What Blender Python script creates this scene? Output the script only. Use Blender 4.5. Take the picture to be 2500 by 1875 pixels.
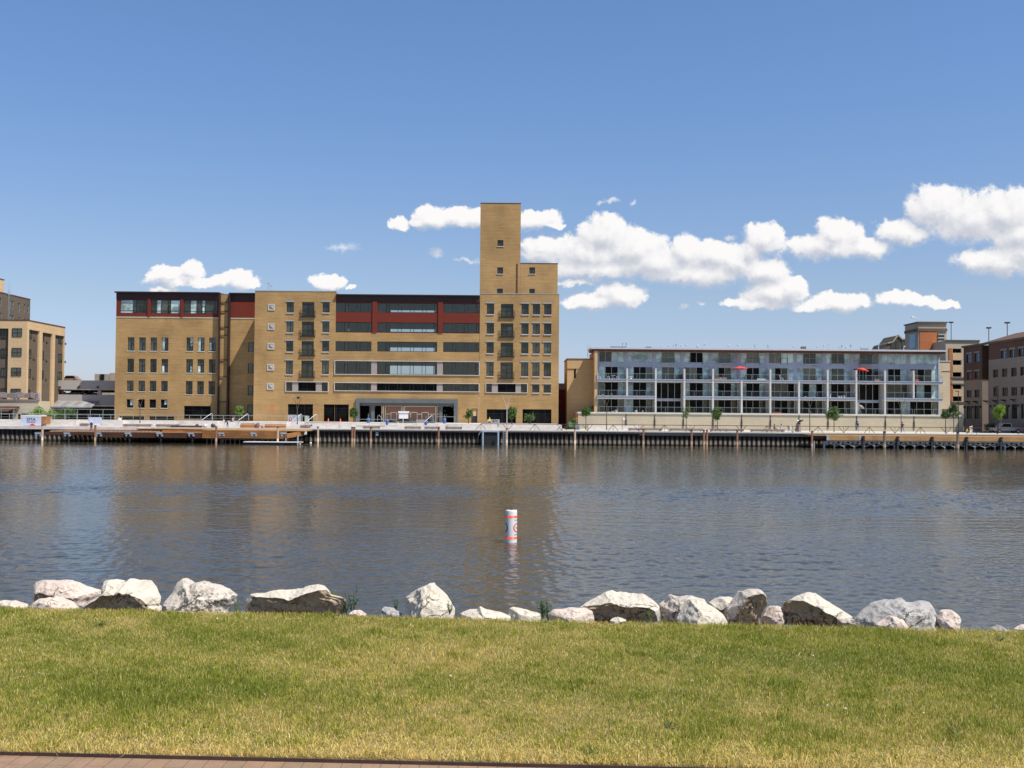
import bpy, bmesh, math, random
import numpy as np
from mathutils import Vector, Matrix, noise as mnoise

for _o in list(bpy.data.objects):
    bpy.data.objects.remove(_o)
SC = bpy.context.scene
COL = SC.collection
# ------------------------------------------------------------------ camera
EYE = 5.1                      # eye height above the river
FPX = 2600.0                   # focal length in pixels of the 2500 px wide photograph
CX, CY = 1250.0, 937.5
PITCH = math.atan(72.5 / FPX)
ROLL = 0.0083
_f0 = Vector((0, math.cos(PITCH), math.sin(PITCH)))
_r0 = Vector((1, 0, 0))
_u0 = _r0.cross(_f0)
CAM_R = _r0 * math.cos(ROLL) + _u0 * math.sin(ROLL)
CAM_U = -_r0 * math.sin(ROLL) + _u0 * math.cos(ROLL)
CAM_F = _f0
cam_d = bpy.data.cameras.new("camera")
cam_d.sensor_width = 36.0
cam_d.lens = FPX / 2500.0 * 36.0
cam_d.clip_start = 0.1
cam_d.clip_end = 9000.0
cam = bpy.data.objects.new("camera", cam_d)
COL.objects.link(cam)
cam.matrix_world = Matrix(((CAM_R.x, CAM_U.x, -CAM_F.x, 0), (CAM_R.y, CAM_U.y, -CAM_F.y, 0),
                           (CAM_R.z, CAM_U.z, -CAM_F.z, EYE), (0, 0, 0, 1)))
SC.camera = cam
SC.view_settings.view_transform = 'Standard'
SC.view_settings.look = 'None'
SC.view_settings.exposure = 0.30
SC.view_settings.gamma = 1.0
SC.view_settings.use_curve_mapping = False
SC.cycles.max_bounces = 6
SC.cycles.transparent_max_bounces = 12
SC.cycles.caustics_reflective = False
SC.cycles.caustics_refractive = False
try:
    SC.cycles.sample_clamp_indirect = 4.0
except Exception:
    pass

def ray(px, py):
    return CAM_F + CAM_R * ((px - CX) / FPX) - CAM_U * ((py - CY) / FPX)
def at(px, py, Y):
    d = ray(px, py); t = Y / d.y
    return Vector((d.x * t, Y, EYE + d.z * t))
def atz(px, py, z):
    d = ray(px, py); t = (z - EYE) / d.z
    return Vector((d.x * t, d.y * t, z))
def atx(px, py, X):
    d = ray(px, py); t = X / d.x
    return Vector((X, d.y * t, EYE + d.z * t))
def rect(x0, y0, x1, y1, Y):
    ym, xm = (y0 + y1) / 2, (x0 + x1) / 2
    return (at(x0, ym, Y).x, at(x1, ym, Y).x, at(xm, y1, Y).z, at(xm, y0, Y).z)

# ------------------------------------------------------------------ sun and sky
SUN = Vector((0.50, -0.34, 1.0)).normalized()
sun_el = math.asin(SUN.z)
sun_az = math.atan2(SUN.x, SUN.y)          # clockwise from +Y
sl = bpy.data.lights.new("sun", 'SUN')
sl.energy = 5.0
sl.angle = math.radians(0.53)
sl.color = (1.0, 0.94, 0.84)
so = bpy.data.objects.new("sun", sl); COL.objects.link(so)
so.rotation_mode = 'QUATERNION'
so.rotation_quaternion = SUN.to_track_quat('Z', 'Y')

W = bpy.data.worlds.new("World"); SC.world = W
W.use_nodes = True
NT = W.node_tree
for n in list(NT.nodes): NT.nodes.remove(n)
def wn(t, **k):
    n = NT.nodes.new(t)
    for a, b in k.items(): setattr(n, a, b)
    return n
def wmath(op, a, b=None, c=None):
    n = wn('ShaderNodeMath', operation=op)
    for i, v in enumerate((a, b, c)):
        if v is None: continue
        if hasattr(v, 'links'): NT.links.new(v, n.inputs[i])
        else: n.inputs[i].default_value = v
    return n.outputs[0]
def wvec(op, a, b=None, s=None):
    n = wn('ShaderNodeVectorMath', operation=op)
    for i, v in enumerate((a, b)):
        if v is None: continue
        if hasattr(v, 'links'): NT.links.new(v, n.inputs[i])
        else: n.inputs[i].default_value = v
    if s is not None: n.inputs['Scale'].default_value = s
    return n.outputs['Value'] if op == 'LENGTH' else n.outputs[0]
sky = wn('ShaderNodeTexSky', sky_type='NISHITA', sun_disc=False)
sky.sun_elevation = sun_el
sky.sun_rotation = sun_az
sky.altitude = 200.0
sky.air_density = 1.0
sky.dust_density = 0.6
sky.ozone_density = 2.2
tc = wn('ShaderNodeTexCoord')
sep = wn('ShaderNodeSeparateXYZ'); NT.links.new(tc.outputs['Generated'], sep.inputs[0])
ay = wmath('MAXIMUM', wmath('ABSOLUTE', sep.outputs[1]), 0.02)
cu = wmath('DIVIDE', sep.outputs[0], ay)
cv = wmath('DIVIDE', sep.outputs[2], ay)
comb = wn('ShaderNodeCombineXYZ'); NT.links.new(cu, comb.inputs[0]); NT.links.new(cv, comb.inputs[1])
P0 = comb.outputs[0]
def fbm(vec, scale, detail, rough, dist=0.0, color=False):
    n = wn('ShaderNodeTexNoise', noise_dimensions='2D')
    n.inputs['Scale'].default_value = scale; n.inputs['Detail'].default_value = detail
    n.inputs['Roughness'].default_value = rough; n.inputs['Distortion'].default_value = dist
    NT.links.new(vec, n.inputs['Vector'])
    return n.outputs['Color'] if color else n.outputs[0]
# cumulus heads: image-free list of directions (as seen from the river bank), radii; each is a bearing and an elevation
CL = [(412,668,38,20),(468,662,26,24),(379,676,16,12),(460,688,95,14),(593,682,36,24),(546,682,28,18),(400,708,36,9),(616,690,18,14),
      (799,688,36,19),(855,700,14,5),
      (974,544,25,16),(1060,533,52,28),(1110,530,46,24),(1165,532,45,22),(1025,540,26,14),(1316,536,46,26),(1285,545,40,20),(1350,552,26,9),
      (1330,606,62,30),(1478,575,66,48),(1430,618,96,44),(1550,608,76,48),(1600,640,120,44),(1675,612,38,36),(1740,628,70,38),(1800,640,66,38),(1866,664,58,36),(1700,668,150,32),(1450,655,140,28),(1320,625,50,22),
      (1515,720,56,32),(1455,735,70,21),(1405,744,34,10),(1400,690,50,9),
      (1866,584,50,42),(1836,612,30,22),
      (2043,572,54,42),(2025,602,98,34),(2120,606,58,28),
      (2290,510,74,54),(2375,535,140,58),(2455,520,100,58),(2205,568,62,32),(2500,570,90,60),
      (2450,640,100,36),(2500,615,70,40),(2385,635,34,26),
      (1890,716,74,36),(1935,705,40,30),(1850,742,80,16),(2055,738,66,24),(1985,748,60,12),(2195,727,50,18),(2240,733,52,14),(2300,747,30,13)]
CF = [(841,607,36,13),(1065,622,18,14),(1142,638,32,7),(1493,491,20,7),(1465,497,12,6),(1543,497,10,9),(1710,741,14,6),(1667,752,14,8),(1780,580,16,12),(2328,640,22,12)]
def field(P, lst, warp=None):
    cur = None
    for (x, y, rx, ry) in lst:
        d = ray(x, y)
        u0, v0 = d.x / d.y, d.z / d.y
        s = wvec('MULTIPLY', wvec('SUBTRACT', P, (u0, v0, 0)), (FPX / (rx * 1.2), FPX / (ry * 1.16), 0))
        q = wmath('SUBTRACT', 1.0, wvec('LENGTH', s))
        cur = q if cur is None else wmath('SMOOTH_MAX', cur, q, 0.22)
    return cur
def warped(P):
    w1 = wvec('SCALE', wvec('SUBTRACT', fbm(P, 34, 3, 0.55, color=True), (0.5, 0.5, 0.5)), s=0.012)
    w2 = wvec('SCALE', wvec('SUBTRACT', fbm(P, 130, 4, 0.6, color=True), (0.5, 0.5, 0.5)), s=0.007)
    return wvec('ADD', wvec('ADD', P, w1), w2)
def dens(P):
    f = field(warped(P), CL)
    b = fbm(P, 62, 10, 0.66)
    return wmath('ADD', f, wmath('MULTIPLY', wmath('SUBTRACT', b, 0.42), 0.62))
d0 = dens(P0)
d1 = dens(wvec('ADD', P0, (0.0042, 0.0095, 0)))
def ramp(x, a, b):
    n = wn('ShaderNodeMapRange', interpolation_type='SMOOTHSTEP')
    NT.links.new(x, n.inputs[0]); n.inputs[1].default_value = a; n.inputs[2].default_value = b
    return n.outputs[0]
_w = wn('ShaderNodeMapRange'); NT.links.new(wmath('SUBTRACT', d0, d1), _w.inputs[0]); _w.inputs[1].default_value = -0.30; _w.inputs[2].default_value = 0.30; _w.inputs[3].default_value = 0.62; _w.inputs[4].default_value = 0.24
alpha = ramp(wmath('DIVIDE', wmath('ADD', d0, 0.03), _w.outputs[0]), 0.0, 1.0)
faint = wmath('ADD', field(warped(P0), CF), wmath('MULTIPLY', wmath('SUBTRACT', fbm(P0, 80, 6, 0.6), 0.5), 1.5))
alpha2 = wmath('MULTIPLY', ramp(faint, 0.0, 0.9), 0.62)
alphaT = wmath('MAXIMUM', alpha, alpha2)
# thick towards the sun = greyer, thin towards the sun = white
shade = wmath('SUBTRACT', d0, d1)
lit = ramp(wmath('SUBTRACT', shade, wmath('MULTIPLY', d0, 0.16)), -0.62, 0.42)
ccol = wn('ShaderNodeMix', data_type='RGBA')
NT.links.new(lit, ccol.inputs[0])
ccol.inputs[6].default_value = (0.56, 0.59, 0.67, 1)
ccol.inputs[7].default_value = (0.97, 0.955, 0.95, 1)
# Nishita, toned towards the photograph's deeper blue
tone = wn('ShaderNodeMix', data_type='RGBA', blend_type='MULTIPLY')
tone.inputs[0].default_value = 1.0
NT.links.new(sky.outputs[0], tone.inputs[6])
tr_ = wn('ShaderNodeValToRGB')
tz_ = wn('ShaderNodeMapRange'); NT.links.new(sep.outputs[2], tz_.inputs[0]); tz_.inputs[1].default_value = 0.0; tz_.inputs[2].default_value = 0.4
NT.links.new(tz_.outputs[0], tr_.inputs[0])
els = tr_.color_ramp.elements
stops = [(0.0, (.62, .70, 1.06)), (0.13, (.665, .725, 1.00)), (0.26, (.72, .76, .92)), (0.485, (.71, .815, 1.01)), (0.70, (.685, .857, 1.117)), (0.90, (.70, .885, 1.15))]
while len(els) < len(stops): els.new(0.5)
for e_, (p_, c_) in zip(els, stops): e_.position = p_; e_.color = (c_[0] * 1.06, c_[1] * 0.985, c_[2] * 0.91, 1)
NT.links.new(tr_.outputs[0], tone.inputs[7])
bgs = wn('ShaderNodeBackground'); NT.links.new(tone.outputs[2], bgs.inputs[0]); bgs.inputs[1].default_value = 0.115
bgc = wn('ShaderNodeBackground'); NT.links.new(ccol.outputs[2], bgc.inputs[0]); bgc.inputs[1].default_value = 0.82
mixw = wn('ShaderNodeMixShader'); NT.links.new(alphaT, mixw.inputs[0])
NT.links.new(bgs.outputs[0], mixw.inputs[1]); NT.links.new(bgc.outputs[0], mixw.inputs[2])
outw = wn('ShaderNodeOutputWorld'); NT.links.new(mixw.outputs[0], outw.inputs[0])
W.cycles.sampling_method = 'MANUAL'
W.cycles.sample_map_resolution = 512

# ------------------------------------------------------------------ materials
MAT = {}
class NB:
    def __init__(s, name):
        s.m = bpy.data.materials.new(name); s.m.use_nodes = True
        s.t = s.m.node_tree
        s.b = s.t.nodes['Principled BSDF']; s.out = s.t.nodes['Material Output']
        s.pos = s.n('ShaderNodeTexCoord').outputs['Object']
        MAT[name] = s.m
    def n(s, t, **k):
        n = s.t.nodes.new(t)
        for a, b in k.items(): setattr(n, a, b)
        return n
    def link(s, a, b): s.t.links.new(a, b)
    def noise(s, scale, detail=4, rough=0.55, stretch=(1, 1, 1), color=False, rot=(0, 0, 0), src=None):
        mp = s.n('ShaderNodeMapping'); mp.inputs['Scale'].default_value = stretch; mp.inputs['Rotation'].default_value = rot
        s.link(src or s.pos, mp.inputs[0])
        x = s.n('ShaderNodeTexNoise'); x.inputs['Scale'].default_value = scale; x.inputs['Detail'].default_value = detail
        x.inputs['Roughness'].default_value = rough
        s.link(mp.outputs[0], x.inputs['Vector'])
        return x.outputs['Color'] if color else x.outputs[0]
    def ramp(s, x, stops):
        r = s.n('ShaderNodeValToRGB'); s.link(x, r.inputs[0])
        el = r.color_ramp.elements
        while len(el) < len(stops): el.new(0.5)
        for e, (p, c) in zip(el, stops):
            e.position = p; e.color = tuple(c) + (1,) if len(c) == 3 else c
        return r.outputs[0]
    def mix(s, f, a, b, mode='MIX'):
        x = s.n('ShaderNodeMix', data_type='RGBA', blend_type=mode)
        for i, v in ((0, f), (6, a), (7, b)):
            if hasattr(v, 'links'): s.link(v, x.inputs[i])
            elif i == 0: x.inputs[0].default_value = v
            else: x.inputs[i].default_value = tuple(v) + (1,)
        return x.outputs[2]
    def color(s, c):
        if hasattr(c, 'links'): s.link(c, s.b.inputs['Base Color'])
        else: s.b.inputs['Base Color'].default_value = tuple(c) + (1,)
    def bump(s, h, dist, strength=1.0, normal=None):
        b = s.n('ShaderNodeBump'); b.inputs['Distance'].default_value = dist; b.inputs['Strength'].default_value = strength
        s.link(h, b.inputs['Height'])
        if normal: s.link(normal, b.inputs['Normal'])
        s.link(b.outputs[0], s.b.inputs['Normal']); return b.outputs[0]
    def set(s, **k):
        for a, v in k.items(): s.b.inputs[a.replace('_', ' ')].default_value = v
        return s
def simple(name, c, rough=0.7, var=0.12, scale=1.5, metal=0.0, stretch=(1, 1, 1), bump=0.0, bscale=30):
    k = NB(name)
    d = tuple(x * (1 - var) for x in c); l = tuple(min(1, x * (1 + var)) for x in c)
    k.color(k.ramp(k.noise(scale, 5, 0.6, stretch), [(0.3, d), (0.7, l)]))
    k.set(Roughness=rough, Metallic=metal)
    if bump: k.bump(k.noise(bscale, 4), bump)
    return k.m
def brick(name, c, amp=0.16, stain=0.25):
    k = NB(name)
    base = k.ramp(k.noise(1.0, 6, 0.7, (0.22, 0.22, 4.0)), [(0.30, tuple(x * (1 - amp) for x in c)), (0.70, tuple(min(1, x * (1 + amp)) for x in c))])
    big = k.ramp(k.noise(0.16, 4, 0.6, (1, 1, 0.8)), [(0.30, (1 - stain, 1 - stain * 1.05, 1 - stain * 1.2)), (0.62, (1.06, 1.05, 1.02))])
    # courses of brick
    bt = k.n('ShaderNodeTexBrick'); mp = k.n('ShaderNodeMapping'); mp.inputs['Rotation'].default_value = (math.radians(90), 0, 0)
    k.link(k.pos, mp.inputs[0]); k.link(mp.outputs[0], bt.inputs['Vector'])
    bt.inputs['Scale'].default_value = 1.0; bt.inputs['Brick Width'].default_value = 0.4; bt.inputs['Row Height'].default_value = 0.1
    bt.inputs['Mortar Size'].default_value = 0.008
    bt.inputs['Color1'].default_value = (0.94, 0.92, 0.90, 1); bt.inputs['Color2'].default_value = (1.06, 1.05, 1.02, 1); bt.inputs['Mortar'].default_value = (0.97, 0.96, 0.94, 1)
    k.color(k.mix(1.0, k.mix(1.0, base, big, 'MULTIPLY'), bt.outputs[0], 'MULTIPLY'))
    if name == 'tan_brick':
        for (px_, py_, r_, cc_, st_) in ((666, 1000, 2.2, (0.42, 0.13, 0.03), 0.55), (1010, 969, 3.5, (0.12, 0.09, 0.06), 0.35), (822, 968, 2.2, (0.12, 0.09, 0.06), 0.30), (490, 869, .8, (0.5, 0.22, 0.03), 0.5), (293, 965, 1.0, (0.2, 0.08, 0.04), 0.6)):
            q_ = at(px_, py_, 200.0 if px_ > 600 else 209.0)
            o_ = at(820, 1034, 200.0)
            sb = k.n('ShaderNodeVectorMath', operation='SUBTRACT'); k.link(k.pos, sb.inputs[0]); sb.inputs[1].default_value = (q_.x - o_.x, q_.y - 200.0, q_.z - 3.3)
            sc2 = k.n('ShaderNodeVectorMath', operation='MULTIPLY'); k.link(sb.outputs[0], sc2.inputs[0]); sc2.inputs[1].default_value = (1 / r_, .1, .8 / r_)
            ln_ = k.n('ShaderNodeVectorMath', operation='LENGTH'); k.link(sc2.outputs[0], ln_.inputs[0])
            ad_ = k.n('ShaderNodeMath', operation='ADD'); k.link(ln_.outputs['Value'], ad_.inputs[0]); k.link(k.noise(1.3, 5, 0.7), ad_.inputs[1])
            f_ = k.ramp(ad_.outputs[0], [(0.45, (st_, st_, st_)), (1.0, (0, 0, 0))])
            cur = k.b.inputs['Base Color'].links[0].from_socket
            k.color(k.mix(f_, cur, cc_))
    k.set(Roughness=0.9)
    return k.m
brick('tan_brick', (0.425, 0.268, 0.115), 0.20, 0.28)
brick('yellow_render', (0.52, 0.36, 0.19), 0.05, 0.1)
brick('red_panel', (0.150, 0.020, 0.010), 0.06, 0.06)
brick('orange_brick', (0.43, 0.15, 0.055), 0.10, 0.1)
brick('brown_brick', (0.11, 0.055, 0.036), 0.12, 0.15)
brick('tan_block', (0.40, 0.33, 0.26), 0.07, 0.12)
brick('shaded_tan_block', (0.25, 0.205, 0.175), 0.07, 0.12)  # tan block darkened for the wall on the shaded side
brick('taupe_brick', (0.125, 0.095, 0.068), 0.06, 0.12)
brick('beige_panel', (0.60, 0.43, 0.25), 0.05, 0.12)
brick('podium_block', (0.47, 0.41, 0.31), 0.07, 0.10)
brick('cream_tower', (0.60, 0.50, 0.37), 0.05, 0.08)
simple('eave', (0.030, 0.012, 0.010), 0.6)
simple('soffit', (0.12, 0.04, 0.025), 0.7)
simple('dark_frame', (0.018, 0.02, 0.022), 0.45)
simple('white_frame', (0.50, 0.48, 0.46), 0.6, 0.06)
simple('pier_panel', (0.34, 0.29, 0.265), 0.7, 0.05)
simple('lintel', (0.33, 0.34, 0.35), 0.7, 0.06)
simple('pale_steel', (0.43, 0.47, 0.55), 0.55, 0.06)
simple('white_fin', (0.52, 0.50, 0.48), 0.7, 0.07, 0.8)
simple('roof_white', (0.50, 0.50, 0.53), 0.5, 0.05)
simple('ledge', (0.55, 0.53, 0.47), 0.7, 0.08)
simple('portal_grey', (0.115, 0.125, 0.13), 0.6, 0.12, 0.6)
simple('sheathing', (0.30, 0.15, 0.11), 0.8, 0.10, 0.8)
simple('yellow_tape', (0.90, 0.78, 0.50), 0.7, 0.06)
simple('interior', (0.07, 0.065, 0.06), 0.9, 0.2)
simple('concrete', (0.64, 0.585, 0.545), 0.85, 0.16, 0.9, stretch=(1, 1, 3))
simple('deck_concrete', (0.50, 0.48, 0.42), 0.9, 0.12, 0.4)
simple('street', (0.16, 0.155, 0.15), 0.95, 0.15, 0.2)
simple('garage_concrete', (0.40, 0.37, 0.345), 0.9, 0.08, 0.3)
simple('metal_roof', (0.26, 0.27, 0.275), 0.45, 0.25, 0.5, stretch=(1.2, 0.1, 0.1))
simple('galvanised', (0.42, 0.47, 0.52), 0.45, 0.15, 2.0, metal=0.3)
simple('rail_grey', (0.33, 0.37, 0.35), 0.5, 0.08)
simple('rail_dark', (0.085, 0.03, 0.028), 0.5, 0.15)
simple('black_paint', (0.02, 0.02, 0.022), 0.5, 0.1)
simple('bench_wood', (0.22, 0.165, 0.145), 0.8, 0.2, 2.0, stretch=(0.3, 1, 6))
simple('dark_steel', (0.035, 0.037, 0.042), 0.6, 0.3, 0.8)
simple('trailer_white', (0.52, 0.56, 0.68), 0.5, 0.05)
simple('trailer_roof', (0.8, 0.8, 0.82), 0.5, 0.04)
simple('white_paint', (0.78, 0.76, 0.75), 0.5, 0.04)
simple('blue_plastic', (0.035, 0.10, 0.42), 0.4, 0.08)
simple('cone_orange', (0.75, 0.09, 0.03), 0.5, 0.05)
simple('umbrella_red', (0.62, 0.06, 0.035), 0.7, 0.05)
simple('black_cloth', (0.025, 0.02, 0.022), 0.8, 0.2)
simple('skin', (0.55, 0.30, 0.21), 0.6, 0.05)
simple('navy_cloth', (0.03, 0.04, 0.10), 0.8, 0.1)
simple('white_cloth', (0.72, 0.72, 0.70), 0.8, 0.05)
simple('brown_cloth', (0.16, 0.08, 0.07), 0.8, 0.1)
simple('jean_cloth', (0.16, 0.22, 0.34), 0.8, 0.1)
simple('red_paint', (0.55, 0.05, 0.035), 0.5, 0.05)
simple('hair_dark', (0.03, 0.02, 0.015), 0.7, 0.1)
simple('yellow_paint', (0.80, 0.58, 0.08), 0.5, 0.05)
simple('maroon_wall', (0.20, 0.025, 0.02), 0.8, 0.08)
simple('shingle', (0.115, 0.062, 0.045), 0.9, 0.2, 1.2)
simple('clay_pot', (0.45, 0.16, 0.09), 0.8, 0.1)
simple('stone_pot', (0.55, 0.54, 0.50), 0.8, 0.1)
simple('bark', (0.11, 0.085, 0.065), 0.9, 0.25, 6.0)
simple('edging_steel', (0.055, 0.028, 0.022), 0.7, 0.3, 6.0)  # dark brown also carries the shade in the gap beside the path
simple('tyre', (0.02, 0.02, 0.02), 0.8, 0.1)
simple('car_silver', (0.24, 0.25, 0.27), 0.3, 0.03, metal=0.5)
simple('car_tan', (0.42, 0.27, 0.20), 0.3, 0.03, metal=0.3)
simple('amber', (0.75, 0.45, 0.1), 0.6, 0.05)
simple('orange_paint', (0.66, 0.065, 0.012), 0.45, 0.04)
simple('buoy_white', (0.70, 0.70, 0.70), 0.4, 0.05, 3)
simple('ink', (0.05, 0.05, 0.07), 0.6, 0.05)
def glass(name, base, tint, fac):
    k = NB(name)
    k.color(k.ramp(k.noise(0.30, 4, 0.6, (1, 1, 1.6)), [(0.38, tuple(x * 0.45 for x in base)), (0.62, tuple(x * 1.7 for x in base))]))  # mottled base tone stands in for cloud reflections in the panes
    k.set(Roughness=0.4); k.b.inputs['Specular IOR Level'].default_value = 0.0
    g = k.n('ShaderNodeBsdfGlossy'); g.inputs['Color'].default_value = tuple(tint) + (1,); g.inputs['Roughness'].default_value = 0.03
    # slight waviness of the panes
    b = k.n('ShaderNodeBump'); b.inputs['Distance'].default_value = 0.02; k.link(k.noise(0.9, 1), b.inputs['Height']); k.link(b.outputs[0], g.inputs['Normal'])
    mx = k.n('ShaderNodeMixShader'); mx.inputs[0].default_value = fac
    k.link(k.b.outputs[0], mx.inputs[1]); k.link(g.outputs[0], mx.inputs[2]); k.link(mx.outputs[0], k.out.inputs[0])
glass('glass_dark', (0.036, 0.038, 0.030), (0.62, 0.60, 0.48), 0.085)
glass('glass_grey', (0.058, 0.060, 0.048), (0.64, 0.62, 0.50), 0.13)
glass('glass_black', (0.007, 0.007, 0.007), (0.6, 0.6, 0.6), 0.008)
glass('glass_teal', (0.40, 0.50, 0.47), (0.7, 0.85, 0.85), 0.10)
glass('glass_street', (0.04, 0.08, 0.10), (0.5, 0.7, 0.9), 0.3)
def seeglass(name, tint, fac, refl=(0.65, 0.75, 0.75)):
    k = NB(name); k.t.nodes.remove(k.b)
    tr = k.n('ShaderNodeBsdfTransparent'); tr.inputs[0].default_value = tuple(tint) + (1,)
    g = k.n('ShaderNodeBsdfGlossy'); g.inputs['Roughness'].default_value = 0.02; g.inputs['Color'].default_value = tuple(refl) + (1,)
    mx = k.n('ShaderNodeMixShader'); mx.inputs[0].default_value = fac
    k.link(tr.outputs[0], mx.inputs[1]); k.link(g.outputs[0], mx.inputs[2]); k.link(mx.outputs[0], k.out.inputs[0])
seeglass('clear_glass', (0.66, 0.72, 0.70), 0.17, (0.55, 0.54, 0.44))
seeglass('rail_glass', (0.80, 0.86, 0.87), 0.03)
def wood(name, c, amp=0.35):
    k = NB(name)
    a = k.noise(1.0, 6, 0.65, (0.35, 1, 9))
    b = k.noise(0.5, 3, 0.6, (1, 1, 1))
    k.color(k.mix(1.0, k.ramp(a, [(0.3, tuple(x * (1 - amp) for x in c)), (0.7, tuple(x * (1 + amp * 0.6) for x in c))]),
                  k.ramp(b, [(0.3, (0.72, 0.70, 0.68)), (0.65, (1.1, 1.08, 1.05))]), 'MULTIPLY'))
    k.set(Roughness=0.75)
wood('dock_orange', (0.36, 0.155, 0.045)); wood('dock_brown', (0.075, 0.030, 0.016)); wood('plank', (0.36, 0.17, 0.07)); wood('dock_tan', (0.48, 0.27, 0.11), 0.25)
def rust(name, lo, hi, tide, foot):
    k = NB(name)
    sp = k.n('ShaderNodeSeparateXYZ'); k.link(k.n('ShaderNodeNewGeometry').outputs['Position'], sp.inputs[0])
    base = k.ramp(k.noise(1.2, 6, 0.65, (1, 1, 0.25)), [(0.3, lo), (0.7, hi)])
    z = k.n('ShaderNodeMath', operation='ADD'); k.link(sp.outputs[2], z.inputs[0])
    nz = k.n('ShaderNodeMath', operation='MULTIPLY'); k.link(k.noise(2.0, 4, 0.6), nz.inputs[0]); nz.inputs[1].default_value = 0.7; k.link(nz.outputs[0], z.inputs[1])
    mr = k.n('ShaderNodeMapRange'); k.link(z.outputs[0], mr.inputs[0]); mr.inputs[1].default_value = 0.0; mr.inputs[2].default_value = 3.2
    k.color(k.mix(k.ramp(mr.outputs[0], [(0.0, (0, 0, 0)), (0.18, (0, 0, 0)), (0.24, (1, 1, 1)), (0.36, (0.8, 0.8, 0.8)), (0.42, (0, 0, 0))]), k.mix(
        k.ramp(mr.outputs[0], [(0.12, (1, 1, 1)), (0.2, (0, 0, 0))]), base, foot), tide))
    k.set(Roughness=0.75)
rust('sheet_steel', (0.020, 0.017, 0.016), (0.065, 0.048, 0.040), (0.23, 0.19, 0.14), (0.02, 0.016, 0.014))
rust('sheet_flat', (0.030, 0.024, 0.020), (0.075, 0.055, 0.042), (0.30, 0.24, 0.18), (0.03, 0.024, 0.02))
rust('pile_rust', (0.075, 0.030, 0.016), (0.18, 0.075, 0.04), (0.26, 0.19, 0.13), (0.2, 0.15, 0.1))
rust('pile_pale', (0.20, 0.13, 0.09), (0.36, 0.27, 0.20), (0.48, 0.42, 0.33), (0.3, 0.22, 0.15))
rust('pile_dark', (0.05, 0.035, 0.03), (0.10, 0.07, 0.05), (0.2, 0.16, 0.11), (0.05, 0.04, 0.03))
# river
k = NB('river_water')
P = k.n('ShaderNodeNewGeometry').outputs['Position']
k.color(k.ramp(k.noise(0.05, 3, src=P), [(0.3, (0.040, 0.037, 0.022)), (0.7, (0.060, 0.056, 0.034))]))
k.set(Roughness=0.03, IOR=1.34)
wA = k.noise(1.0, 3, 0.6, (2.2, 3.6, 1), rot=(0, 0, 0.12), src=P)
wB = k.noise(1.0, 2, 0.5, (0.35, 1.15, 1), rot=(0, 0, -0.2), src=P)
wC = k.noise(1.0, 2, 0.6, (5.5, 10, 1), rot=(0, 0, 0.3), src=P)
patch = k.ramp(k.noise(1.0, 2, 0.5, (0.012, 0.055, 1), rot=(0, 0, 0.06), src=P), [(0.38, (0.45, 0.45, 0.45)), (0.60, (1.25, 1.25, 1.25))])
def mul(a, b):
    x = k.n('ShaderNodeMath', operation='MULTIPLY')
    for i, v in enumerate((a, b)):
        if hasattr(v, 'links'): k.link(v, x.inputs[i])
        else: x.inputs[i].default_value = v
    return x.outputs[0]
def add(a, b):
    x = k.n('ShaderNodeMath', operation='ADD'); k.link(a, x.inputs[0]); k.link(b, x.inputs[1]); return x.outputs[0]
h = add(mul(wA, 0.8), mul(wC, 0.5))
k.bump(h, 0.016, 1.0)
# lawn soil, blades, rock, path
k = NB('soil')
P = k.pos
k.color(k.mix(k.ramp(k.noise(2.2, 5, 0.6), [(0.4, (0, 0, 0)), (0.6, (1, 1, 1))]), (0.15, 0.14, 0.05), (0.26, 0.20, 0.085)))
k.set(Roughness=1.0); k.bump(k.noise(60, 4), 0.02)
k = NB('bank_stone')
k.color(k.ramp(k.noise(3.0, 6, 0.7), [(0.3, (0.10, 0.085, 0.07)), (0.7, (0.42, 0.38, 0.33))])); k.set(Roughness=0.95); k.bump(k.noise(5, 6), 0.15)
k = NB('grass_blade')
a = k.n('ShaderNodeAttribute'); a.attribute_name = 'Col'
k.link(a.outputs['Color'], k.b.inputs['Base Color']); k.set(Roughness=0.6)
tl = k.n('ShaderNodeBsdfTranslucent'); k.link(a.outputs['Color'], tl.inputs[0])
mx = k.n('ShaderNodeMixShader'); mx.inputs[0].default_value = 0.45
k.link(k.b.outputs[0], mx.inputs[1]); k.link(tl.outputs[0], mx.inputs[2]); k.link(mx.outputs[0], k.out.inputs[0])
def leafmat(name, lo, hi):
    k = NB(name)
    k.color(k.ramp(k.noise(3.5, 3), [(0.3, lo), (0.7, hi)])); k.set(Roughness=0.55)
    tl = k.n('ShaderNodeBsdfTranslucent'); tl.inputs[0].default_value = tuple(min(1, x * 1.6) for x in hi) + (1,)
    mx = k.n('ShaderNodeMixShader'); mx.inputs[0].default_value = 0.3
    k.link(k.b.outputs[0], mx.inputs[1]); k.link(tl.outputs[0], mx.inputs[2]); k.link(mx.outputs[0], k.out.inputs[0])
leafmat('leaf_mid', (0.045, 0.085, 0.018), (0.11, 0.19, 0.04))
leafmat('leaf_bright', (0.09, 0.17, 0.02), (0.22, 0.34, 0.05))
leafmat('leaf_dark', (0.03, 0.06, 0.018), (0.075, 0.13, 0.035))
leafmat('leaf_weed', (0.035, 0.075, 0.02), (0.09, 0.16, 0.04))
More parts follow.
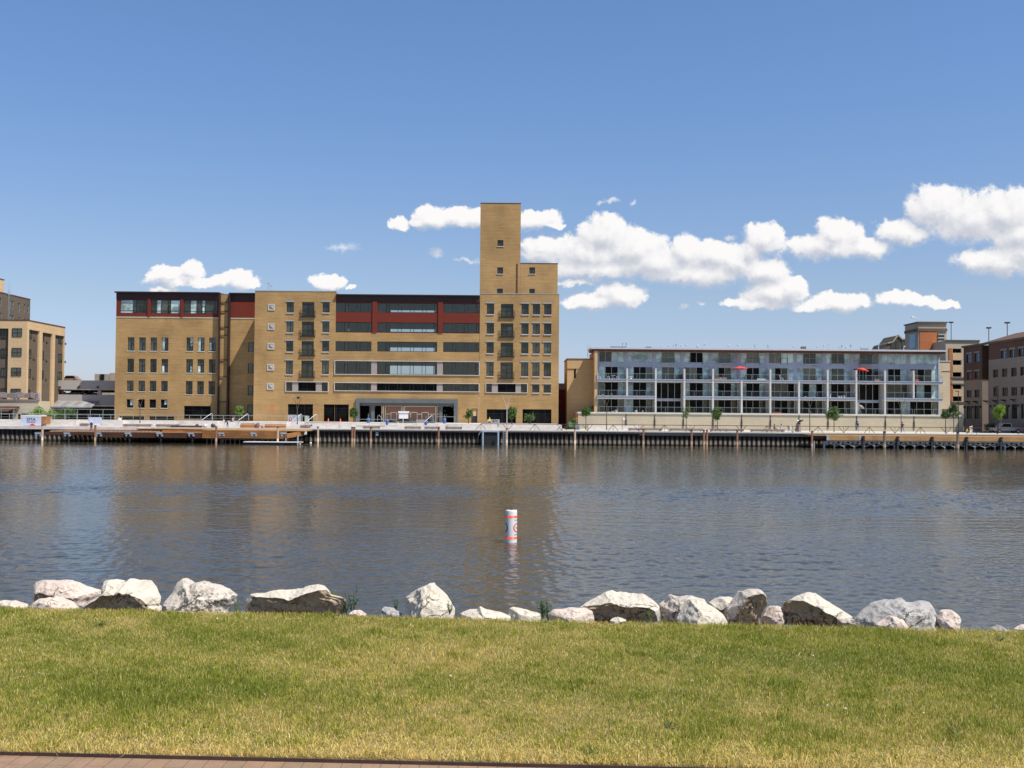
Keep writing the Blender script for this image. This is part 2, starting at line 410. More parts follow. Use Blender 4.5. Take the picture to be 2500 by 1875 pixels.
def rockmat(name, lo, hi, pit, dark):
    k = NB(name)
    base = k.ramp(k.noise(5.0, 6, 0.6), [(0.25, lo), (0.75, hi)])
    v = k.n('ShaderNodeTexVoronoi', feature='DISTANCE_TO_EDGE'); v.inputs['Scale'].default_value = 3.2
    mp = k.n('ShaderNodeMapping'); mp.inputs['Scale'].default_value = (1, 1, 1.8)
    wob = k.n('ShaderNodeVectorMath', operation='ADD'); k.link(k.pos, wob.inputs[0]); k.link(k.mix(0.75, k.noise(4, 5, color=True), (0, 0, 0)), wob.inputs[1])
    k.link(wob.outputs[0], mp.inputs[0]); k.link(mp.outputs[0], v.inputs['Vector'])
    crack = k.ramp(v.outputs[0], [(0.0, (1, 1, 1)), (0.022, (0, 0, 0))])
    cm = k.mix(1.0, crack, k.ramp(k.noise(2.2, 3), [(0.50, (0, 0, 0)), (0.62, (1, 1, 1))]), 'MULTIPLY')
    pits = k.ramp(k.noise(28, 5, 0.7), [(pit, (0, 0, 0)), (pit + 0.07, (1, 1, 1))])
    pm = k.mix(1.0, pits, k.ramp(k.noise(3, 4), [(0.42, (0, 0, 0)), (0.6, (1, 1, 1))]), 'MULTIPLY')
    c = k.mix(pm, base, dark); c = k.mix(cm, c, tuple(x * 0.6 for x in dark))
    k.color(c); k.set(Roughness=0.9)
    n1 = k.bump(k.noise(9, 8, 0.7), 0.05, 1.0)
    b = k.n('ShaderNodeBump'); b.inputs['Distance'].default_value = 0.02; b.invert = True; k.link(cm, b.inputs['Height']); k.link(n1, b.inputs['Normal'])
    k.link(b.outputs[0], k.b.inputs['Normal'])
rockmat('rock_white', (0.58, 0.51, 0.41), (0.73, 0.66, 0.55), 0.60, (0.30, 0.24, 0.19))
rockmat('rock_pink', (0.58, 0.46, 0.38), (0.76, 0.65, 0.56), 0.55, (0.30, 0.2, 0.17))
rockmat('rock_pitted', (0.52, 0.45, 0.37), (0.74, 0.66, 0.57), 0.48, (0.12, 0.10, 0.085))
rockmat('rock_grey', (0.34, 0.33, 0.31), (0.52, 0.49, 0.46), 0.50, (0.16, 0.15, 0.14))
rockmat('rock_undershade', (0.30, 0.225, 0.14), (0.50, 0.39, 0.26), 0.50, (0.08, 0.06, 0.05))  # brown tone that paints shade onto the undercut boulder faces
k = NB('paver')
bt = k.n('ShaderNodeTexBrick'); mp = k.n('ShaderNodeMapping'); mp.inputs['Rotation'].default_value = (0, 0, math.radians(91.5))
wob = k.n('ShaderNodeVectorMath', operation='ADD'); k.link(k.pos, wob.inputs[0])
sc_ = k.n('ShaderNodeVectorMath', operation='SCALE'); sc_.inputs['Scale'].default_value = 0.006; k.link(k.noise(12, 2, color=True), sc_.inputs[0]); k.link(sc_.outputs[0], wob.inputs[1])
k.link(wob.outputs[0], mp.inputs[0]); k.link(mp.outputs[0], bt.inputs['Vector'])
bt.inputs['Scale'].default_value = 1.0; bt.inputs['Brick Width'].default_value = 0.21; bt.inputs['Row Height'].default_value = 0.089
bt.inputs['Mortar Size'].default_value = 0.0018; bt.inputs['Mortar Smooth'].default_value = 0.3
bt.inputs['Color1'].default_value = (0.275, 0.17, 0.105, 1); bt.inputs['Color2'].default_value = (0.245, 0.165, 0.10, 1); bt.inputs['Mortar'].default_value = (0.10, 0.055, 0.035, 1)
k.color(k.mix(1.0, bt.outputs[0], k.ramp(k.noise(9, 6, 0.7), [(0.3, (0.82, 0.84, 0.82)), (0.7, (1.15, 1.12, 1.1))]), 'MULTIPLY')); k.set(Roughness=0.85)
k.bump(k.noise(60, 5), 0.004)

# ------------------------------------------------------------------ mesh and naming helpers
class MB:
    def __init__(s): s.v = []; s.f = []; s.mi = []; s.m = 0
    def quad(s, *p):
        i = len(s.v); s.v += [tuple(q) for q in p]; s.f.append(tuple(range(i, i + len(p)))); s.mi.append(s.m); return s
    def box(s, x0, x1, y0, y1, z0, z1):
        if x0 > x1: x0, x1 = x1, x0
        if y0 > y1: y0, y1 = y1, y0
        if z0 > z1: z0, z1 = z1, z0
        i = len(s.v)
        s.v += [(x0, y0, z0), (x1, y0, z0), (x1, y1, z0), (x0, y1, z0), (x0, y0, z1), (x1, y0, z1), (x1, y1, z1), (x0, y1, z1)]
        for q in ((0, 3, 2, 1), (4, 5, 6, 7), (0, 1, 5, 4), (1, 2, 6, 5), (2, 3, 7, 6), (3, 0, 4, 7)):
            s.f.append(tuple(i + a for a in q)); s.mi.append(s.m)
        return s
    def bar(s, p, q, w, h=None):
        p, q = Vector(p), Vector(q); h = h or w
        d = (q - p).normalized()
        a = d.cross(Vector((0, 0, 1)))
        if a.length < 1e-3: a = Vector((1, 0, 0))
        a.normalize(); b = a.cross(d).normalized()
        i = len(s.v)
        for c in (p, q):
            for sx, sy in ((-1, -1), (1, -1), (1, 1), (-1, 1)):
                s.v.append(tuple(c + a * (sx * w / 2) + b * (sy * h / 2)))
        for f in ((0, 1, 2, 3), (7, 6, 5, 4), (0, 4, 5, 1), (1, 5, 6, 2), (2, 6, 7, 3), (3, 7, 4, 0)):
            s.f.append(tuple(i + a_ for a_ in f)); s.mi.append(s.m)
        return s
    def tube(s, pts, rad, n=8, caps=True):
        pts = [Vector(p) for p in pts]
        if not hasattr(rad, '__len__'): rad = [rad] * len(pts)
        i0 = len(s.v)
        for k_, p in enumerate(pts):
            d = (pts[min(k_ + 1, len(pts) - 1)] - pts[max(k_ - 1, 0)]).normalized()
            a = d.cross(Vector((0, 0.3, 1)) if abs(d.z) < 0.9 else Vector((1, 0, 0))).normalized(); b = d.cross(a)
            for j in range(n):
                t = 2 * math.pi * j / n
                s.v.append(tuple(p + (a * math.cos(t) + b * math.sin(t)) * rad[k_]))
        for k_ in range(len(pts) - 1):
            for j in range(n):
                s.f.append((i0 + k_ * n + j, i0 + k_ * n + (j + 1) % n, i0 + (k_ + 1) * n + (j + 1) % n, i0 + (k_ + 1) * n + j)); s.mi.append(s.m)
        if caps:
            s.f.append(tuple(i0 + j for j in range(n))); s.mi.append(s.m)
            s.f.append(tuple(i0 + (len(pts) - 1) * n + j for j in range(n))); s.mi.append(s.m)
        return s
    def lathe(s, c, prof, n=14):
        return s.tube([(c[0], c[1], c[2] + z) for r, z in prof], [max(r, 0.001) for r, z in prof], n)
    def blob(s, c, r, seed=0, amp=0.2, sub=2):
        bm = bmesh.new(); bmesh.ops.create_icosphere(bm, subdivisions=sub, radius=1.0)
        rx, ry, rz = r if hasattr(r, '__len__') else (r, r, r)
        i = len(s.v)
        for v in bm.verts:
            f = 1 + amp * mnoise.noise(v.co * 1.7 + Vector((seed * 3.1, seed, 0)))
            s.v.append((c[0] + v.co.x * rx * f, c[1] + v.co.y * ry * f, c[2] + v.co.z * rz * f))
        for f in bm.faces: s.f.append(tuple(i + v.index for v in f.verts)); s.mi.append(s.m)
        bm.free(); return s
    def build(s, name, mat, parent=None, smooth=False, kind=None):
        me = bpy.data.meshes.new(name)
        off = ORG.get(parent.name, Vector((0, 0, 0))) if parent else Vector((0, 0, 0))
        me.from_pydata([(x - off.x, y - off.y, z - off.z) for x, y, z in s.v], [], s.f)
        for m_ in (mat if isinstance(mat, (list, tuple)) else [mat]): me.materials.append(MAT[m_])
        me.polygons.foreach_set('material_index', s.mi)
        if smooth: me.polygons.foreach_set('use_smooth', [True] * len(me.polygons))
        me.update()
        o = bpy.data.objects.new(name, me); COL.objects.link(o)
        if parent: o.parent = parent; ORG[o.name] = off.copy()
        if kind: o['kind'] = kind
        return o
ORG = {}
def tag(o, label, cat, group=None):
    o['label'] = label; o['category'] = cat
    if group: o['group'] = group
    return o
def thing(name, label, cat, loc, group=None):
    o = bpy.data.objects.new(name, None); COL.objects.link(o)
    o.location = loc; o.empty_display_size = 0.3
    ORG[o.name] = Vector(loc)
    return tag(o, label, cat, group)
def solo(mb, name, mat, label, cat, org, group=None, smooth=False):
    """a thing that is one mesh, its origin at its base"""
    o = mb.build(name, mat, None, smooth)
    org = Vector(org); o.data.transform(Matrix.Translation(-org)); o.location = org
    ORG[o.name] = org
    return tag(o, label, cat, group)
def copy_tree(o, loc, label, parent=None):
    c = o.copy(); COL.objects.link(c)
    if parent is None: c.location = loc; c['label'] = label; ORG[c.name] = Vector(loc)
    else: c.parent = parent
    for ch in list(o.children): copy_tree(ch, None, None, c)
    return c
def holes_wall(mb, T, u0, u1, v0, v1, holes, rev):
    """front of a wall with openings and their reveals; T(u, v, w) gives the point, w inwards"""
    us = sorted({u0, u1, *[max(u0, min(u1, a)) for h in holes for a in h[:2]]})
    vs = sorted({v0, v1, *[max(v0, min(v1, a)) for h in holes for a in h[2:4]]})
    for j in range(len(vs) - 1):
        cv_ = (vs[j] + vs[j + 1]) / 2; run = None
        for i in range(len(us) - 1):
            cu_ = (us[i] + us[i + 1]) / 2
            solid = not any(h[0] < cu_ < h[1] and h[2] < cv_ < h[3] for h in holes)
            if solid and run is None: run = us[i]
            if run is not None and (not solid or i == len(us) - 2):
                e = us[i + 1] if solid else us[i]
                mb.quad(T(run, vs[j], 0), T(e, vs[j], 0), T(e, vs[j + 1], 0), T(run, vs[j + 1], 0)); run = None
    for h in holes:
        a, b, c, d = max(h[0], u0), min(h[1], u1), max(h[2], v0), min(h[3], v1)
        if c == h[2]: mb.quad(T(a, c, 0), T(b, c, 0), T(b, c, rev), T(a, c, rev))
        if d == h[3]: mb.quad(T(a, d, 0), T(b, d, 0), T(b, d, rev), T(a, d, rev))
        if a == h[0]: mb.quad(T(a, c, 0), T(a, d, 0), T(a, d, rev), T(a, c, rev))
        if b == h[1]: mb.quad(T(b, c, 0), T(b, d, 0), T(b, d, rev), T(b, c, rev))
def TY(Y): return lambda u, v, w: (u, Y + w, v)
def TX(X, s): return lambda u, v, w: (X + s * w, u, v)      # wall on the plane x = X, u runs along y
def tb(mb, T, u0, u1, v0, v1, w0, w1):
    a, b = T(u0, v0, w0), T(u1, v1, w1)
    mb.box(a[0], b[0], a[1], b[1], a[2], b[2])
def window(parent, T, r, rev, mull=(), trans=(), fmat='dark_frame', gmat='glass_dark', fw=0.07, vents=(), panes=None, name='window'):
    u0, u1, v0, v1 = r; fr = MB()
    w0, w1 = rev - 0.10, rev - 0.02
    tb(fr, T, u0, u1, v0, v0 + fw, w0, w1); tb(fr, T, u0, u1, v1 - fw, v1, w0, w1)
    tb(fr, T, u0, u0 + fw, v0 + fw, v1 - fw, w0, w1); tb(fr, T, u1 - fw, u1, v0 + fw, v1 - fw, w0, w1)
    for m in mull:
        x = u0 + (u1 - u0) * m; tb(fr, T, x - fw * 0.45, x + fw * 0.45, v0 + fw, v1 - fw, w0 + 0.003, w1 - 0.003)
    for m in trans:
        z = v0 + (v1 - v0) * m; tb(fr, T, u0 + fw, u1 - fw, z - fw * 0.4, z + fw * 0.4, w0 + 0.006, w1 - 0.006)
    for (a, b, c, d) in vents:        # opening sash: fractions
        x0, x1 = u0 + (u1 - u0) * a, u0 + (u1 - u0) * b; z0, z1 = v0 + (v1 - v0) * c, v0 + (v1 - v0) * d
        for q in ((x0, x1, z0, z0 + .08), (x0, x1, z1 - .08, z1), (x0, x0 + .08, z0, z1), (x1 - .08, x1, z0, z1)):
            tb(fr, T, *q, w0 - 0.03, w1 - 0.01)
    f = fr.build(name, fmat, parent)
    if panes is None:
        g = MB(); g.quad(T(u0, v0, rev - .03), T(u1, v0, rev - .03), T(u1, v1, rev - .03), T(u0, v1, rev - .03)); g.build('pane', gmat, f)
    else:
        edges = [0] + list(mull) + [1]; runs = []
        for i, m in enumerate(panes):
            if runs and runs[-1][0] == m: runs[-1][1].append((edges[i], edges[i + 1]))
            else: runs.append((m, [(edges[i], edges[i + 1])]))
        for m, ls in runs:
            g = MB()
            for a, b in ls:
                x0, x1 = u0 + (u1 - u0) * a, u0 + (u1 - u0) * b
                g.quad(T(x0, v0, rev - .03), T(x1, v0, rev - .03), T(x1, v1, rev - .03), T(x0, v1, rev - .03))
            g.build('pane', m, f)
    return f
def text_mesh(body, size, extrude=0.01):
    cu_ = bpy.data.curves.new('lettering', 'FONT'); cu_.body = body; cu_.size = size; cu_.extrude = extrude; cu_.align_x = 'CENTER'
    o = bpy.data.objects.new('lettering', cu_); COL.objects.link(o)
    dg = bpy.context.evaluated_depsgraph_get(); me = bpy.data.meshes.new_from_object(o.evaluated_get(dg))
    bpy.data.objects.remove(o); return me
rnd = random.Random(11)
ZL, ZU = 2.4, 3.3            # lower promenade and upper terrace levels
DW = 175.0                   # river wall
D0 = 200.0                   # front of the brick building
XS = 8.4                     # where the upper terrace ends
# ------------------------------------------------------------------ setting

def build_river():
    g = np.random.default_rng(3)
    NX, Y0_, Y1_ = 1150, 22.0, 176.0
    ys = [Y0_]
    while ys[-1] < Y1_: ys.append(ys[-1] + (0.07 if ys[-1] < 45 else 0.10 if ys[-1] < 80 else 0.14))
    ys = np.array(ys, np.float32); NY = len(ys)
    s = np.linspace(-1, 1, NX).astype(np.float32)
    half = .53 * ys + 4
    X = s[None, :] * half[:, None]; Y = np.repeat(ys[:, None], NX, 1)
    Z = np.zeros_like(X)
    def comps(n, l0, l1, slope, spread, mean):
        out = np.zeros_like(X)
        for i in range(n):
            lam = l0 * (l1 / l0) ** g.random(); th = mean + g.normal(0, spread); k = 2 * math.pi / lam
            out += (slope * math.sqrt(2 / n) / k) * np.sin(k * (X * math.sin(th) + Y * math.cos(th)) + g.uniform(0, 6.28)).astype(np.float32)
        return out
    def smooth(fx, fy, seed):
        r = np.random.default_rng(seed); o = np.zeros_like(X)
        for i in range(9): o += np.sin(X * fx * r.uniform(.4, 1.6) + Y * fy * r.uniform(.4, 1.6) * r.choice([-1, 1]) + r.uniform(0, 6.28)).astype(np.float32)
        return o / 3
    chop = np.exp(-((Y - 64 - .06 * X + 2.0 * smooth(.05, .02, 5)) / 11) ** 4)         # a rougher band across the middle of the river
    calm = np.exp(-((Y - 96 - .05 * X) / 13) ** 4)
    near = 1 / (1 + np.exp((Y - 48) / 3))
    m = np.clip(1 + .35 * smooth(.03, .12, 7), .45, 1.7)
    Z += comps(26, .8, 2.2, .026, .5, .10) * (m * (.7 + 1.9 * chop))
    Z += comps(34, .22, .8, .052, .85, .15) * (m * (.8 + 1.1 * chop + .3 * near))
    Z += comps(8, 3, 8, .006, .5, -.3)
    V = np.stack([X, Y, Z], 2).reshape(-1, 3)
    n0 = len(V); o1, o2 = float(half[0]), float(half[-1])
    ext = np.array([(-1500, -400, 0), (1500, -400, 0), (1500, Y0_, 0), (o1, Y0_, 0), (-o1, Y0_, 0), (-1500, Y0_, 0), (1500, Y1_, 0), (o2, ys[-1], 0), (-o2, ys[-1], 0), (-1500, Y1_, 0)], np.float32)
    V = np.concatenate([V, ext])
    idx = np.arange(NX * NY).reshape(NY, NX)
    F = np.stack([idx[:-1, :-1], idx[:-1, 1:], idx[1:, 1:], idx[1:, :-1]], 2).reshape(-1, 4)
    F = np.concatenate([F, np.array([(n0, n0 + 1, n0 + 2, n0 + 5), (n0 + 3, n0 + 2, n0 + 6, n0 + 7), (n0 + 5, n0 + 4, n0 + 8, n0 + 9)])])
    me = bpy.data.meshes.new('river'); me.vertices.add(len(V)); me.vertices.foreach_set('co', V.reshape(-1))
    me.loops.add(F.size); me.loops.foreach_set('vertex_index', F.reshape(-1).astype(np.int32)); me.polygons.add(len(F)); me.polygons.foreach_set('loop_start', (np.arange(len(F)) * 4).astype(np.int32))
    try: me.polygons.foreach_set('loop_total', np.full(len(F), 4, np.int32))
    except Exception: pass
    me.polygons.foreach_set('use_smooth', np.ones(len(F), bool)); me.materials.append(MAT['river_water']); me.update(calc_edges=True)
    o = bpy.data.objects.new('river', me); COL.objects.link(o); o['kind'] = 'structure'
build_river()
mb = MB(); mb.quad((-1500, -400, -3), (1500, -400, -3), (1500, DW + 1, -3), (-1500, DW + 1, -3)); mb.build('river_bed', 'soil', kind='structure')
mb = MB()
mb.quad((-1600, 180.6, ZU), (XS, 180.6, ZU), (XS, 6000, ZU), (-1600, 6000, ZU))
mb.quad((XS, 180.6, ZL), (1600, 180.6, ZL), (1600, 6000, ZL), (XS, 6000, ZL))
mb.quad((XS, 180.6, ZL), (XS, 6000, ZL), (XS, 6000, ZU), (XS, 180.6, ZU))
mb.build('street', 'street', kind='structure')
mb = MB()
xl, xr = at(-80, 1050, DW).x, at(2620, 1050, DW).x
mb.box(xl, xr, DW - 0.25, 180.6, ZL - 0.16, ZL + 0.004)                       # walkway slab
mb.box(XS + .1, xr, 180.6, 196.2, ZL - .1, ZL + 0.012)
mb.build('promenade', 'deck_concrete', kind='structure')
mb = MB(); mb.box(xl, XS, 181.2, 199.6, ZU - .1, ZU + 0.01); mb.build('terrace_paving', 'deck_concrete', kind='structure')

# concrete terrace wall between the two levels, with stepped gaps
tw = thing('terrace_wall', 'long white concrete retaining wall below the tan brick building, broken by steps', 'wall', (at(600, 1040, 179).x, 179, ZL))
gaps = [(186, 248), (300, 437), (530, 592), (700, 762), (868, 1092)]
xs = [-80] + [g for ab in gaps for g in ab] + [1372]
for i in range(0, len(xs), 2):
    mb = MB(); a, b = at(xs[i], 1040, 179).x, at(xs[i + 1], 1040, 179).x
    n = max(1, int((b - a) / 2.4))
    for j in range(n):
        p, q = a + (b - a) * j / n, a + (b - a) * (j + 1) / n
        mb.box(p + .012, q - .012, 179, 180.9, ZL + .004, ZU + (0.12 if i < 10 else 0.05))
    mb.build('wall_panel', 'concrete', tw)
for a_, b_ in gaps:
    mb = MB(); a, b = at(a_, 1040, 179).x, at(b_, 1040, 179).x
    for j in range(3): mb.box(a, b, 179.0 + .5 * j, 181.2, ZL + .004 + .3 * j, ZL + .3 * (j + 1))
    mb.build('steps', 'concrete', tw)
# low front kerb of white concrete on the left
kb = MB()
for a_, b_ in ((-80, 370),):
    a, b = at(a_, 1044, DW).x, at(b_, 1044, DW).x
    kb.box(a, b, DW - .30, DW + .5, 1.92, 2.42)
solo(kb, 'parapet', 'concrete', 'low white concrete parapet along the river edge at the left end', 'parapet', (at(150, 1044, DW).x, DW, 1.92))
kb = MB()
for a_, b_ in ((940, 986), (1130, 1176), (1178, 1372)):
    kb.box(at(a_, 1044, 176).x, at(b_, 1044, 176).x, 176.2, 176.7, ZL, ZL + .48)
solo(kb, 'parapet', 'concrete', 'knee high white concrete kerb in pieces in front of the gallery opening', 'parapet', (0, 176.2, ZL))
kb = MB(); kb.box(at(1436, 1040, 190).x, at(1560, 1040, 190).x, 189, 189.6, ZL + .02, ZL + .75)
solo(kb, 'garden_wall', 'concrete', 'low white concrete wall behind the railing left of the glass fronted flats', 'wall', (at(1500, 1040, 190).x, 189, ZL))
# sheet piling
sw = thing('sheet_pile_wall', 'corrugated rusty black steel sheet piling holding up the far bank', 'river wall', (0, DW, 0))
def sheet(px0, px1, period, flat, depth, name):
    a, b = at(px0, 1065, DW).x, at(px1, 1065, DW).x
    dk, fl, tab = MB(), MB(), MB(); x = a; top = 2.0
    while x < b:
        s_ = (period - flat) / 3
        p = [(x, DW + depth), (x + s_, DW + depth), (x + 2 * s_, DW), (x + 2 * s_ + flat, DW), (x + period, DW + depth)]
        for i in range(4):
            t = fl if i == 2 else dk
            t.quad((p[i][0], p[i][1], -1.5), (p[i + 1][0], p[i + 1][1], -1.5), (p[i + 1][0], p[i + 1][1], top), (p[i][0], p[i][1], top))
        tab.box(x + 2 * s_ - .04, x + 2 * s_ + flat + .04, DW - .04, DW + .2, top, top + .05)
        x += period
    dk.build('sheeting', 'sheet_steel', sw); fl.build('sheeting', 'sheet_flat', sw)
    if name: tab.build('cap_plate', 'ledge', sw)
sheet(-80, 1376, 0.765, 0.17, 0.42, False)
sheet(1376, 2620, 0.79, 0.36, 0.45, True)
mb = MB(); mb.box(xl, at(1376, 1050, DW).x, DW - .22, DW + .5, 1.98, 2.2); mb.box(at(1376, 1050, DW).x, at(1560, 1050, DW).x, DW - .22, DW + .5, 2.03, 2.22)
mb.box(at(1560, 1050, DW).x, xr, DW - .22, DW + .5, 1.72, 2.2); mb.build('cap_beam', 'dark_steel', sw)

# ------------------------------------------------------------------ brick building
BB = thing('brick_apartment_building', 'long tan brick apartment building with red top storeys and a tall blank tower', 'building', (at(820, 1034, D0).x, D0, ZU))
def z1(px, py): return (270 + px / 4.484, 690 + py / 4.484)
GM = ['glass_dark', 'glass_grey']
def rz(x0, y0, s, r, Y):                      # rectangle read from an enlarged view
    return rect(x0 + r[0] / s, y0 + r[1] / s, x0 + r[2] / s, y0 + r[3] / s, Y)
BOT = ZU
def zat(py, px, Y): return at(px, py, Y).z
# --- left wing, set back
DWG = 209.0
TW = TY(DWG)
xa, xb = at(283.0, 800, DWG).x, at(546, 800, DWG).x
zroof, zred = zat(715.5, 400, DWG), zat(773.6, 400, DWG)
redw, brw = [], []
w1 = [rz(270, 690, 4.484, r, DWG) for r in ((105, 188, 398, 333), (440, 190, 758, 337), (800, 193, 1168, 340))]
rows = [(598, 745), (833, 983), (1073, 1190), (1276, 1370)]
colsA = [(187, 260), (312, 385), (436, 508), (560, 633)]
colsB = [(830, 905), (954, 1028), (1078, 1152)]
wins = []
def colx(c, Y, x0=270, y0=690, s=4.484, yr=670):
    return at(x0 + c[0] / s, y0 + yr / s, Y).x, at(x0 + c[1] / s, y0 + yr / s, Y).x
for ri, rw in enumerate(rows):
    for c in colsA:
        u = colx(c, DWG); cx_ = 270 + (c[0] + c[1]) / 2 / 4.484
        wins.append((u[0], u[1], zat(690 + rw[1] / 4.484, 320, DWG), zat(690 + rw[0] / 4.484, 320, DWG), ri))
for ri, rw in enumerate([(601, 750), (838, 988), (1078, 1225)]):
    for c in colsB:
        u = colx(c, DWG)
        wins.append((u[0], u[1], zat(690 + rw[1] / 4.484, 490, DWG), zat(690 + rw[0] / 4.484, 490, DWG), ri))
sf = [(rz(270, 690, 4.484, r, DWG)) for r in ((803, 1350, 1095, 1495), (97, 1463, 367, 1530), (425, 1465, 695, 1530))]
mb = MB(); holes_wall(mb, TW, xa, xb, BOT, zred, [w[:4] for w in wins] + sf, 0.30)
mb.quad((xa, DWG, BOT), (xa, DWG + 22, BOT), (xa, DWG + 22, zroof), (xa, DWG, zroof)); mb.build('wall', 'tan_brick', BB)
mb = MB(); holes_wall(mb, TY(DWG + .02), xa, xb, zred, zroof, w1, 0.25); mb.build('wall', 'red_panel', BB)
mb = MB()
for x0_, x1_ in ((398, 440), (758, 800)):
    a, b, _, _ = rz(270, 690, 4.484, (x0_ + 8, 190, x1_ - 4, 375), DWG); mb = MB(); mb.box(a, b, DWG - .14, DWG + .018, zred + .02, zat(731, 400, DWG)); mb.build('pilaster', 'red_panel', BB)
mb = MB(); mb.box(xa, xb, DWG - .06, DWG + .018, zred - .25, zred); mb.build('string_course', 'podium_block', BB)
mb = MB(); mb.box(xa - .25, xb - .9, DWG - .52, DWG + 22, zroof - .02, zroof + .22); mb.build('roof', 'eave', BB)
mb = MB(); mb.box(xa - .02, xb, DWG - .08, DWG + .01, zat(731, 400, DWG) + .02, zroof - .022); mb.build('fascia_or_shade', 'eave', BB)  # dark band paints the eave's shadow onto the top of the red wall
PANE_REFL = {3: (0, .5, 0, 1), 7: (0, .5, 0, .5), 12: (.5, 1, .3, 1), 15: (.5, 1, .4, 1), 17: (0, .45, 0, 1), 20: (0, .45, 0, .5), 18: (0, .4, .1, .6), 19: (.55, 1, 0, .5), 16: (.5, 1, .4, 1)}  # pale quads paint reflections on some panes, given as window fractions
for wi, w in enumerate(wins):
    h_ = w[3] - w[2]
    f = window(BB, TW, w[:4], 0.28, mull=(0.46,) if w[4] < 3 else (), gmat=rnd.choice(GM) if w[4] < 3 else 'glass_black', vents=[(0.5, 0.97, 0.03, 0.58)] if w[4] < 3 else (), fw=.06)
    if wi in PANE_REFL:
        q = PANE_REFL[wi]; m = MB(); W0, H0 = w[1] - w[0], w[3] - w[2]; m.quad(*[(w[0] + W0 * u_, DWG + .245, w[2] + H0 * v_) for u_, v_ in ((q[0], q[2]), (q[1], q[2]), (q[1], q[3]), (q[0], q[3]))]); m.build('pane_reflection', 'glass_teal', f)
    s_ = MB(); s_.box(w[0] - .1, w[1] + .1, DWG - .06, DWG + .1, w[2] - .14, w[2] + .003); s_.build('sill', 'ledge', f)
for i, w in enumerate(w1):
    window(BB, TY(DWG + .02), w, 0.23, mull=((0.48, 0.60, 0.88), (0.2, 0.35, 0.58, 0.68), (0.2, 0.38, 0.54, 0.64, 0.92))[i], trans=(0.2,), gmat='glass_grey', vents=[((0.48, 0.60, 0.03, 0.6)), ((0.6, 0.68, 0.03, 0.6)), ((0.54, 0.64, 0.03, 0.6))][i:i + 1],
           panes=(['glass_teal', 'glass_grey', 'glass_dark', 'glass_dark'], ['glass_dark', 'glass_teal', 'glass_grey', 'glass_dark', 'glass_teal'], ['glass_dark', 'glass_teal', 'glass_dark', 'glass_teal', 'glass_dark', 'glass_dark'])[i])
for r in sf: window(BB, TW, r, 0.28, mull=(0.33, 0.66), trans=(0.68,), gmat='glass_black', name='storefront', fw=.05)
# steel chase columns between wing halves
ch = MB()
for x_ in (535.0, 558.5):
    X = at(x_, 850, DWG - .6).x; ch.box(X - .12, X + .12, DWG - 0.95, DWG - .02, BOT, zroof - .03)
ch.build('column', 'eave', BB)
ch = MB(); X0, X1 = at(536, 850, DWG).x, at(558, 850, DWG).x
for y_ in (738, 761, 799, 819, 879, 920, 981): ch.box(X0, X1, DWG - .5, DWG - .38, zat(y_, 547, DWG) - .06, zat(y_, 547, DWG) + .06)
ch.build('crossbar', 'eave', BB)
ch = MB(); ch.box(at(538.5, 850, DWG).x, at(556, 850, DWG).x, DWG - .30, DWG + 3, BOT, zat(719, 547, DWG)); ch.build('wall', 'tan_brick', BB)
# right half of the wing
xc, xd = at(546, 800, DWG).x, at(640, 800, DWG).x
zr2 = zat(776, 590, DWG); zt2 = zat(718, 590, DWG)
sw_ = []
for q in ((650, 755), (885, 993), (1128, 1235), (1335, 1440)):
    a = at(605.6, 900, DWG).x
    sw_.append((a, a + 2.6, zat(690 + q[1] / 4.484, 612, DWG), zat(690 + q[0] / 4.484, 612, DWG)))
mb = MB(); holes_wall(mb, TW, xc, xd, BOT, zr2, sw_, .25); mb.build('wall', 'tan_brick', BB)
mb = MB(); mb.box(xc, xd, DWG + .02, DWG + .3, zr2, zt2); mb.build('wall', 'red_panel', BB)
mb = MB(); mb.box(xc, xd, DWG - .08, DWG + .01, zat(733, 590, DWG), zt2 - .022); mb.build('fascia_or_shade', 'eave', BB)  # painted eave shadow, continued on the right half
mb = MB(); mb.box(at(561, 720, DWG).x, xd, DWG - .52, DWG + 22, zt2 - .02, zt2 + .22); mb.build('roof', 'eave', BB)
mb = MB(); mb.box(xc, xd, DWG - .06, DWG + .02, zr2 - .25, zr2); mb.build('string_course', 'podium_block', BB)
for w in sw_: window(BB, TW, w, .23, mull=(0.33, 0.66), gmat='glass_grey')
# --- block with vents and balconies
T0 = TY(D0)
def R3(*r): return rz(610, 690, 4.484, r, D0)
bx0, bx1 = at(620.5, 870, D0).x, at(818.5, 870, D0).x
bz = zat(711.5, 720, D0)
Lw, Rw, Dr, Vt = [], [], [], []
yw = [(212, 328), (424, 545), (637, 755), (852, 1003)]
yd = [(213, 370), (425, 585), (640, 798), (853, 1035)]
cl, cr, cd = colx((398, 476), D0, 610, 690, yr=600), colx((792, 869), D0, 610, 690, yr=600), colx((567, 701), D0, 610, 690, yr=600)
for a, b in yw:
    Lw.append((cl[0], cl[1], zat(690 + b / 4.484, 708, D0), zat(690 + a / 4.484, 708, D0)))
    Rw.append((cr[0], cr[1], zat(690 + b / 4.484, 796, D0), zat(690 + a / 4.484, 796, D0)))
for a, b in yd: Dr.append((cd[0], cd[1], zat(690 + b / 4.484, 752, D0), zat(690 + a / 4.484, 752, D0)))
strip1 = R3(397, 1090, 855, 1188)
s1, s2 = R3(415, 1330, 690, 1545), R3(808, 1333, 1082, 1548)
s1 = (s1[0], s1[1], ZU + .02, s1[3]); s2 = (s2[0], s2[1], ZU + .02, s2[3])
mx0, mx1 = at(820, 870, D0).x, at(1170, 870, D0).x
mb = MB(); holes_wall(mb, T0, bx0, bx1, ZU, bz, Lw + Rw + Dr + [strip1, s1, s2], 0.32)
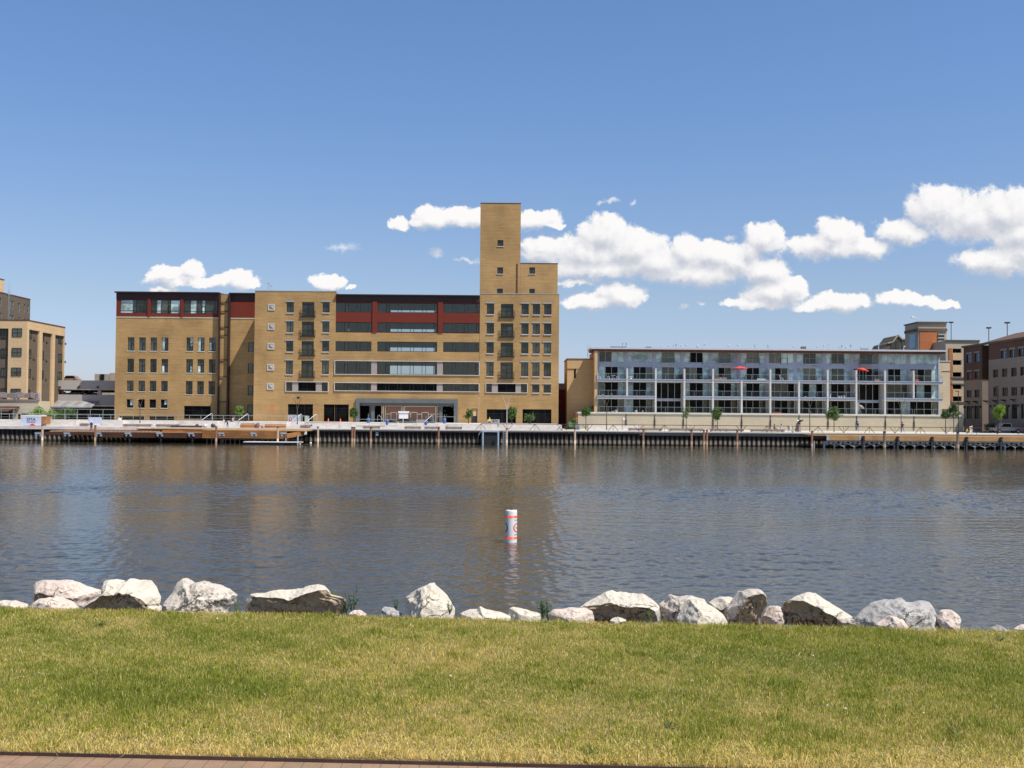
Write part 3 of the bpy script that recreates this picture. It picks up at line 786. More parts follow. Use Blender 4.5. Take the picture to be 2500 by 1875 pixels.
mb.quad((bx0, D0, ZU), (bx0, D0 + 16, ZU), (bx0, D0 + 16, bz), (bx0, D0, bz)); mb.quad((bx1, D0, ZU), (bx1, D0 + 16, ZU), (bx1, D0 + 16, bz), (bx1, D0, bz))
mb.quad((bx0, D0, bz), (bx1, D0, bz), (bx1, D0 + 16, bz), (bx0, D0 + 16, bz)); mb.quad((bx0, D0 + 16, ZU), (bx1, D0 + 16, ZU), (bx1, D0 + 16, bz), (bx0, D0 + 16, bz))
mb.build('wall', 'tan_brick', BB)
mb = MB(); mb.box(bx0 - .05, bx1 + .05, D0 - .05, D0 + .3, bz, bz + .14); mb.build('coping', 'lintel', BB)
def lintel_sill(f, w, wide=.42):
    l = MB(); l.box(w[0] - wide * .5, w[1] + wide * .3, D0 - .09, D0 + .03, w[3] + .003, w[3] + .24); l.build('lintel', 'lintel', f)
    l = MB(); l.box(w[0] - .05, w[1] + .05, D0 - .12, D0 + .03, w[2] - .19, w[2] - .003); l.build('sill', 'white_frame', f)
for w in Lw + Rw:
    f = window(BB, T0, w, .26, mull=(0.55,), trans=(0.55,) if w[3] - w[2] > 1.5 and rnd.random() < .5 else (), gmat=rnd.choice(GM)); lintel_sill(f, w)
def balcony(w, zs=None):
    x0, x1 = w[0] - .36, w[1] + .26; zb = w[2]
    s_ = MB(); s_.box(x0, x1, D0 - .24, D0 - .004, zb - .14, zb - .02); b = s_.build('balcony', 'dark_frame', BB)
    r_ = MB(); ht = 1.12
    for (p, q) in (((x0 + .03, D0 - .20), (x1 - .03, D0 - .20)), ((x0 + .03, D0 - .02), (x0 + .03, D0 - .20)), ((x1 - .03, D0 - .02), (x1 - .03, D0 - .20))):
        for zz in (zb + ht, zb + .08): r_.bar((p[0], p[1], zz), (q[0], q[1], zz), .05)
        n = max(2, int((Vector(p) - Vector(q)).length / .15))
        for i in range(n + 1):
            x, y = p[0] + (q[0] - p[0]) * i / n, p[1] + (q[1] - p[1]) * i / n
            r_.box(x - .011, x + .011, y - .011, y + .011, zb, zb + ht)
    r_.build('railing', 'black_paint', b)
for w in Dr:
    window(BB, T0, w, .28, mull=(0.5,), trans=(0.82,), gmat='glass_dark', name='balcony_door', fw=.09); balcony(w)
for (a, b) in ((235, 305), (448, 517), (660, 732), (892, 963), (1103, 1173)):
    u = colx((199 - (a - 235) * .014, 274 - (a - 235) * .014), D0, 610, 690, yr=a)
    v0, v1 = zat(690 + b / 4.484, 663, D0), zat(690 + a / 4.484, 663, D0)
    m = MB(); e = .2
    for q in ((u[0], u[1], v0, v0 + e), (u[0], u[1], v1 - e, v1), (u[0], u[0] + e, v0 + e, v1 - e), (u[1] - e, u[1], v0 + e, v1 - e)): tb(m, T0, *q, -.10, .02)
    c = (u[0] + e, u[1] - e, v0 + e, v1 - e)
    m.quad((c[0], D0 - .06, c[3]), (c[1], D0 - .06, c[2]), (c[1], D0 - .06, c[3])); m.quad((c[0], D0 - .06, c[3]), (c[1], D0 - .06, c[2]), (c[1], D0 + .02, c[2]), (c[0], D0 + .02, c[3]))
    f = m.build('vent', 'white_frame', BB)
    m = MB(); m.quad((c[0], D0 + .01, c[3]), (c[0], D0 + .01, c[2]), (c[1], D0 + .01, c[2]))
    for i in range(1, 6):
        t = i / 6; m.bar((c[0] + .02, D0 - .01, c[2] + (c[3] - c[2]) * t), (c[0] + (c[1] - c[0]) * (1 - t), D0 - .01, c[2] + (c[3] - c[2]) * t), .03)
    m.build('louvre', 'lintel', f)
def framed(r, fw=.12, proud=.14):
    m = MB(); a, b, c, d = r
    for q in ((a - fw, b + fw, c - fw, c), (a - fw, b + fw, d, d + fw), (a - fw, a, c, d), (b, b + fw, c, d)): tb(m, T0, *q, -proud, .02)
    return m.build('window_surround', 'white_frame', BB)
def strip(r, cuts, gms, piers):
    """ribbon window: white surround, panes between pale piers"""
    f = framed(r); a, b, c, d = r; L = b - a
    for p, q in piers: m = MB(); m.box(a + L * p, a + L * q, D0 + .02, D0 + .2, c, d); m.build('pier', 'pier_panel', f)
    for (p, q), g in zip(cuts, gms):
        window(BB, T0, (a + L * p, a + L * q, c, d), .3, gmat=g, fw=.05, mull=(0.5,) if (q - p) * L > 3 else ())
strip(strip1, ((0, .145), (.285, .71), (.85, 1)), ('glass_dark', 'glass_black', 'glass_dark'), ((.145, .285), (.71, .85)))
window(BB, T0, s1, .3, mull=(0.33, 0.66), trans=(0.78,), gmat='glass_black', name='storefront', fw=.06)
# --- middle bay, hollow behind real glass
def R4(*r): return rz(800, 690, 4.485, r, D0)
segs = [colx((86, 480), D0, 800, 690, 4.485, 600), colx((544, 1200), D0, 800, 690, 4.485, 600), colx((1265, 1659), D0, 800, 690, 4.485, 600)]
my = [(218, 333), (433, 548), (643, 760), (860, 1010), (1100, 1190)]
mz = [(zat(690 + b / 4.485 - .9, 995, D0) - .0, zat(690 + a / 4.485 + 1.0, 995, D0)) for a, b in my]
mroof = zat(722.3, 995, D0); mred = zat(813, 995, D0)
ptop = zat(973.6, 990, D0); pin = zat(987.5, 990, D0)
portal = (at(869, 1010, D0).x, at(1117.5, 1010, D0).x, ZU, ptop)
door = rz(800, 690, 4.485, (1577, 1382, 1637, 1545), D0); door = (door[0], door[1], ZU, door[3])
mh = [(s[0], s[1], z[0], z[1]) for s in segs for z in mz]
lowfull = [(portal[0], portal[1], ZU - .1, ptop), door, s2]
mb = MB(); holes_wall(mb, T0, bx1, mx1, ZU, mred, [h for h in mh if h[3] < mred + .5 and h[2] < mred - 1] + lowfull, .32)
mb.build('wall', 'tan_brick', BB)
mb = MB(); holes_wall(mb, TY(D0 + .05), bx1, mx1, mred, mroof, [h for h in mh if h[2] > mred - .3], .25); mb.build('wall', 'red_panel', BB)
for i in (0, 1): mb = MB(); mb.box(segs[i][1] + .12, segs[i + 1][0] - .12, D0 - .10, D0 + .05, mred, zat(737, 995, D0)); mb.build('pilaster', 'red_panel', BB)
mb = MB(); mb.box(bx1 + .01, mx1 - .01, D0 - .46, D0 + 16, mroof, mroof + .2); mb.build('roof', 'eave', BB)
mb = MB(); mb.box(bx1 + .01, mx1 - .01, D0 - .07, D0 + .045, zat(737, 995, D0) + .02, mroof - .003); mb.build('fascia_or_shade', 'eave', BB)  # shadow below the middle eave, painted as a dark band
for ri in (3, 4): framed((segs[0][0], segs[2][1], mz[ri][0], mz[ri][1]), .13, .16)
for ri in (3, 4):
    for i in (0, 1): mb = MB(); mb.box(segs[i][1] + .02, segs[i + 1][0] - .02, D0 - .02, D0 + .2, mz[ri][0], mz[ri][1]); mb.build('pier', 'pier_panel', BB)
for si, s in enumerate(segs):
    for ri, z in enumerate(mz):
        mu = ((.25, .345, .58, .68, .9), (.145, .2, .34, .40, .55, .605, .75, .81, .945), (.255, .35, .58, .68, .91))[si]
        vt = ((.25, .345, .02, .76),) if si == 0 else (((.145, .2, .02, .76), (.945, .997, .02, .76)) if si == 1 else ((.91, .995, .02, .76),))
        if ri == 4: vt = ()
        window(BB, T0, (s[0], s[1], z[0], z[1]), .27, mull=mu, gmat='clear_glass' if ri < 4 else 'glass_black' if si == 1 else 'glass_dark', vents=vt, fw=.10)
DB = D0 + 13.0
it = MB(); it.m = 0
for ri, z in enumerate(mz): it.box(mx0 + .3, mx1 - .3, D0 + .6, DB, z[0] - .75, z[0] - .12)        # floors
it.build('floor', 'interior', BB)
for s in (segs[0][1] + .8, segs[1][1] + .8): it = MB(); it.box(s - .15, s + .15, D0 + 1.5, DB, ZU + 6, mroof - .05); it.build('interior_wall', 'interior', BB)
it = MB()
bh = [(at(953, 800, DB).x, at(1062, 800, DB).x, zat(my_b, 1005, DB) , zat(my_a, 1005, DB)) for my_a, my_b in ((757.5, 782), (803.5, 826), (848.5, 873), (893, 921))]
bh.append((at(838, 760, DB).x, at(852, 760, DB).x, bh[0][2], bh[0][3])); bh.append((at(838, 810, DB).x, at(852, 810, DB).x, bh[1][2], bh[1][3]))
holes_wall(it, TY(DB), mx0, mx1, ZU + 5.5, mroof, bh, .3)
it.build('rear_wall', 'interior', BB)
# gallery opening on the ground floor
pf = MB(); a, b, c, d = portal
jw = at(878, 1010, D0).x - a
pf.box(a, b, D0 - .35, D0 + .5, pin + .25, d); pf.box(a, a + jw, D0 - .35, D0 + .5, c, pin + .25); pf.box(b - jw, b, D0 - .35, D0 + .5, c, pin + .25)
PF = pf.build('portal', 'portal_grey', BB)
pf = MB(); pf.box(a + jw, b - jw, D0 + .1, D0 + .5, pin - .28, pin + .245); pf.build('beam', 'portal_grey', PF)
for x0_, x1_ in ((905.5, 913.8), (1072.5, 1080)):
    m = MB(); p, q = at(x0_, 1010, D0).x, at(x1_, 1010, D0).x
    m.box(p, q, D0 + .2, D0 + .8, ZU, pin - .5); m.box(p - .07, q + .07, D0 + .12, D0 + .9, pin - .5, pin - .29); m.build('column', 'portal_grey', PF)
for q in ((a, b, D0 + 10, D0 + 10.3, ZU, d), (a - .2, a, D0 + .5, D0 + 10, ZU, d), (b, b + .2, D0 + .5, D0 + 10, ZU, d)): m = MB(); m.box(*q); m.build('interior_wall', 'interior', PF)
m = MB(); m.box(a, b, D0 + .9, D0 + 10, pin + .1, pin + .3); m.build('ceiling', 'interior', PF)
DP = D0 + 1.0
pa, pb = at(931, 1010, DP).x, at(1073, 1010, DP).x
ptp = zat(989.5, 1000, DP)
m = MB(); m.box(pa, pb, DP, DP + .1, ZU, ptp); SH = m.build('partition', 'sheathing', PF)
m = MB()
def yl(x0_, y0_, x1_, y1_):
    r = rz(860, 970, 8.508, (x0_, y0_, x1_, y1_), DP); m.box(r[0], r[1], DP - .03, DP + .002, r[2], r[3])
for q in ((680, 168, 1030, 186), (680, 186, 692, 560), (1020, 186, 1032, 300), (1048, 165, 1062, 560), (1078, 168, 1740, 196), (1078, 196, 1092, 560), (1725, 196, 1740, 580), (1755, 168, 1805, 200), (1755, 200, 1766, 560),
          (690, 340, 800, 352), (800, 308, 925, 320), (800, 320, 810, 500), (918, 320, 928, 480), (928, 342, 1050, 352), (1092, 342, 1208, 352), (1208, 306, 1352, 322), (1208, 322, 1220, 500), (1342, 322, 1354, 500), (1220, 486, 1342, 498),
          (1354, 342, 1440, 356), (1440, 308, 1586, 322), (1440, 322, 1452, 500), (1574, 322, 1586, 500), (1452, 486, 1574, 500), (1586, 342, 1725, 356), (640, 168, 655, 560), (605, 168, 612, 560), (1766, 345, 1805, 356)): yl(*q)
for i in range(9): yl(612, 172 + i * 19, 640, 179 + i * 19)
m.build('seam_tape', 'yellow_tape', SH)
m = MB(); 
for x_ in (1840, 1990, 2030): pass
r = rz(860, 970, 8.508, (355, 165, 380, 560), D0 + 2.2); m.box(r[0], r[1], D0 + 2.2, D0 + 2.4, ZU, r[3]); m.build('post', 'pier_panel', PF)
m = MB()
for (x_, y_) in ((1970, 188), (2010, 178), (2065, 205), (2105, 190), (2110, 255), (1925, 280), (1960, 365)):
    p = at(860 + x_ / 8.508, 970 + y_ / 8.508, D0 + 2); m.blob(p, .09, 1, .1, 1)
m.build('festoon_bulb', 'white_paint', PF)
m = MB(); q = list(door); m.box(q[0], q[1], D0 + .1, D0 + .14, (q[2] + q[3]) / 2, q[3]); m.m = 1; m.box(q[0], q[1], D0 + .12, D0 + .2, q[2], (q[2] + q[3]) / 2); m.m = 2
for e in ((q[0] - .05, q[0] + .07), (q[1] - .07, q[1] + .05)): m.box(*e, D0 - .04, D0 + .2, q[2], q[3])
m.box(q[0] + .07, q[1] - .07, D0 - .04, D0 + .2, q[3] - .1, q[3] + .03)
m.build('door', ['beige_panel', 'black_paint', 'soffit'], BB)
window(BB, T0, s2, .3, mull=(0.49,), trans=(0.78,), gmat='glass_black', name='storefront', fw=.06)
# --- tower block
def R5(*r): return rz(1140, 480, 2.862, r, D0)
tx0, tx1 = at(1170.6, 870, D0).x, at(1364.3, 870, D0).x
tz = zat(718.2, 1268, D0)
cols = [colx(c, D0, 1140, 480, 2.862, 1100) for c in ((136.5, 187), (379, 429), (458, 508), (537, 588))]
dcol = colx((235, 322), D0, 1140, 480, 2.862, 1100)
tr = [(748, 823), (884, 960), (1018, 1096), (1157, 1255)]; td = [(750, 842), (885, 980), (1020, 1118), (1158, 1270)]
TWn = [(c[0], c[1], zat(480 + b / 2.862, 1268, D0), zat(480 + a / 2.862, 1268, D0)) for c in cols for a, b in tr]
TDr = [(dcol[0], dcol[1], zat(480 + b / 2.862, 1240, D0), zat(480 + a / 2.862, 1240, D0)) for a, b in td]
row5 = [(c[0], c[1], zat(480 + 1370 / 2.862, 1320, D0), zat(480 + 1312 / 2.862, 1320, D0)) for c in cols[2:]]
strip2 = R5(134, 1308, 420, 1368)
g1, g2 = R5(138, 1486, 342, 1583), R5(388, 1486, 590, 1583); g1 = (g1[0], g1[1], ZU + .02, g1[3]); g2 = (g2[0], g2[1], ZU + .02, g2[3])
mb = MB(); holes_wall(mb, T0, tx0, tx1, ZU, tz, TWn + TDr + row5 + [strip2, g1, g2], .32)
mb.quad((tx0, D0, ZU), (tx0, D0 + 16, ZU), (tx0, D0 + 16, tz), (tx0, D0, tz)); mb.quad((tx1, D0, ZU), (tx1, D0 + 16, ZU), (tx1, D0 + 16, tz), (tx1, D0, tz))
mb.quad((tx0, D0, tz), (tx1, D0, tz), (tx1, D0 + 16, tz), (tx0, D0 + 16, tz)); mb.quad((tx0, D0 + 16, ZU), (tx1, D0 + 16, ZU), (tx1, D0 + 16, tz), (tx0, D0 + 16, tz))
mb.build('wall', 'tan_brick', BB)
mb = MB(); mb.box(tx0, tx1 + .04, D0 - .04, D0 + .25, tz, tz + .12); mb.build('coping', 'lintel', BB)
for w in TWn + row5:
    f = window(BB, T0, w, .26, mull=(0.55,), gmat=rnd.choice(GM), vents=[(0.5, .97, .03, .8)] if rnd.random() < .4 else ()); lintel_sill(f, w)
for w in TDr: window(BB, T0, w, .28, mull=(0.5,), trans=(0.82,), gmat='glass_dark', name='balcony_door', fw=.09); balcony(w)
strip(strip2, ((0, .14), (.285, .72), (.85, 1)), ('glass_dark', 'glass_black', 'glass_dark'), ((.14, .285), (.72, .85)))
for g in (g1, g2): window(BB, T0, g, .3, mull=(0.25, .5, .55) if g is g1 else (.5, .56, .78), trans=(0.68,), gmat='glass_black', name='storefront', fw=.06)
a, b = at(1172.2, 600, D0).x, at(1271.0, 600, D0).x; zt = zat(496, 1222, D0)
w3 = [rect(x, y, x2, y2, D0 + .3) for x, y, x2, y2 in ((1214.6, 586, 1228.9, 601), (1214, 652.8, 1228.2, 668.5), (1213.4, 704.6, 1227.6, 716.3))]
def hut(a, b, z1_, ws, dpt):
    T = TY(D0 + .3); mb = MB(); holes_wall(mb, T, a, b, tz, z1_, ws, .25)
    for x in (a, b): mb.quad((x, D0 + .3, tz), (x, D0 + dpt, tz), (x, D0 + dpt, z1_), (x, D0 + .3, z1_))
    mb.quad((a, D0 + .3, z1_), (b, D0 + .3, z1_), (b, D0 + dpt, z1_), (a, D0 + dpt, z1_)); mb.quad((a, D0 + dpt, tz), (b, D0 + dpt, tz), (b, D0 + dpt, z1_), (a, D0 + dpt, z1_))
    mb.build('wall', 'tan_brick', BB)
    mb = MB(); mb.box(a - .04, b + .04, D0 + .26, D0 + .5, z1_, z1_ + .12); mb.build('coping', 'soffit', BB)
    for w in ws:
        f = window(BB, T, w, .2, mull=(.5,), gmat='glass_dark'); l = MB(); l.box(w[0] - .08, w[1] + .08, D0 + .2, D0 + .32, w[2] - .14, w[2] - .003); l.build('sill', 'white_frame', f)
hut(a, b, zt, w3, 9.0)
a2, b2 = at(1264.6, 680, D0).x, at(1361.6, 680, D0).x; zt_ = zat(643, 1310, D0)
w4 = [rect(x, y, x2, y2, D0 + .3) for x, y, x2, y2 in ((1292.3, 652.8, 1306.3, 668.5), (1292.2, 705, 1305.6, 716.6))]
hut(b + .02, b2, zt_, w4, 8.0)
m = MB(); m.box(at(1260.8, 680, D0).x, at(1264.0, 680, D0).x, D0 + .22, D0 + .297, tz + .01, zt_ - .05); m.build('expansion_joint', 'soffit', BB)
for p0, hh in ((655.5, 2.0), (661.5, 1.5)):
    X = at(p0, 700, D0 + 3).x; m = MB(); m.bar((X, D0 + 3, bz), (X, D0 + 3, bz + hh), .09); m.bar((X - .35, D0 + 3, bz + hh * .93), (X + .3, D0 + 3, bz + hh * .93), .12); m.build('antenna', 'galvanised', BB)

# ------------------------------------------------------------------ glass fronted flats on the right
GB = thing('glass_fronted_flats', 'low white framed flats with long rows of glazed balconies on a tan podium', 'building', (at(1870, 1050, D0).x, 196, ZL))
DG, DR = 200.0, 202.6
fx = [1461 + 69.95 * i for i in range(13)]; fx[-1] = 2300
cxs = [at(x, 940, DG).x for x in fx]                               # column axes in front
rxs = [c for c in cxs]
def zz(py, Y, px=1640): return at(px, py, Y).z
L = dict(rooft=zz(849.2, 200.15), roofb=zz(853.8, 200.15), w4t=zz(858.5, DR), w4b=zz(885.5, DR), w3t=zz(895.6, DR), fl3=zz(926, DG), fl3b=zz(933, DG), w2t=zz(934.6, DR), fl2=zz(967, DG), fl2b=zz(974.6, DG), fl1=zz(1007.3, DG), pod=zz(1011.3, 196))
m = MB(); m.box(at(1442.5, 851, 200.15).x, at(2311, 851, 200.15).x, 200.15, 208.2, L['roofb'] + .04, L['rooft']); m.build('roof', 'roof_white', GB)
m = MB(); m.box(at(1445, 856, 200.3).x, at(2309, 851, 200.3).x, 200.35, 208, L['roofb'] - .30, L['roofb'] + .037); m.build('soffit', 'soffit', GB)
RFZ = L['roofb'] - .3

# recessed facade frame
xL, xR = at(1455.5, 930, DR).x, at(2293, 930, DR).x
fr = MB()
fr.box(xL, xR, DR, DR + .3, L['w4b'], L['w3t'])
for i, x in enumerate(cxs[:-1]):
    fr.box(x - .28, x + .28, DR - .02, DR + .3, L['fl3'], RFZ)
fr.build('upper_frame', 'pale_steel', GB)
patt4 = {0: 'ddtt', 1: 'tttt', 2: 'tggt', 3: 'tbbt', 4: 'tggt', 5: 'tggt', 6: 'ggtt', 7: 'tddt', 8: 'tddt', 9: 'tddg', 10: 'tttt', 11: 'tttt'}
patt3 = {0: 'tbbt', 1: 'tbbg', 2: 'tddt', 3: 'dgbt', 4: 'tbdt', 5: 'tbbt', 6: 'tbdt', 7: 'tggt', 8: 'tddt', 9: 'dbbd', 10: 'tbbt', 11: 'dbdt'}
patt2 = {0: 'gbbt', 1: 'tbbt', 2: 'bbbb', 3: 'tbbt', 4: 'tbbt', 5: 'tbbt', 6: 'dddb', 7: 'tbtb', 8: 'tbbg', 9: 'dbbb', 10: 'gddg', 11: 'btbt'}
patt1 = {0: 'gbbg', 1: 'tbbg', 2: 'bbbb', 3: 'dbbd', 4: 'dbbd', 5: 'bbbd', 6: 'gbbg', 7: 'dbbd', 8: 'dbbg', 9: 'tbbb', 10: 'gbbt', 11: 'bbbg'}
GMAP = {'t': 'glass_teal', 'd': 'glass_dark', 'g': 'glass_grey', 'b': 'glass_black'}
TR = TY(DR)
for i in range(12):
    a, b = cxs[i] + .3, cxs[i + 1] - .3
    if i == 11: b = xR - .05
    for lv, pt, z0_, z1_ in ((4, patt4, L['w4b'], RFZ), (3, patt3, L['fl3'], L['w3t']), (2, patt2, L['fl2'], L['fl3b'] + .02), (1, patt1, L['fl1'], L['fl2b'] + .02)):
        aa, bb = (a - .02, b + .02) if lv > 2 else (a - .14, b + .14 if i < 11 else b)
        if lv <= 2 and i in (2, 9):
            if lv == 2: z0_ = L['fl2b'] + .1
            else: z1_ = L['fl2b'] - .25
        window(GB, TR, (aa, bb, z0_, z1_), .12, mull=(.25, .5, .75), fmat='white_frame', fw=.09, panes=[GMAP[c] for c in pt[i]])
        # sliding door partly open / interior curtains vary with the pattern only
    if i in (2, 9):
        m = MB(); m.box(a - .14, b + .14, DR - .05, DR + .2, L['fl2b'] - .25, L['fl2b'] + .1); m.build('transom_band', 'pale_steel', GB)
# slabs, fins and front columns
def seg(i0, i1, z0_, z1_, x_r=None):
    m = MB(); m.box(cxs[i0] - .3, x_r if x_r else cxs[i1] - .17, DG + .04, DR + .1, z0_ + .10, z1_ - .08); m.box(cxs[i0] - .3, x_r if x_r else cxs[i1] - .17, DG - .16, DR + .1, z1_ - .077, z1_); m.m = 1; m.box(cxs[i0] - .3, x_r if x_r else cxs[i1] - .17, DG - .09, DR + .1, z0_, z0_ + .097)
    m.m = 0; m.build('balcony_slab', ['pale_steel', 'white_frame'], GB)
seg(0, 12, L['fl3b'], L['fl3'], at(2303, 930, DG).x)
seg(0, 2, L['fl2b'], L['fl2']); seg(3, 9, L['fl2b'], L['fl2']); seg(10, 12, L['fl2b'], L['fl2'], at(2303, 970, DG).x)
for i in range(1, 12):
    x = cxs[i]; low = L['fl1'] if i != 1 else L['fl2']
    if i == 11: low = L['fl2']
    top3 = L['fl3b']
    m = MB(); m.box(x - .16, x + .16, DG - .12, DR - .06, low, L['fl3b'])
    if i not in (5, 7): m.box(x - .16, x + .16, DG - .12, DR - .06, L['fl3b'] + .003 - .003, L['fl3'] + 2.0)
    else: m.box(x - .16, x + .16, DG - .12, DG + .1, L['fl3b'], L['fl3'])
    m.build('partition_fin', 'white_fin', GB)
for i in (1, 11):
    m = MB(); x = cxs[i]; m.box(x - .28, x + .28, DR - .1, DR + .1, L['fl1'], L['fl2b']); m.build('column', 'pale_steel', GB)
m = MB(); m.box(cxs[0] - .22, cxs[0] + .1, DR - .9, DR + .3, L['fl1'], RFZ); m.box(xR - .25, xR, DR - .25, DR + .3, L['fl1'], RFZ); m.build('column', 'pale_steel', GB)
# railings: thin handrails with glass below
for lv, zf in ((3, L['fl3']), (2, L['fl2']), (1, L['fl1'])):
    for i in range(12):
        if lv == 2 and i in (2, 9): continue
        a, b = cxs[i] + .18, cxs[i + 1] - .18
        if i == 11: b = at(2302, 930, DG).x
        m = MB(); m.bar((a, DG + .02, zf + 1.02), (b, DG + .02, zf + 1.02), .04)
        for t in range(4): m.bar((a + (b - a) * t / 3, DG + .02, zf), (a + (b - a) * t / 3, DG + .02, zf + 1.02), .03)
        f = m.build('railing', 'rail_grey', GB)
        m = MB(); m.quad((a, DG + .02, zf + .08), (b, DG + .02, zf + .08), (b, DG + .02, zf + .98), (a, DG + .02, zf + .98)); m.build('glass_panel', 'rail_glass', f)
for i in (2, 4, 7, 9):                                             # juliet balconies
    x0_, x1_ = cxs[i] + 1.35, cxs[i] + 3.95; zf = L['w4b'] - .1
    if i == 7: x0_ += .3; x1_ += .3
    m = MB(); m.box(x0_, x1_, DR - 1.0, DR - .003, zf - .14, zf); m.build('balcony_slab', 'white_frame', GB)
    m = MB()
    for p, q in (((x0_, DR - .97), (x1_, DR - .97)), ((x0_, DR), (x0_, DR - .97)), ((x1_, DR), (x1_, DR - .97))):
        m.bar((*p, zf + 1.05), (*q, zf + 1.05), .04); m.bar((*p, zf), (*p, zf + 1.05), .04)
    f = m.build('railing', 'rail_grey', GB)
    m = MB(); m.quad((x0_, DR - .97, zf), (x1_, DR - .97, zf), (x1_, DR - .97, zf + 1), (x0_, DR - .97, zf + 1)); m.build('glass_panel', 'rail_glass', f)
for i in (3, 5, 6, 8):
    x0_ = cxs[i] + (1.3 if i != 6 else 2.6); x1_ = x0_ + (2.6 if i != 6 else 1.3); zf = L['w4b'] - .2
    m = MB(); m.bar((x0_, DR - .12, zf + 1.2), (x1_, DR - .12, zf + 1.2), .05); m.bar((x0_, DR - .12, zf), (x0_, DR - .12, zf + 1.2), .05); m.bar((x1_, DR - .12, zf), (x1_, DR - .12, zf + 1.2), .05); m.build('railing', 'black_paint', GB)
# yellow side wing and return
ysx = at(1458, 930, DG).x
m = MB(); m.box(at(1451.5, 930, DG + .4).x, ysx + .05, DG + .4, 214, ZL, RFZ - .005); m.build('wall', 'yellow_render', GB)
yw0, yw1, ywz = at(1384.5, 950, 204.5).x, at(1452, 950, 204.5).x, zz(877, 204.5, 1420)
m = MB(); m.box(yw0, at(1452, 950, 204.5).x + .5, 204.5, 216, ZL, ywz); m.build('wall', 'yellow_render', GB)
m = MB(); m.box(yw0 - .1, at(1452, 950, 204.5).x, 204.4, 216.1, ywz + .003, ywz + .14); m.build('coping', 'soffit', GB)
r = rect(1401.5, 901, 1405.8, 923, 204.5); m = MB(); m.box(r[0], r[1], 204.46, 204.52, r[2], r[3]); m.build('window', 'glass_black', GB)
for a_, b_ in ((1385.5, 1406),): m = MB(); m.box(at(a_, 900, 204.4).x, at(b_, 900, 204.4).x, 204.40, 204.49, zz(901, 204.5, 1390), zz(900, 204.5, 1390)); m.build('ledge', 'soffit', GB)
m = MB(); X = at(1434.6, 860, 203).x
m.bar((X, 203, ywz), (X, 203, zz(844.5, 203, 1435)), .07); m.bar((X, 203, zz(844.5, 203, 1435)), (X + .6, 203, zz(844.5, 203, 1435)), .07); m.bar((X + .6, 203, zz(844.5, 203, 1435)), (X + .6, 203, zz(850, 203, 1435)), .07)
for i in range(4): m.bar((X, 203, ywz + .6 + i * .5), (X + .3, 203, ywz + .6 + i * .5), .05)
m.build('ladder', 'galvanised', GB)
# stair tower on the right end
sx0, sx1, sz = at(2289, 950, 203.5).x, at(2319.5, 950, 203.5).x, zz(883, 203.5, 2300)
m = MB(); m.box(sx0 - 1.5, sx1, 203.5, 214, ZL, sz); m.build('wall', 'cream_tower', GB)
m = MB(); m.box(sx0 - 1.5, sx1 + .1, 203.4, 214.1, sz + .003, sz + .2); m.build('coping', 'white_frame', GB)
m = MB(); m.box(sx0 + .8, sx1 + .02, 203.44, 203.5, zz(906.8, 203.5, 2310), zz(906, 203.5, 2310)); m.box(sx0 + .8, sx1 + .02, 203.44, 203.5, zz(999.8, 203.5, 2310), zz(999, 203.5, 2310)); m.build('joint', 'soffit', GB)
# podium
px0, px1 = at(1411, 1030, 196).x, at(2352, 1030, 196).x
m = MB(); m.box(px0, px1, 196, 203.4, ZL + .012, L['pod']); m.build('podium', 'podium_block', GB)
m = MB(); m.box(px0 - .1, px1 + .05, 195.85, 203.4, L['pod'] + .003, L['fl1'] - .003); m.build('ledge', 'ledge', GB)
m = MB(); m.box(px0 - .35, px0 - .003, 196.1, 203.4, ZL + .012, L['pod']); m.build('wall', 'orange_brick', GB)
m = MB()
for i in range(1, 12):
    X = at(fx[i] - (2.5 if fx[i] < 1700 else 0) + (0 if fx[i] < 2000 else 1), 1030, 196).x
    m.box(X - .05, X + .05, 195.9, 195.997, zz(1024, 196), L['pod']); m.box(X - .10, X + .10, 195.86, 195.997, zz(1040, 196), zz(1024, 196)); m.box(X - .04, X + .04, 195.9, 195.997, ZL + .3, zz(1040, 196))
m.build('downpipe', 'black_paint', GB)
# roof plant of the flats: each vent its own part
for x_, y_, kd in ((1520, 839, 'p'), (1528.5, 839, 'p'), (1646, 842, 'w'), (1650.5, 841, 'p'), (1663, 843, 'w'), (1676, 842, 'w'), (1703, 844, 'w'), (1721, 840, 'w'), (1779, 843, 'w'), (1803, 842, 'w'), (1843, 844, 'p'), (1875, 845, 'p'), (1938, 845, 'w'), (1996, 845, 'w'), (2012, 843, 'w'), (2021, 841, 'a'), (2050, 846, 'w'), (2055, 845, 'p'), (2077, 844, 'p'), (2103, 847, 'w'), (2145, 843, 'p'), (2208, 846, 'w'), (1704, 845, 'w'), (1633, 843, 'w'), (1615, 843.5, 'w'), (2066, 847, 'w')):
    X = at(x_, y_, 203).x; Z = at(x_, y_, 203).z; m = MB()
    if kd == 'w': m.bar((X - .12, 203, L['rooft'] - .02), (X - .12, 203, Z - .1), .10); m.blob((X, 203, Z), (.22, .2, .14), x_, .1, 1)
    elif kd == 'p': m.bar((X, 203, L['rooft'] - .02), (X, 203, Z), .16); m.bar((X, 203, Z), (X, 203, Z + .18), .30)
    else: m.bar((X, 203, L['rooft'] - .02), (X, 203, Z + .2), .05); m.bar((X - .3, 203, Z), (X + .3, 203, Z), .04)
    m.build('roof_vent', 'roof_white' if kd == 'w' else 'galvanised', GB)
m = MB()
for x_, w_ in ((1497, .9), (1517, 2.0), (1584, 1.0), (1963, .8), (2113, 1.2), (2158, .8)): X = at(x_, 845, 201).x; m.box(X - w_ / 2, X + w_ / 2, 201, 202, L['rooft'], L['rooft'] + .22 + (.3 if x_ == 1963 else 0))
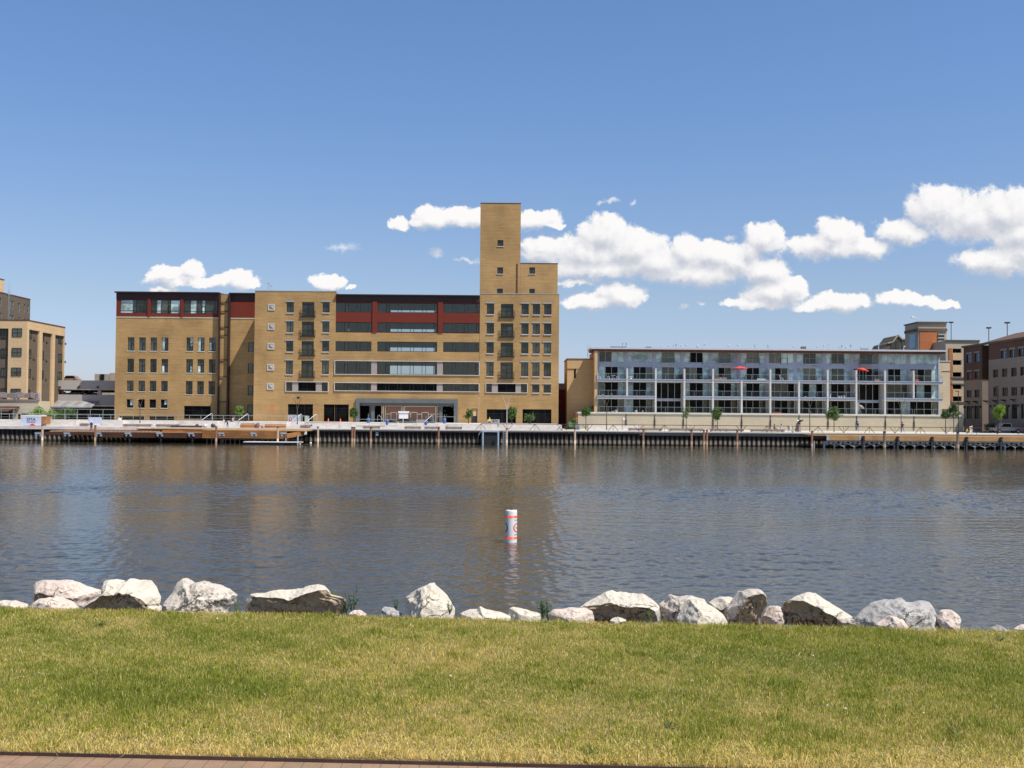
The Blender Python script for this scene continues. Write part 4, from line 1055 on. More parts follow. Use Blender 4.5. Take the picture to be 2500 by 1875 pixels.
m.build('roof_hatch', 'portal_grey', GB)
# ------------------------------------------------------------------ buildings at the left edge
def zat_(py, px, Y): return at(px, py, Y).z
OB = thing('beige_office_building', 'beige panelled office block with brown recessed window bays at the left edge', 'building', (-91, 200, ZU))
Xo = at(65, 880, 200).x; zo = zat_(783, 60, 200)
xo0 = at(-150, 880, 200).x
T = TY(200)
bays = []                                            # brown bays on the front
fh = [rect(-70, 801.5, 19, 970, 200)]
mb = MB(); holes_wall(mb, T, xo0, Xo, ZU, zo, [(fh[0][0], fh[0][1], ZU + 2, fh[0][3])] , .5)
TS = TX(Xo, -1)                                      # right side of the block, running away
def sx(px): return atx(px, 900, Xo).y
def szz(px, py): return atx(px, py, Xo).z
ys1 = atx(159, 805, Xo).y
sb = []
for a_, b_, t_ in ((69.5, 95, 804), (102.5, 126.5, 811), (133.5, 156, 817)):
    sb.append((sx(a_), sx(b_), ZU + 2, atx(a_, t_, Xo).z))
holes_wall(mb, TS, 200, ys1, ZU, zo, sb, .35)
mb.quad((xo0, 200, zo), (Xo, 200, zo), (Xo, ys1, zo), (xo0, ys1, zo)); mb.build('wall', 'beige_panel', OB)
mb = MB(); mb.box(xo0, Xo + .05, 199.95, 200.4, zo + .003, zo + .22); mb.box(Xo - .4, Xo + .05, 200.4, ys1, zo + .003, zo + .22); mb.build('coping', 'soffit', OB)
mb = MB(); mb.box(fh[0][0], fh[0][1], 200.5, 200.6, ZU, zo - .5)
for s_ in sb: mb.box(Xo - .45, Xo - .35, s_[0], s_[1], ZU, zo - .5)
mb.build('recessed_wall', 'taupe_brick', OB)
TS2 = TX(Xo - .35, -1)
for cx0, cx1, yt in ((30, 54, 801.5), (29, 53, 849.5), (28, 52, 897.5), (26.5, 51, 949)):
    r = rect(cx0, yt, cx1, yt + 20, 200); m = MB(); m.box(r[0] - .0, r[1], 199.97, 199.995, r[2], r[3]); 
    f = window(OB, TY(199.93), r, .06, mull=(.55,), trans=(.45,), gmat='glass_grey', fw=.06)
for i, (t_, dy) in enumerate(((804, 20), (851, 21), (898, 19), (948, 18))):
    r = rect(2, t_, 17, t_ + 22, 200.45); window(OB, TY(200.45), r, .05, mull=(.5,), gmat='glass_dark', fw=.08)
for (p0, p1, tops) in ((69.5, 79, (805, 853, 900, 951)), (102.5, 110, (812, 857, 904)), (145, 155, (819, 864, 908))):
    for t_ in tops:
        a, b = sx(p0), sx(p1); zt_2 = atx((p0 + p1) / 2, t_, Xo).z; zb_2 = zt_2 - 1.65
        window(OB, TX(Xo - .34, -1), (a, b, zb_2, zt_2), .03, mull=(.5,), gmat='glass_grey', fw=.08)
        m = MB(); y_ = b + .9; m.box(Xo - .35, Xo - .18, y_, y_ + .7, zb_2 - .1, zb_2 + .35); m.build('wall_vent', 'taupe_brick', OB)
TB = thing('taupe_hotel_building', 'tall taupe building with slim paired windows behind the beige office block', 'building', (-108, 225, ZU))
Xt = at(0, 714, 225).x - 0.2; zt2_ = at(0, 714, 225).z; yt1 = atx(74, 733, Xt).y
tw_ = []
def tt(px, py): q = atx(px, py, Xt); return q.y, q.z
for (p0, p1, rows_) in ((0.5, 4.5, (727, 763)), (23.5, 27, (732, 768)), (28.5, 33.5, (734, 769)), (45, 49.5, (739, 774)), (59, 62.5, (742, 777)), (67, 71, (744, 778))):
    for t_ in rows_:
        ya, z_1 = tt(p0, t_); yb, _ = tt(p1, t_); tw_.append((ya, yb, z_1 - 1.75, z_1))
mb = MB(); holes_wall(mb, TX(Xt, -1), 225, yt1, ZU, zt2_, tw_, .2)
mb.quad((Xt - 40, 225, ZU), (Xt, 225, ZU), (Xt, 225, zt2_), (Xt - 40, 225, zt2_)); mb.quad((Xt - 40, 225, zt2_), (Xt, 225, zt2_), (Xt, yt1, zt2_), (Xt - 40, yt1, zt2_)); mb.build('wall', 'taupe_brick', TB)
mb = MB(); mb.box(Xt - .3, Xt + .06, 225, yt1, zt2_ + .003, zt2_ + .2); mb.build('coping', 'soffit', TB)
for w_ in tw_: window(TB, TX(Xt, -1), w_, .18, trans=(.5,), gmat='glass_grey', fw=.07, fmat='lintel')
m = MB(); ya = tt(19, 740)[0]; m.bar((Xt + .1, ya, ZU + 12), (Xt + .1, ya, zt2_ + 1), .06); m.bar((Xt + .1, ya + .5, ZU + 12), (Xt + .1, ya + .5, zt2_ + 1), .06)
for i in range(60): m.bar((Xt + .1, ya, ZU + 12 + i * .3), (Xt + .1, ya + .5, ZU + 12 + i * .3), .04)
for zz_ in (0, .5, 1.1, 1.8): m.bar((Xt + .1, ya - .7, zt2_ + zz_), (Xt + .1, ya + 1.4, zt2_ + zz_), .05)
m.build('roof_ladder', 'galvanised', TB)
mb = MB(); X = at(10, 690, 254).x; mb.box(X - 12, X, 246, 254, ZU, zat_(673.5, 5, 246)); mb.build('penthouse', 'beige_panel', TB)
mb = MB(); mb.box(X - 12, X + .1, 245.9, 254, zat_(673.5, 5, 246) + .003, zat_(672, 5, 246)); mb.build('coping', 'soffit', TB)
# parking garage
PG = thing('parking_garage', 'grey concrete parking garage with open deck behind the green bushes', 'parking garage', (at(185, 1030, 215).x, 215, ZU))
T = TY(215.0); g0, g1_ = at(94, 970, 215).x, at(292, 970, 215).x
z = lambda py, px=180: at(px, py, 215).z
mb = MB(); mb.box(g0, g1_, 215, 215.3, z(950.5), z(928.5)); mb.box(g0, g1_, 215, 215.3, z(990), z(963.3)); mb.box(g0, at(102, 950, 215).x, 215, 215.6, z(963.2), z(950.6)); mb.box(at(239, 950, 215).x, at(246, 950, 215).x, 215.05, 215.6, z(963.2), z(950.6))
mb.box(g0, g0 + .3, 215.3, 245, z(950.5), z(928.5)); mb.build('wall', 'garage_concrete', PG)
mb = MB(); mb.box(g0 + .1, g1_, 215.3, 245, z(952), z(950.8)); mb.box(g0 + .1, g1_, 215.3, 245, z(966), z(965)); mb.build('deck', 'garage_concrete', PG)
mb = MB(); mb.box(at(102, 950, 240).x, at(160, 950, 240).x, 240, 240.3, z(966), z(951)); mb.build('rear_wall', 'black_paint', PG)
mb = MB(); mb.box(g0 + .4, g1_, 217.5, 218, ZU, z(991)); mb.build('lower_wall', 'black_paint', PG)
mb = MB()
for x_ in (100, 146, 192.5, 239): p = at(x_, 945.5, 215); mb.box(p.x - .22, p.x + .22, 214.85, 215, p.z - .2, p.z + .22)
mb.build('wall_lamp', 'soffit', PG)
mb = MB(); A, B, C_, D_ = at(94, 977, 214.9), at(242, 979, 214.9), at(224, 993, 211), at(72, 992, 211)
mb.quad(A, B, C_, D_); mb.quad(*[p - Vector((0, 0, .12)) for p in (A, B, C_, D_)]); mb.quad(D_, C_, C_ - Vector((0, 0, .25)), D_ - Vector((0, 0, .25)))
AW = mb.build('canopy', 'metal_roof', PG)
mb = MB()
for i in range(5):
    t0 = .10 + i * .185; p = [A.lerp(B, t0 + .035), A.lerp(B, t0 + .10), D_.lerp(C_, t0 + .07), D_.lerp(C_, t0)]
    p = [p[0].lerp(p[3], .15), p[1].lerp(p[2], .15), p[1].lerp(p[2], .8), p[0].lerp(p[3], .8)]
    mb.quad(*[q + Vector((0, -.02, .02)) for q in p])
mb.build('rust_patch', 'bench_wood', AW)
for x_ in (88, 112, 168, 214): m = MB(); p = at(x_, 994, 211.5); m.bar((p.x, 211.5, ZU), (p.x, 211.5, p.z), .15); m.build('post', 'black_paint', PG)
# low taupe building
LB = thing('low_taupe_building', 'one storey taupe building with cooling units on its roof behind the white trailer', 'building', (at(30, 1030, 195).x, 195, ZU))
l0, l1 = at(-140, 1000, 195).x, at(94, 1000, 195).x; zl = at(40, 978.5, 195).z
dr = [rect(43, 1009, 50, 1030, 195), rect(51, 1008.5, 70, 1030, 195), rect(-60, 998, 29, 1028, 195)]
dr = [(q[0], q[1], ZU, q[3]) for q in dr]
mb = MB(); holes_wall(mb, TY(195), l0, l1, ZU, zl, dr, .4); mb.quad((l1, 195, ZU), (l1, 199.9, ZU), (l1, 199.9, zl), (l1, 195, zl)); mb.quad((l0, 195, zl), (l1, 195, zl), (l1, 199.9, zl), (l0, 199.9, zl)); mb.build('wall', 'podium_block', LB)
mb = MB(); mb.box(l0, l1 + .1, 194.85, 195.2, zl + .003, zl + .28); mb.build('coping', 'bench_wood', LB)
for q in dr: window(LB, TY(195), q, .35, mull=(.5,), gmat='glass_black', name='doorway')
mb = MB(); p = at(49, 992, 195); mb.quad((l0, 192, p.z - .9), (p.x - .8, 192, p.z - .9), (p.x, 195, p.z), (l0, 195, p.z)); mb.quad((l0, 192, p.z - 1.1), (p.x - .8, 192, p.z - 1.1), (p.x, 195, p.z - .35), (l0, 195, p.z - .35)); mb.quad((l0, 192, p.z - .9), (p.x - .8, 192, p.z - .9), (p.x - .8, 192, p.z - 1.1), (l0, 192, p.z - 1.1)); mb.build('awning', 'dock_brown', LB)
ac0 = None
for i, x_ in enumerate((18, 60, 85)):
    p = at(x_, 977, 197); c = thing('cooling_unit', ['grey cooling unit on the low taupe roof, leftmost of three', 'grey cooling unit on the low taupe roof, middle one of three', 'grey cooling unit on the low taupe roof beside the parking garage'][i], 'air conditioner', (p.x, 197, zl + .3), 'cooling units on the low roof')
    m = MB(); w_ = 1.55 if i < 2 else .8; z_ = zl + .3
    m.box(p.x - w_, p.x + w_, 196.6, 197.5, z_ + .25, z_ + 1.15); m.build('casing', 'galvanised', c)
    m = MB(); m.quad((p.x - w_ * .9, 196.5, z_ + 1.3), (p.x - .1, 196.5, z_ + 1.3), (p.x + .25, 196.3, z_ + .3), (p.x - w_ * .6, 196.3, z_ + .3)); m.box(p.x + .3, p.x + w_, 196.5, 196.59, z_ + .35, z_ + 1.1); m.build('coil', 'bench_wood', c)
    m = MB()
    for q in (-.8, .8): m.box(p.x + q * w_ - .08, p.x + q * w_ + .08, 196.7, 197.4, zl, z_ + .25)
    m.build('foot', 'galvanised', c)
# far pinkish block and maroon wall
FB = thing('distant_pink_building', 'small pinkish flat roofed building in the distance above the garage', 'building', (at(255, 930, 300).x, 300, ZU))
mb = MB(); a, b = at(231, 920, 300).x, at(300, 920, 300).x; mb.box(a, b, 300, 315, ZU, at(250, 913, 300).z); mb.box(at(268, 920, 300).x, b, 299.9, 315, ZU, at(270, 910.5, 300).z); mb.build('wall', 'tan_block', FB)
r = rect(244, 913.5, 254.5, 928, 299.8); window(FB, TY(299.8), r, .1, mull=(.3, .7), gmat='glass_black', fw=.15)
MBd = thing('maroon_building', 'narrow maroon wall seen in the gap between brick block and glazed flats', 'building', (at(1374, 1000, 212).x, 212, ZL))
m = MB(); a, b = at(1355, 1000, 212).x, at(1400, 1000, 212).x; m.box(a, b, 212, 225, ZL, at(1375, 951, 212).z); m.build('wall', 'maroon_wall', MBd)
m = MB(); m.box(a, b, 211.9, 225, at(1375, 951, 212).z + .003, at(1375, 936, 212).z); m.build('parapet', 'lintel', MBd)
m = MB(); r = rect(1366, 1011, 1370.5, 1034, 211.9); m.box(r[0], r[1], 211.9, 211.98, ZL, r[3]); m.build('door', 'black_paint', MBd)

# ------------------------------------------------------------------ buildings at the right edge
XW = 90.0
PT = thing('brick_stair_tower', 'orange brick and tan stair tower of the parking ramp above the flats', 'tower', (at(2276, 1000, 235).x, 235, ZL))
a, b = at(2242, 850, 235).x, at(2311, 850, 235).x; zt = at(2276, 785.5, 235).z; zc = at(2276, 802, 235).z
zn = at(2276, 805.5, 235).z
mb = MB(); mb.box(a - .0, b, 235, 243, zc, zt - .25); mb.box(at(2287.5, 850, 235).x, b, 235.0, 243, ZL, zc - .6); mb.box(a + .02, at(2245, 850, 235).x, 235.0, 243, ZL, zc - .6); mb.build('wall', 'tan_block', PT)
mb = MB(); mb.box(at(2245, 850, 235).x + .003, at(2287.5, 850, 235).x - .003, 234.9, 243, ZL, zc - .6); mb.build('wall', 'orange_brick', PT)
mb = MB(); mb.box(a - .25, b + .2, 234.7, 243.2, zt - .25, zt); mb.box(a - .15, b + .1, 234.8, 243.1, zc - .6, zc - .003); mb.build('cornice', 'taupe_brick', PT)
m = MB(); r = (at(2289, 850, 235).x, at(2305, 850, 235).x, at(2300, 885, 235).z, at(2300, 814, 235).z); m.box(r[0], r[1], 234.85, 234.98, r[2], r[3]); f = m.build('window', 'glass_dark', PT)
m = MB()
for i in range(9): z_ = r[2] + (r[3] - r[2]) * i / 8.5; m.box(r[0], r[1], 234.7, 234.84, z_, z_ + .28)
m.build('louvre', 'lintel', f)
m = MB(); r = (236.5, 240, at(2230, 850, 238).z, at(2230, 816, 238).z); m.box(a - .06, a - .003, r[0], r[1], r[2], r[3]); m.build('window', 'glass_street', PT)
p = at(2242, 776, 236); m = MB(); m.bar((p.x, 236, zt), (p.x, 236, p.z), .12); m.bar((p.x, 236, p.z), (p.x - 1.2, 236, p.z + .1), .1); m.blob((p.x - .3 - .9, 236, p.z + .1), (.5, .3, .15), 1, .1, 1); m.build('roof_lamp', 'white_paint', PT)
PR = thing('parking_ramp', 'tan parking ramp with black open levels between flats and brown building', 'parking garage', (at(2332, 1000, 228).x, 228, ZL))
a, b = at(2309, 900, 228).x, at(2392, 900, 228).x; z = lambda py: at(2335, py, 228).z
ops = [(at(2326, 900, 228).x, at(2347.5, 900, 228).x, z(y1), z(y0)) for y0, y1 in ((851, 861.5), (880, 891), (909.7, 920), (939, 950), (968, 979.5))]
mb = MB(); holes_wall(mb, TY(228), a, b, ZL, z(831.5), ops, .6); mb.quad((a, 228, ZL), (a, 245, ZL), (a, 245, z(831.5)), (a, 228, z(831.5))); mb.quad((a, 228, z(831.5)), (b, 228, z(831.5)), (b, 245, z(831.5)), (a, 245, z(831.5))); mb.build('wall', 'podium_block', PR)
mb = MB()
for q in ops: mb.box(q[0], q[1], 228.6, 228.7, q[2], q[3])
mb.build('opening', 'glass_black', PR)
mb = MB(); mb.box(at(2316, 900, 228).x, at(2324.5, 900, 228).x, 227.9, 228, z(980), z(850)); mb.build('pier', 'orange_brick', PR)
mb = MB()
for i in range(5):
    zt_3, zb_3 = (z((851, 880, 909.7, 939, 968)[i]) , z((861.5, 891, 920, 950, 979.5)[i]))
    if i in (0, 1, 3): mb.box(ops[i][0], ops[i][1], 227.95, 227.997, z((879, 908.5, 0, 967.5)[i]), zb_3 - .05)
mb.build('spandrel', 'beige_panel', PR)
mb = MB(); mb.box(a - .1, b, 227.8, 228.2, z(833), z(829.8)); mb.box(a, b, 227.85, 227.997, z(924.5), z(921)); mb.box(a, b, 227.85, 227.997, z(939), z(936.5)); mb.box(a, b, 227.85, 227.997, z(984), z(981)); mb.build('ledge', 'taupe_brick', PR)
for i, (x_, y0, y1, Y) in enumerate(((2322, 788, 832, 229), (2414, 801.5, 826, 215), (2459, 789, 822, 205))):
    p, q = at(x_, y1, Y), at(x_, y0, Y); lm = thing('roof_lamp_post', ['dark lamp post standing on the tan parking ramp roof', 'shorter dark lamp post above the brown shingle hip', 'tall dark lamp post above the brown roof, rightmost'][i], 'lamp post', (q.x, Y, p.z - 2), 'lamp posts on the parking decks')
    m = MB(); m.bar((q.x, Y, p.z - 2), (q.x, Y, q.z), .11); m.build('pole', 'black_paint', lm); m = MB(); m.box(q.x - .42, q.x + .42, Y - .3, Y + .3, q.z - .05, q.z + .22); m.build('lamp_head', 'black_paint', lm)
GH = thing('gabled_building', 'taupe building with a small stepped gable behind the flats roof', 'building', (at(2195, 1000, 262).x, 262, ZL))
pts = [(2160, 850), (2167, 838.5), (2179, 835), (2181, 833), (2192, 818.5), (2203, 829), (2222, 826.5), (2228, 826.5)]
mb = MB()
P_ = [at(x, y, 262) for x, y in pts]
mb.quad(*([(P_[0].x, 262, ZL)] + [tuple(p) for p in P_] + [(P_[-1].x, 262, ZL)])); mb.quad(*([(P_[0].x, 272, ZL)] + [(p.x, 272, p.z) for p in P_] + [(P_[-1].x, 272, ZL)]))
for i in range(len(P_) - 1): mb.quad(P_[i], P_[i + 1], (P_[i + 1].x, 272, P_[i + 1].z), (P_[i].x, 272, P_[i].z))
mb.quad((P_[0].x, 262, ZL), P_[0], (P_[0].x, 272, P_[0].z), (P_[0].x, 272, ZL)); mb.build('wall', 'taupe_brick', GH)
m = MB()
for i in range(1, len(P_) - 1): m.bar(P_[i] + Vector((0, -.1, .05)), P_[i + 1] + Vector((0, -.1, .05)), .3)
m.build('coping', 'tan_block', GH)
m = MB()
for x_ in (2180, 2192.5, 2207): p = at(x_, 846, 261.9); m.box(p.x - .5, p.x + .5, 261.9, 261.99, p.z - 1, p.z + 1.4)
m.build('window', 'glass_dark', GH)
# brown and tan building, its long side running towards the river
RB = thing('brown_brick_building', 'brown and tan brick building with brown shingle roof at the right edge', 'building', (XW, 200, ZL))
def ry(px, py=900): return atx(px, py, XW).y
def rr(q): # rectangle in the enlarged view (x0=2340,y0=820,s=7.54)
    x0, y0, x1, y1 = [2340 + q[0] / 7.54, 820 + q[1] / 7.54, 2340 + q[2] / 7.54, 820 + q[3] / 7.54]
    ym, xm = (y0 + y1) / 2, (x0 + x1) / 2
    a, b = atx(x0, ym, XW).y, atx(x1, ym, XW).y
    return (min(a, b), max(a, b), atx(xm, y1, XW).z, atx(xm, y0, XW).z)
yN, yR0, yR1, yF = atx(2352.5, 900, XW).y, atx(2397.5, 900, XW).y, atx(2414.5, 900, XW).y, 181.5
ztop = atx(2440, 836.5, XW).z
zb1 = atx(2375, 928, XW).z; zb2 = atx(2440, 876.3, XW).z
wA_ = [rr(q) for q in ((150, 335, 240, 495), (300, 315, 388, 478))]; wB_ = [rr(q) for q in ((160, 660, 240, 805), (302, 650, 388, 785))]
wC_ = [rr(q) for q in ((150, 1000, 240, 1135), (293, 990, 388, 1135), (150, 1290, 245, 1530), (293, 1285, 388, 1530))]
wD_ = [rr(q) for q in ((785, 270, 880, 412), (948, 250, 1040, 395), (1110, 230, 1200, 370))]
wE_ = [rr(q) for q in ((640, 620, 735, 765), (805, 600, 905, 755), (970, 585, 1075, 745), (1140, 570, 1207, 730))]
wF_ = [rr(q) for q in ((645, 945, 740, 1115), (810, 950, 915, 1110), (975, 945, 1085, 1100), (1145, 940, 1207, 1090), (655, 1270, 750, 1530), (815, 1265, 925, 1530), (980, 1255, 1085, 1525), (1150, 1250, 1207, 1525))]
TW_ = TX(XW, 1)
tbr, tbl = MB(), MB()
holes_wall(tbr, TW_, yR0, yN, zb1, ztop, wA_ + wB_, .25)
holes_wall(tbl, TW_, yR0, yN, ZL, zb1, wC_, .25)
holes_wall(tbr, TW_, yF, yR1, zb2, ztop, wD_, .25)
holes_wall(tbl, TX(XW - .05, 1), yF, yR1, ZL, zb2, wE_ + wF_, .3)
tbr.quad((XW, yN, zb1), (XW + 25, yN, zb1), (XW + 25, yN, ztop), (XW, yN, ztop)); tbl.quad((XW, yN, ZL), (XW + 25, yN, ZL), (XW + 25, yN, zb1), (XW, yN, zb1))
tbr.quad((XW, yR0, zb1), (XW + 1.2, yR0, zb1), (XW + 1.2, yR0, ztop), (XW, yR0, ztop))
tbr.quad((XW + 1.2, yR0, zb1), (XW + 1.2, yR1, zb1), (XW + 1.2, yR1, ztop), (XW + 1.2, yR0, ztop)); tbr.quad((XW, yR1, ZL), (XW + 1.2, yR1, ZL), (XW + 1.2, yR1, ztop), (XW, yR1, ztop))
tbr.quad((XW, yF, ZL), (XW + 25, yF, ZL), (XW + 25, yF, ztop), (XW, yF, ztop))
tbr.build('wall', 'brown_brick', RB); tbl.build('wall', 'shaded_tan_block', RB)
m = MB(); m.quad((XW + 1.2, yR0, ZL), (XW + 1.2, yR1, ZL), (XW + 1.2, yR1, zb1), (XW + 1.2, yR0, zb1)); m.build('wall', 'sheathing', RB)
m = MB(); m.box(XW - .35, XW + .3, yF, yN + .2, ztop, ztop + .35); m.build('cornice', 'taupe_brick', RB)
m = MB(); zr_ = atx(2470, 817, XW).z + 1.0; ya, yb = yF, atx(2388, 840, XW).y
hp = [(XW + .2, yb, ztop + .35), (XW + .2, ya, ztop + .35), (XW + 5, ya, zr_), (XW + 5, yb - 5, zr_)]
m.quad(*hp); m.quad((XW + .2, yb, ztop + .35), (XW + 5, yb - 5, zr_), (XW + 25, yb - 5, zr_), (XW + 25, yb, ztop + .35)); m.quad((XW + 5, ya, zr_), (XW + 25, ya, zr_), (XW + 25, yb - 5, zr_), (XW + 5, yb - 5, zr_)); m.build('roof', 'shingle', RB)
for grp, gm in ((wA_, 'glass_street'), (wB_, 'glass_grey'), (wC_, 'glass_dark'), (wD_, 'glass_street')):
    for w_ in grp:
        f = window(RB, TW_, w_, .22, mull=(.33, .66), trans=(.5,), gmat=gm, fw=.06)
        if grp is not wC_: m = MB(); m.box(XW - .06, XW + .02, w_[0] - .15, w_[1] + .15, w_[3] + .003, w_[3] + .34); m.build('lintel', 'shaded_tan_block', f)
for w_ in wE_ + wF_: window(RB, TX(XW - .05, 1), w_, .25, mull=(.33, .66), trans=(.5,), gmat=rnd.choice(['glass_dark', 'glass_grey']), fw=.07)
for q in ((205, 1215), (350, 1212), (545, 1205), (712, 1200), (875, 1190), (1045, 1180)):
    p = atx(2340 + q[0] / 7.54, 820 + q[1] / 7.54, XW - .05); m = MB(); m.bar((XW - .06, p.y, p.z), (XW - 1.0, p.y, p.z + .1), .22); m.bar((XW - .1, p.y, p.z - .4), (XW - .7, p.y, p.z), .1); m.build('canopy_bracket', 'black_paint', RB)
for q in ((118, 1312), (262, 1308), (410, 1303), (600, 1298), (935, 1288), (1108, 1283)):
    p = atx(2340 + q[0] / 7.54, 820 + q[1] / 7.54, XW - .05); m = MB(); m.box(XW - .3, XW - .06, p.y - .18, p.y + .18, p.z - .2, p.z + .2); m.build('wall_lamp', 'black_paint', RB)

# ------------------------------------------------------------------ docks
DK = thing('timber_dock', 'long unfinished brown timber dock in front of the terrace on the left', 'dock', (at(400, 1068, 168).x, 168, 0))
Y1 = 168.0
def X1(px, Y=Y1): return at(px, 1060, Y).x
def Z1(py, px=400, Y=Y1): return at(px, py, Y).z
mb = MB(); mb.box(X1(88), X1(494), Y1, Y1 + .3, Z1(1064), Z1(1056.5)); mb.box(X1(240), X1(494), Y1 + .003, Y1 + .25, Z1(1069), Z1(1064.05)); mb.build('fascia_or_shade', 'dock_brown', DK)
mb = MB(); mb.box(X1(116), X1(494), Y1 + .3, DW - .3, Z1(1057), Z1(1056)); mb.m = 1
for i in range(26): x = X1(118 + i * 9.6); mb.box(x, x + .16, Y1 + .6, DW - .3, Z1(1056), Z1(1053.5))
mb.build('deck', ['dock_orange', 'pile_pale'], DK)
mb = MB(); mb.box(X1(380), X1(494), Y1 + 3.0, Y1 + 3.3, Z1(1056), Z1(1051)); mb.box(X1(494), X1(700), Y1 - .1, Y1 + .2, Z1(1070, 590), Z1(1050.5, 590)); mb.build('fascia_or_shade', 'dock_orange', DK)
mb = MB(); mb.box(X1(494), X1(744), Y1 + .2, DW - .3, Z1(1052, 590), Z1(1050, 590)); mb.box(X1(300), X1(744), DW - 1.2, DW - .3, Z1(1051, 590), Z1(1050, 590) + .05); mb.build('deck', 'dock_tan', DK)
mb = MB()
for i in range(1, 5): z_ = Z1(1070, 590) + (Z1(1050.5, 590) - Z1(1070, 590)) * i / 5; mb.box(X1(494), X1(700), Y1 - .108, Y1 - .1, z_ - .015, z_ + .015)
mb.build('plank_joint', 'dock_brown', DK)
mb = MB(); p, q = at(699, 1064.5, Y1 - 1.5), at(742, 1057.8, Y1 + 1); mb.bar(p, q, .35, .72); mb.build('end_beam', 'dock_orange', DK)
mb = MB(); mb.box(X1(741), X1(746.5), Y1 + .6, Y1 + .9, Z1(1061, 740), Z1(1053.5, 740)); mb.build('end_plate', 'white_paint', DK)
for x_ in (93, 163.5, 240, 312.5, 389, 466, 540, 619, 692):
    m = MB(); x = X1(x_); zt_ = Z1(1060, x_); m.box(x - .47, x + .47, Y1 - .16, Y1 - .02, zt_, zt_ + .27); m.box(x - .35, x - .1, Y1 - .14, Y1 + .2, zt_ - .33, zt_ - .05); m.box(x + .3, x + .6, Y1 - .14, Y1 + .2, zt_ - .33, zt_ - .05); m.build('bracket', 'galvanised', DK)
    m = MB(); m.tube([(x + .15, Y1 + .4, -1), (x + .15, Y1 + .4, zt_ - .1)], .13, 8); m.build('pile', 'pile_dark', DK)
mb = MB()
for x_ in (728, 699): x = X1(x_); mb.tube([(x, Y1 - .3, -1), (x, Y1 - .3, Z1(1061, 700))], .12, 8)
mb.build('pile', 'galvanised', DK)
mb = MB()
for i in range(18): x = X1(500 + i * 11.5); mb.bar((x, Y1 + 1.2, -.5), (x, Y1 + 1.2, Z1(1071, 590)), .07)
mb.bar((X1(496), Y1 + 1.1, Z1(1072.5, 590)), (X1(735), Y1 + 1.1, Z1(1073.5, 590)), .07); mb.build('brace', 'white_fin', DK)
FD = thing('floating_raft', 'low white edged floating raft on the water under the orange dock end', 'raft', (at(665, 1082, 165).x, 165, 0))
m = MB(); a, b = at(594, 1080, 164).x, at(734, 1080, 164).x; m.box(a, at(694, 1080, 164).x, 164, 166, .0, .33); m.build('float', 'black_cloth', FD)
m = MB(); m.box(a, b, 163.9, 166.1, .35, .47); m.box(b - .15, b, 163.9, 164.2, .05, .6); m.build('platform', 'concrete', FD)
DK2 = thing('pier_walkway', 'orange timber walkway on braced steel piles at the right', 'dock', (at(2280, 1085, 169).x, 169, 0))
Y2 = 169.0
def X2(px): return at(px, 1080, Y2).x
def Z2(py): return at(2280, py, Y2).z
mb = MB(); mb.box(X2(2018), X2(2600), Y2, Y2 + .25, Z2(1077), Z2(1064.5)); mb.build('fascia_or_shade', 'dock_tan', DK2)
mb = MB(); mb.box(X2(1985), X2(2018), Y2 + .6, Y2 + .9, Z2(1075), Z2(1064)); mb.build('fascia_or_shade', 'dock_brown', DK2)
mb = MB(); mb.box(X2(1985), X2(2600), Y2 + .25, DW - .5, Z2(1066.5), Z2(1064.7)); mb.build('deck', 'dock_tan', DK2)
mb = MB(); mb.box(X2(2018), X2(2024), Y2 - .04, Y2 - .004, Z2(1077), Z2(1065)); mb.box(X2(2097), X2(2102), Y2 - .04, Y2 - .004, Z2(1077), Z2(1066)); mb.build('end_plate', 'galvanised', DK2)
mb = MB(); mb.box(X2(2018), X2(2600), Y2 + .1, Y2 + .4, Z2(1080), Z2(1078)); mb.build('girder', 'galvanised', DK2)
for i in range(24):
    x = X2(1990 + i * 24.6); big = i % 3 == 1
    m = MB(); m.tube([(x, Y2 + .6, -1), (x, Y2 + .6, Z2(1079))], .15 if big else .11, 8); m.build('pile', 'galvanised', DK2)
    if 0 < i: m = MB(); xn = X2(1990 + (i + 1) * 24.6); zt_, zb_ = Z2(1080), .25; m.bar((x, Y2 + .3, zt_ - rnd.random() * .2), (xn, Y2 + .3, zb_ + rnd.random() * .3), .10); m.bar((xn, Y2 + .45, zt_ - .1), (x, Y2 + .45, zb_ + rnd.random() * .4), .09); m.build('brace', 'ledge', DK2)
for i in range(7):
    x = X2(2107 + i * 84); m = MB(); m.box(x - .18, x + .18, Y2 - .35, Y2 - .05, Z2(1072), Z2(1066)); m.build('mooring_cleat', 'eave', DK2); m = MB(); m.box(x - .26, x + .26, Y2 - .2, Y2 - .05, Z2(1079), Z2(1073)); m.box(x - .14, x + .14, Y2 - .2, Y2 + .2, -.4, Z2(1079)); m.build('fender', 'dark_steel', DK2)
# boat landing in the middle
BLg = thing('boat_landing', 'small steel landing platform cut into the sheet piling below the tower', 'landing', (at(1195, 1070, 172).x, 172, 0))
m = MB(); m.box(at(1176, 1053, 172).x, at(1219, 1053, 172).x, 172, DW - .25, at(1197, 1055, 172).z, at(1197, 1052, 172).z); m.build('platform', 'galvanised', BLg)
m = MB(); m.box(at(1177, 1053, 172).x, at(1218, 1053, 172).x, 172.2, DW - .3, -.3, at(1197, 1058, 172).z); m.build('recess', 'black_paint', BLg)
for x_ in (1178.5, 1216): m = MB(); x = at(x_, 1070, 171.6).x; m.tube([(x, 171.6, -1), (x, 171.6, at(x_, 1055, 171.6).z)], .17, 10); m.build('pile', 'galvanised', BLg)
m = MB(); m.bar(at(1168, 1062.5, 171.6), at(1175, 1051, 171.6), .09); m.build('brace', 'galvanised', BLg)
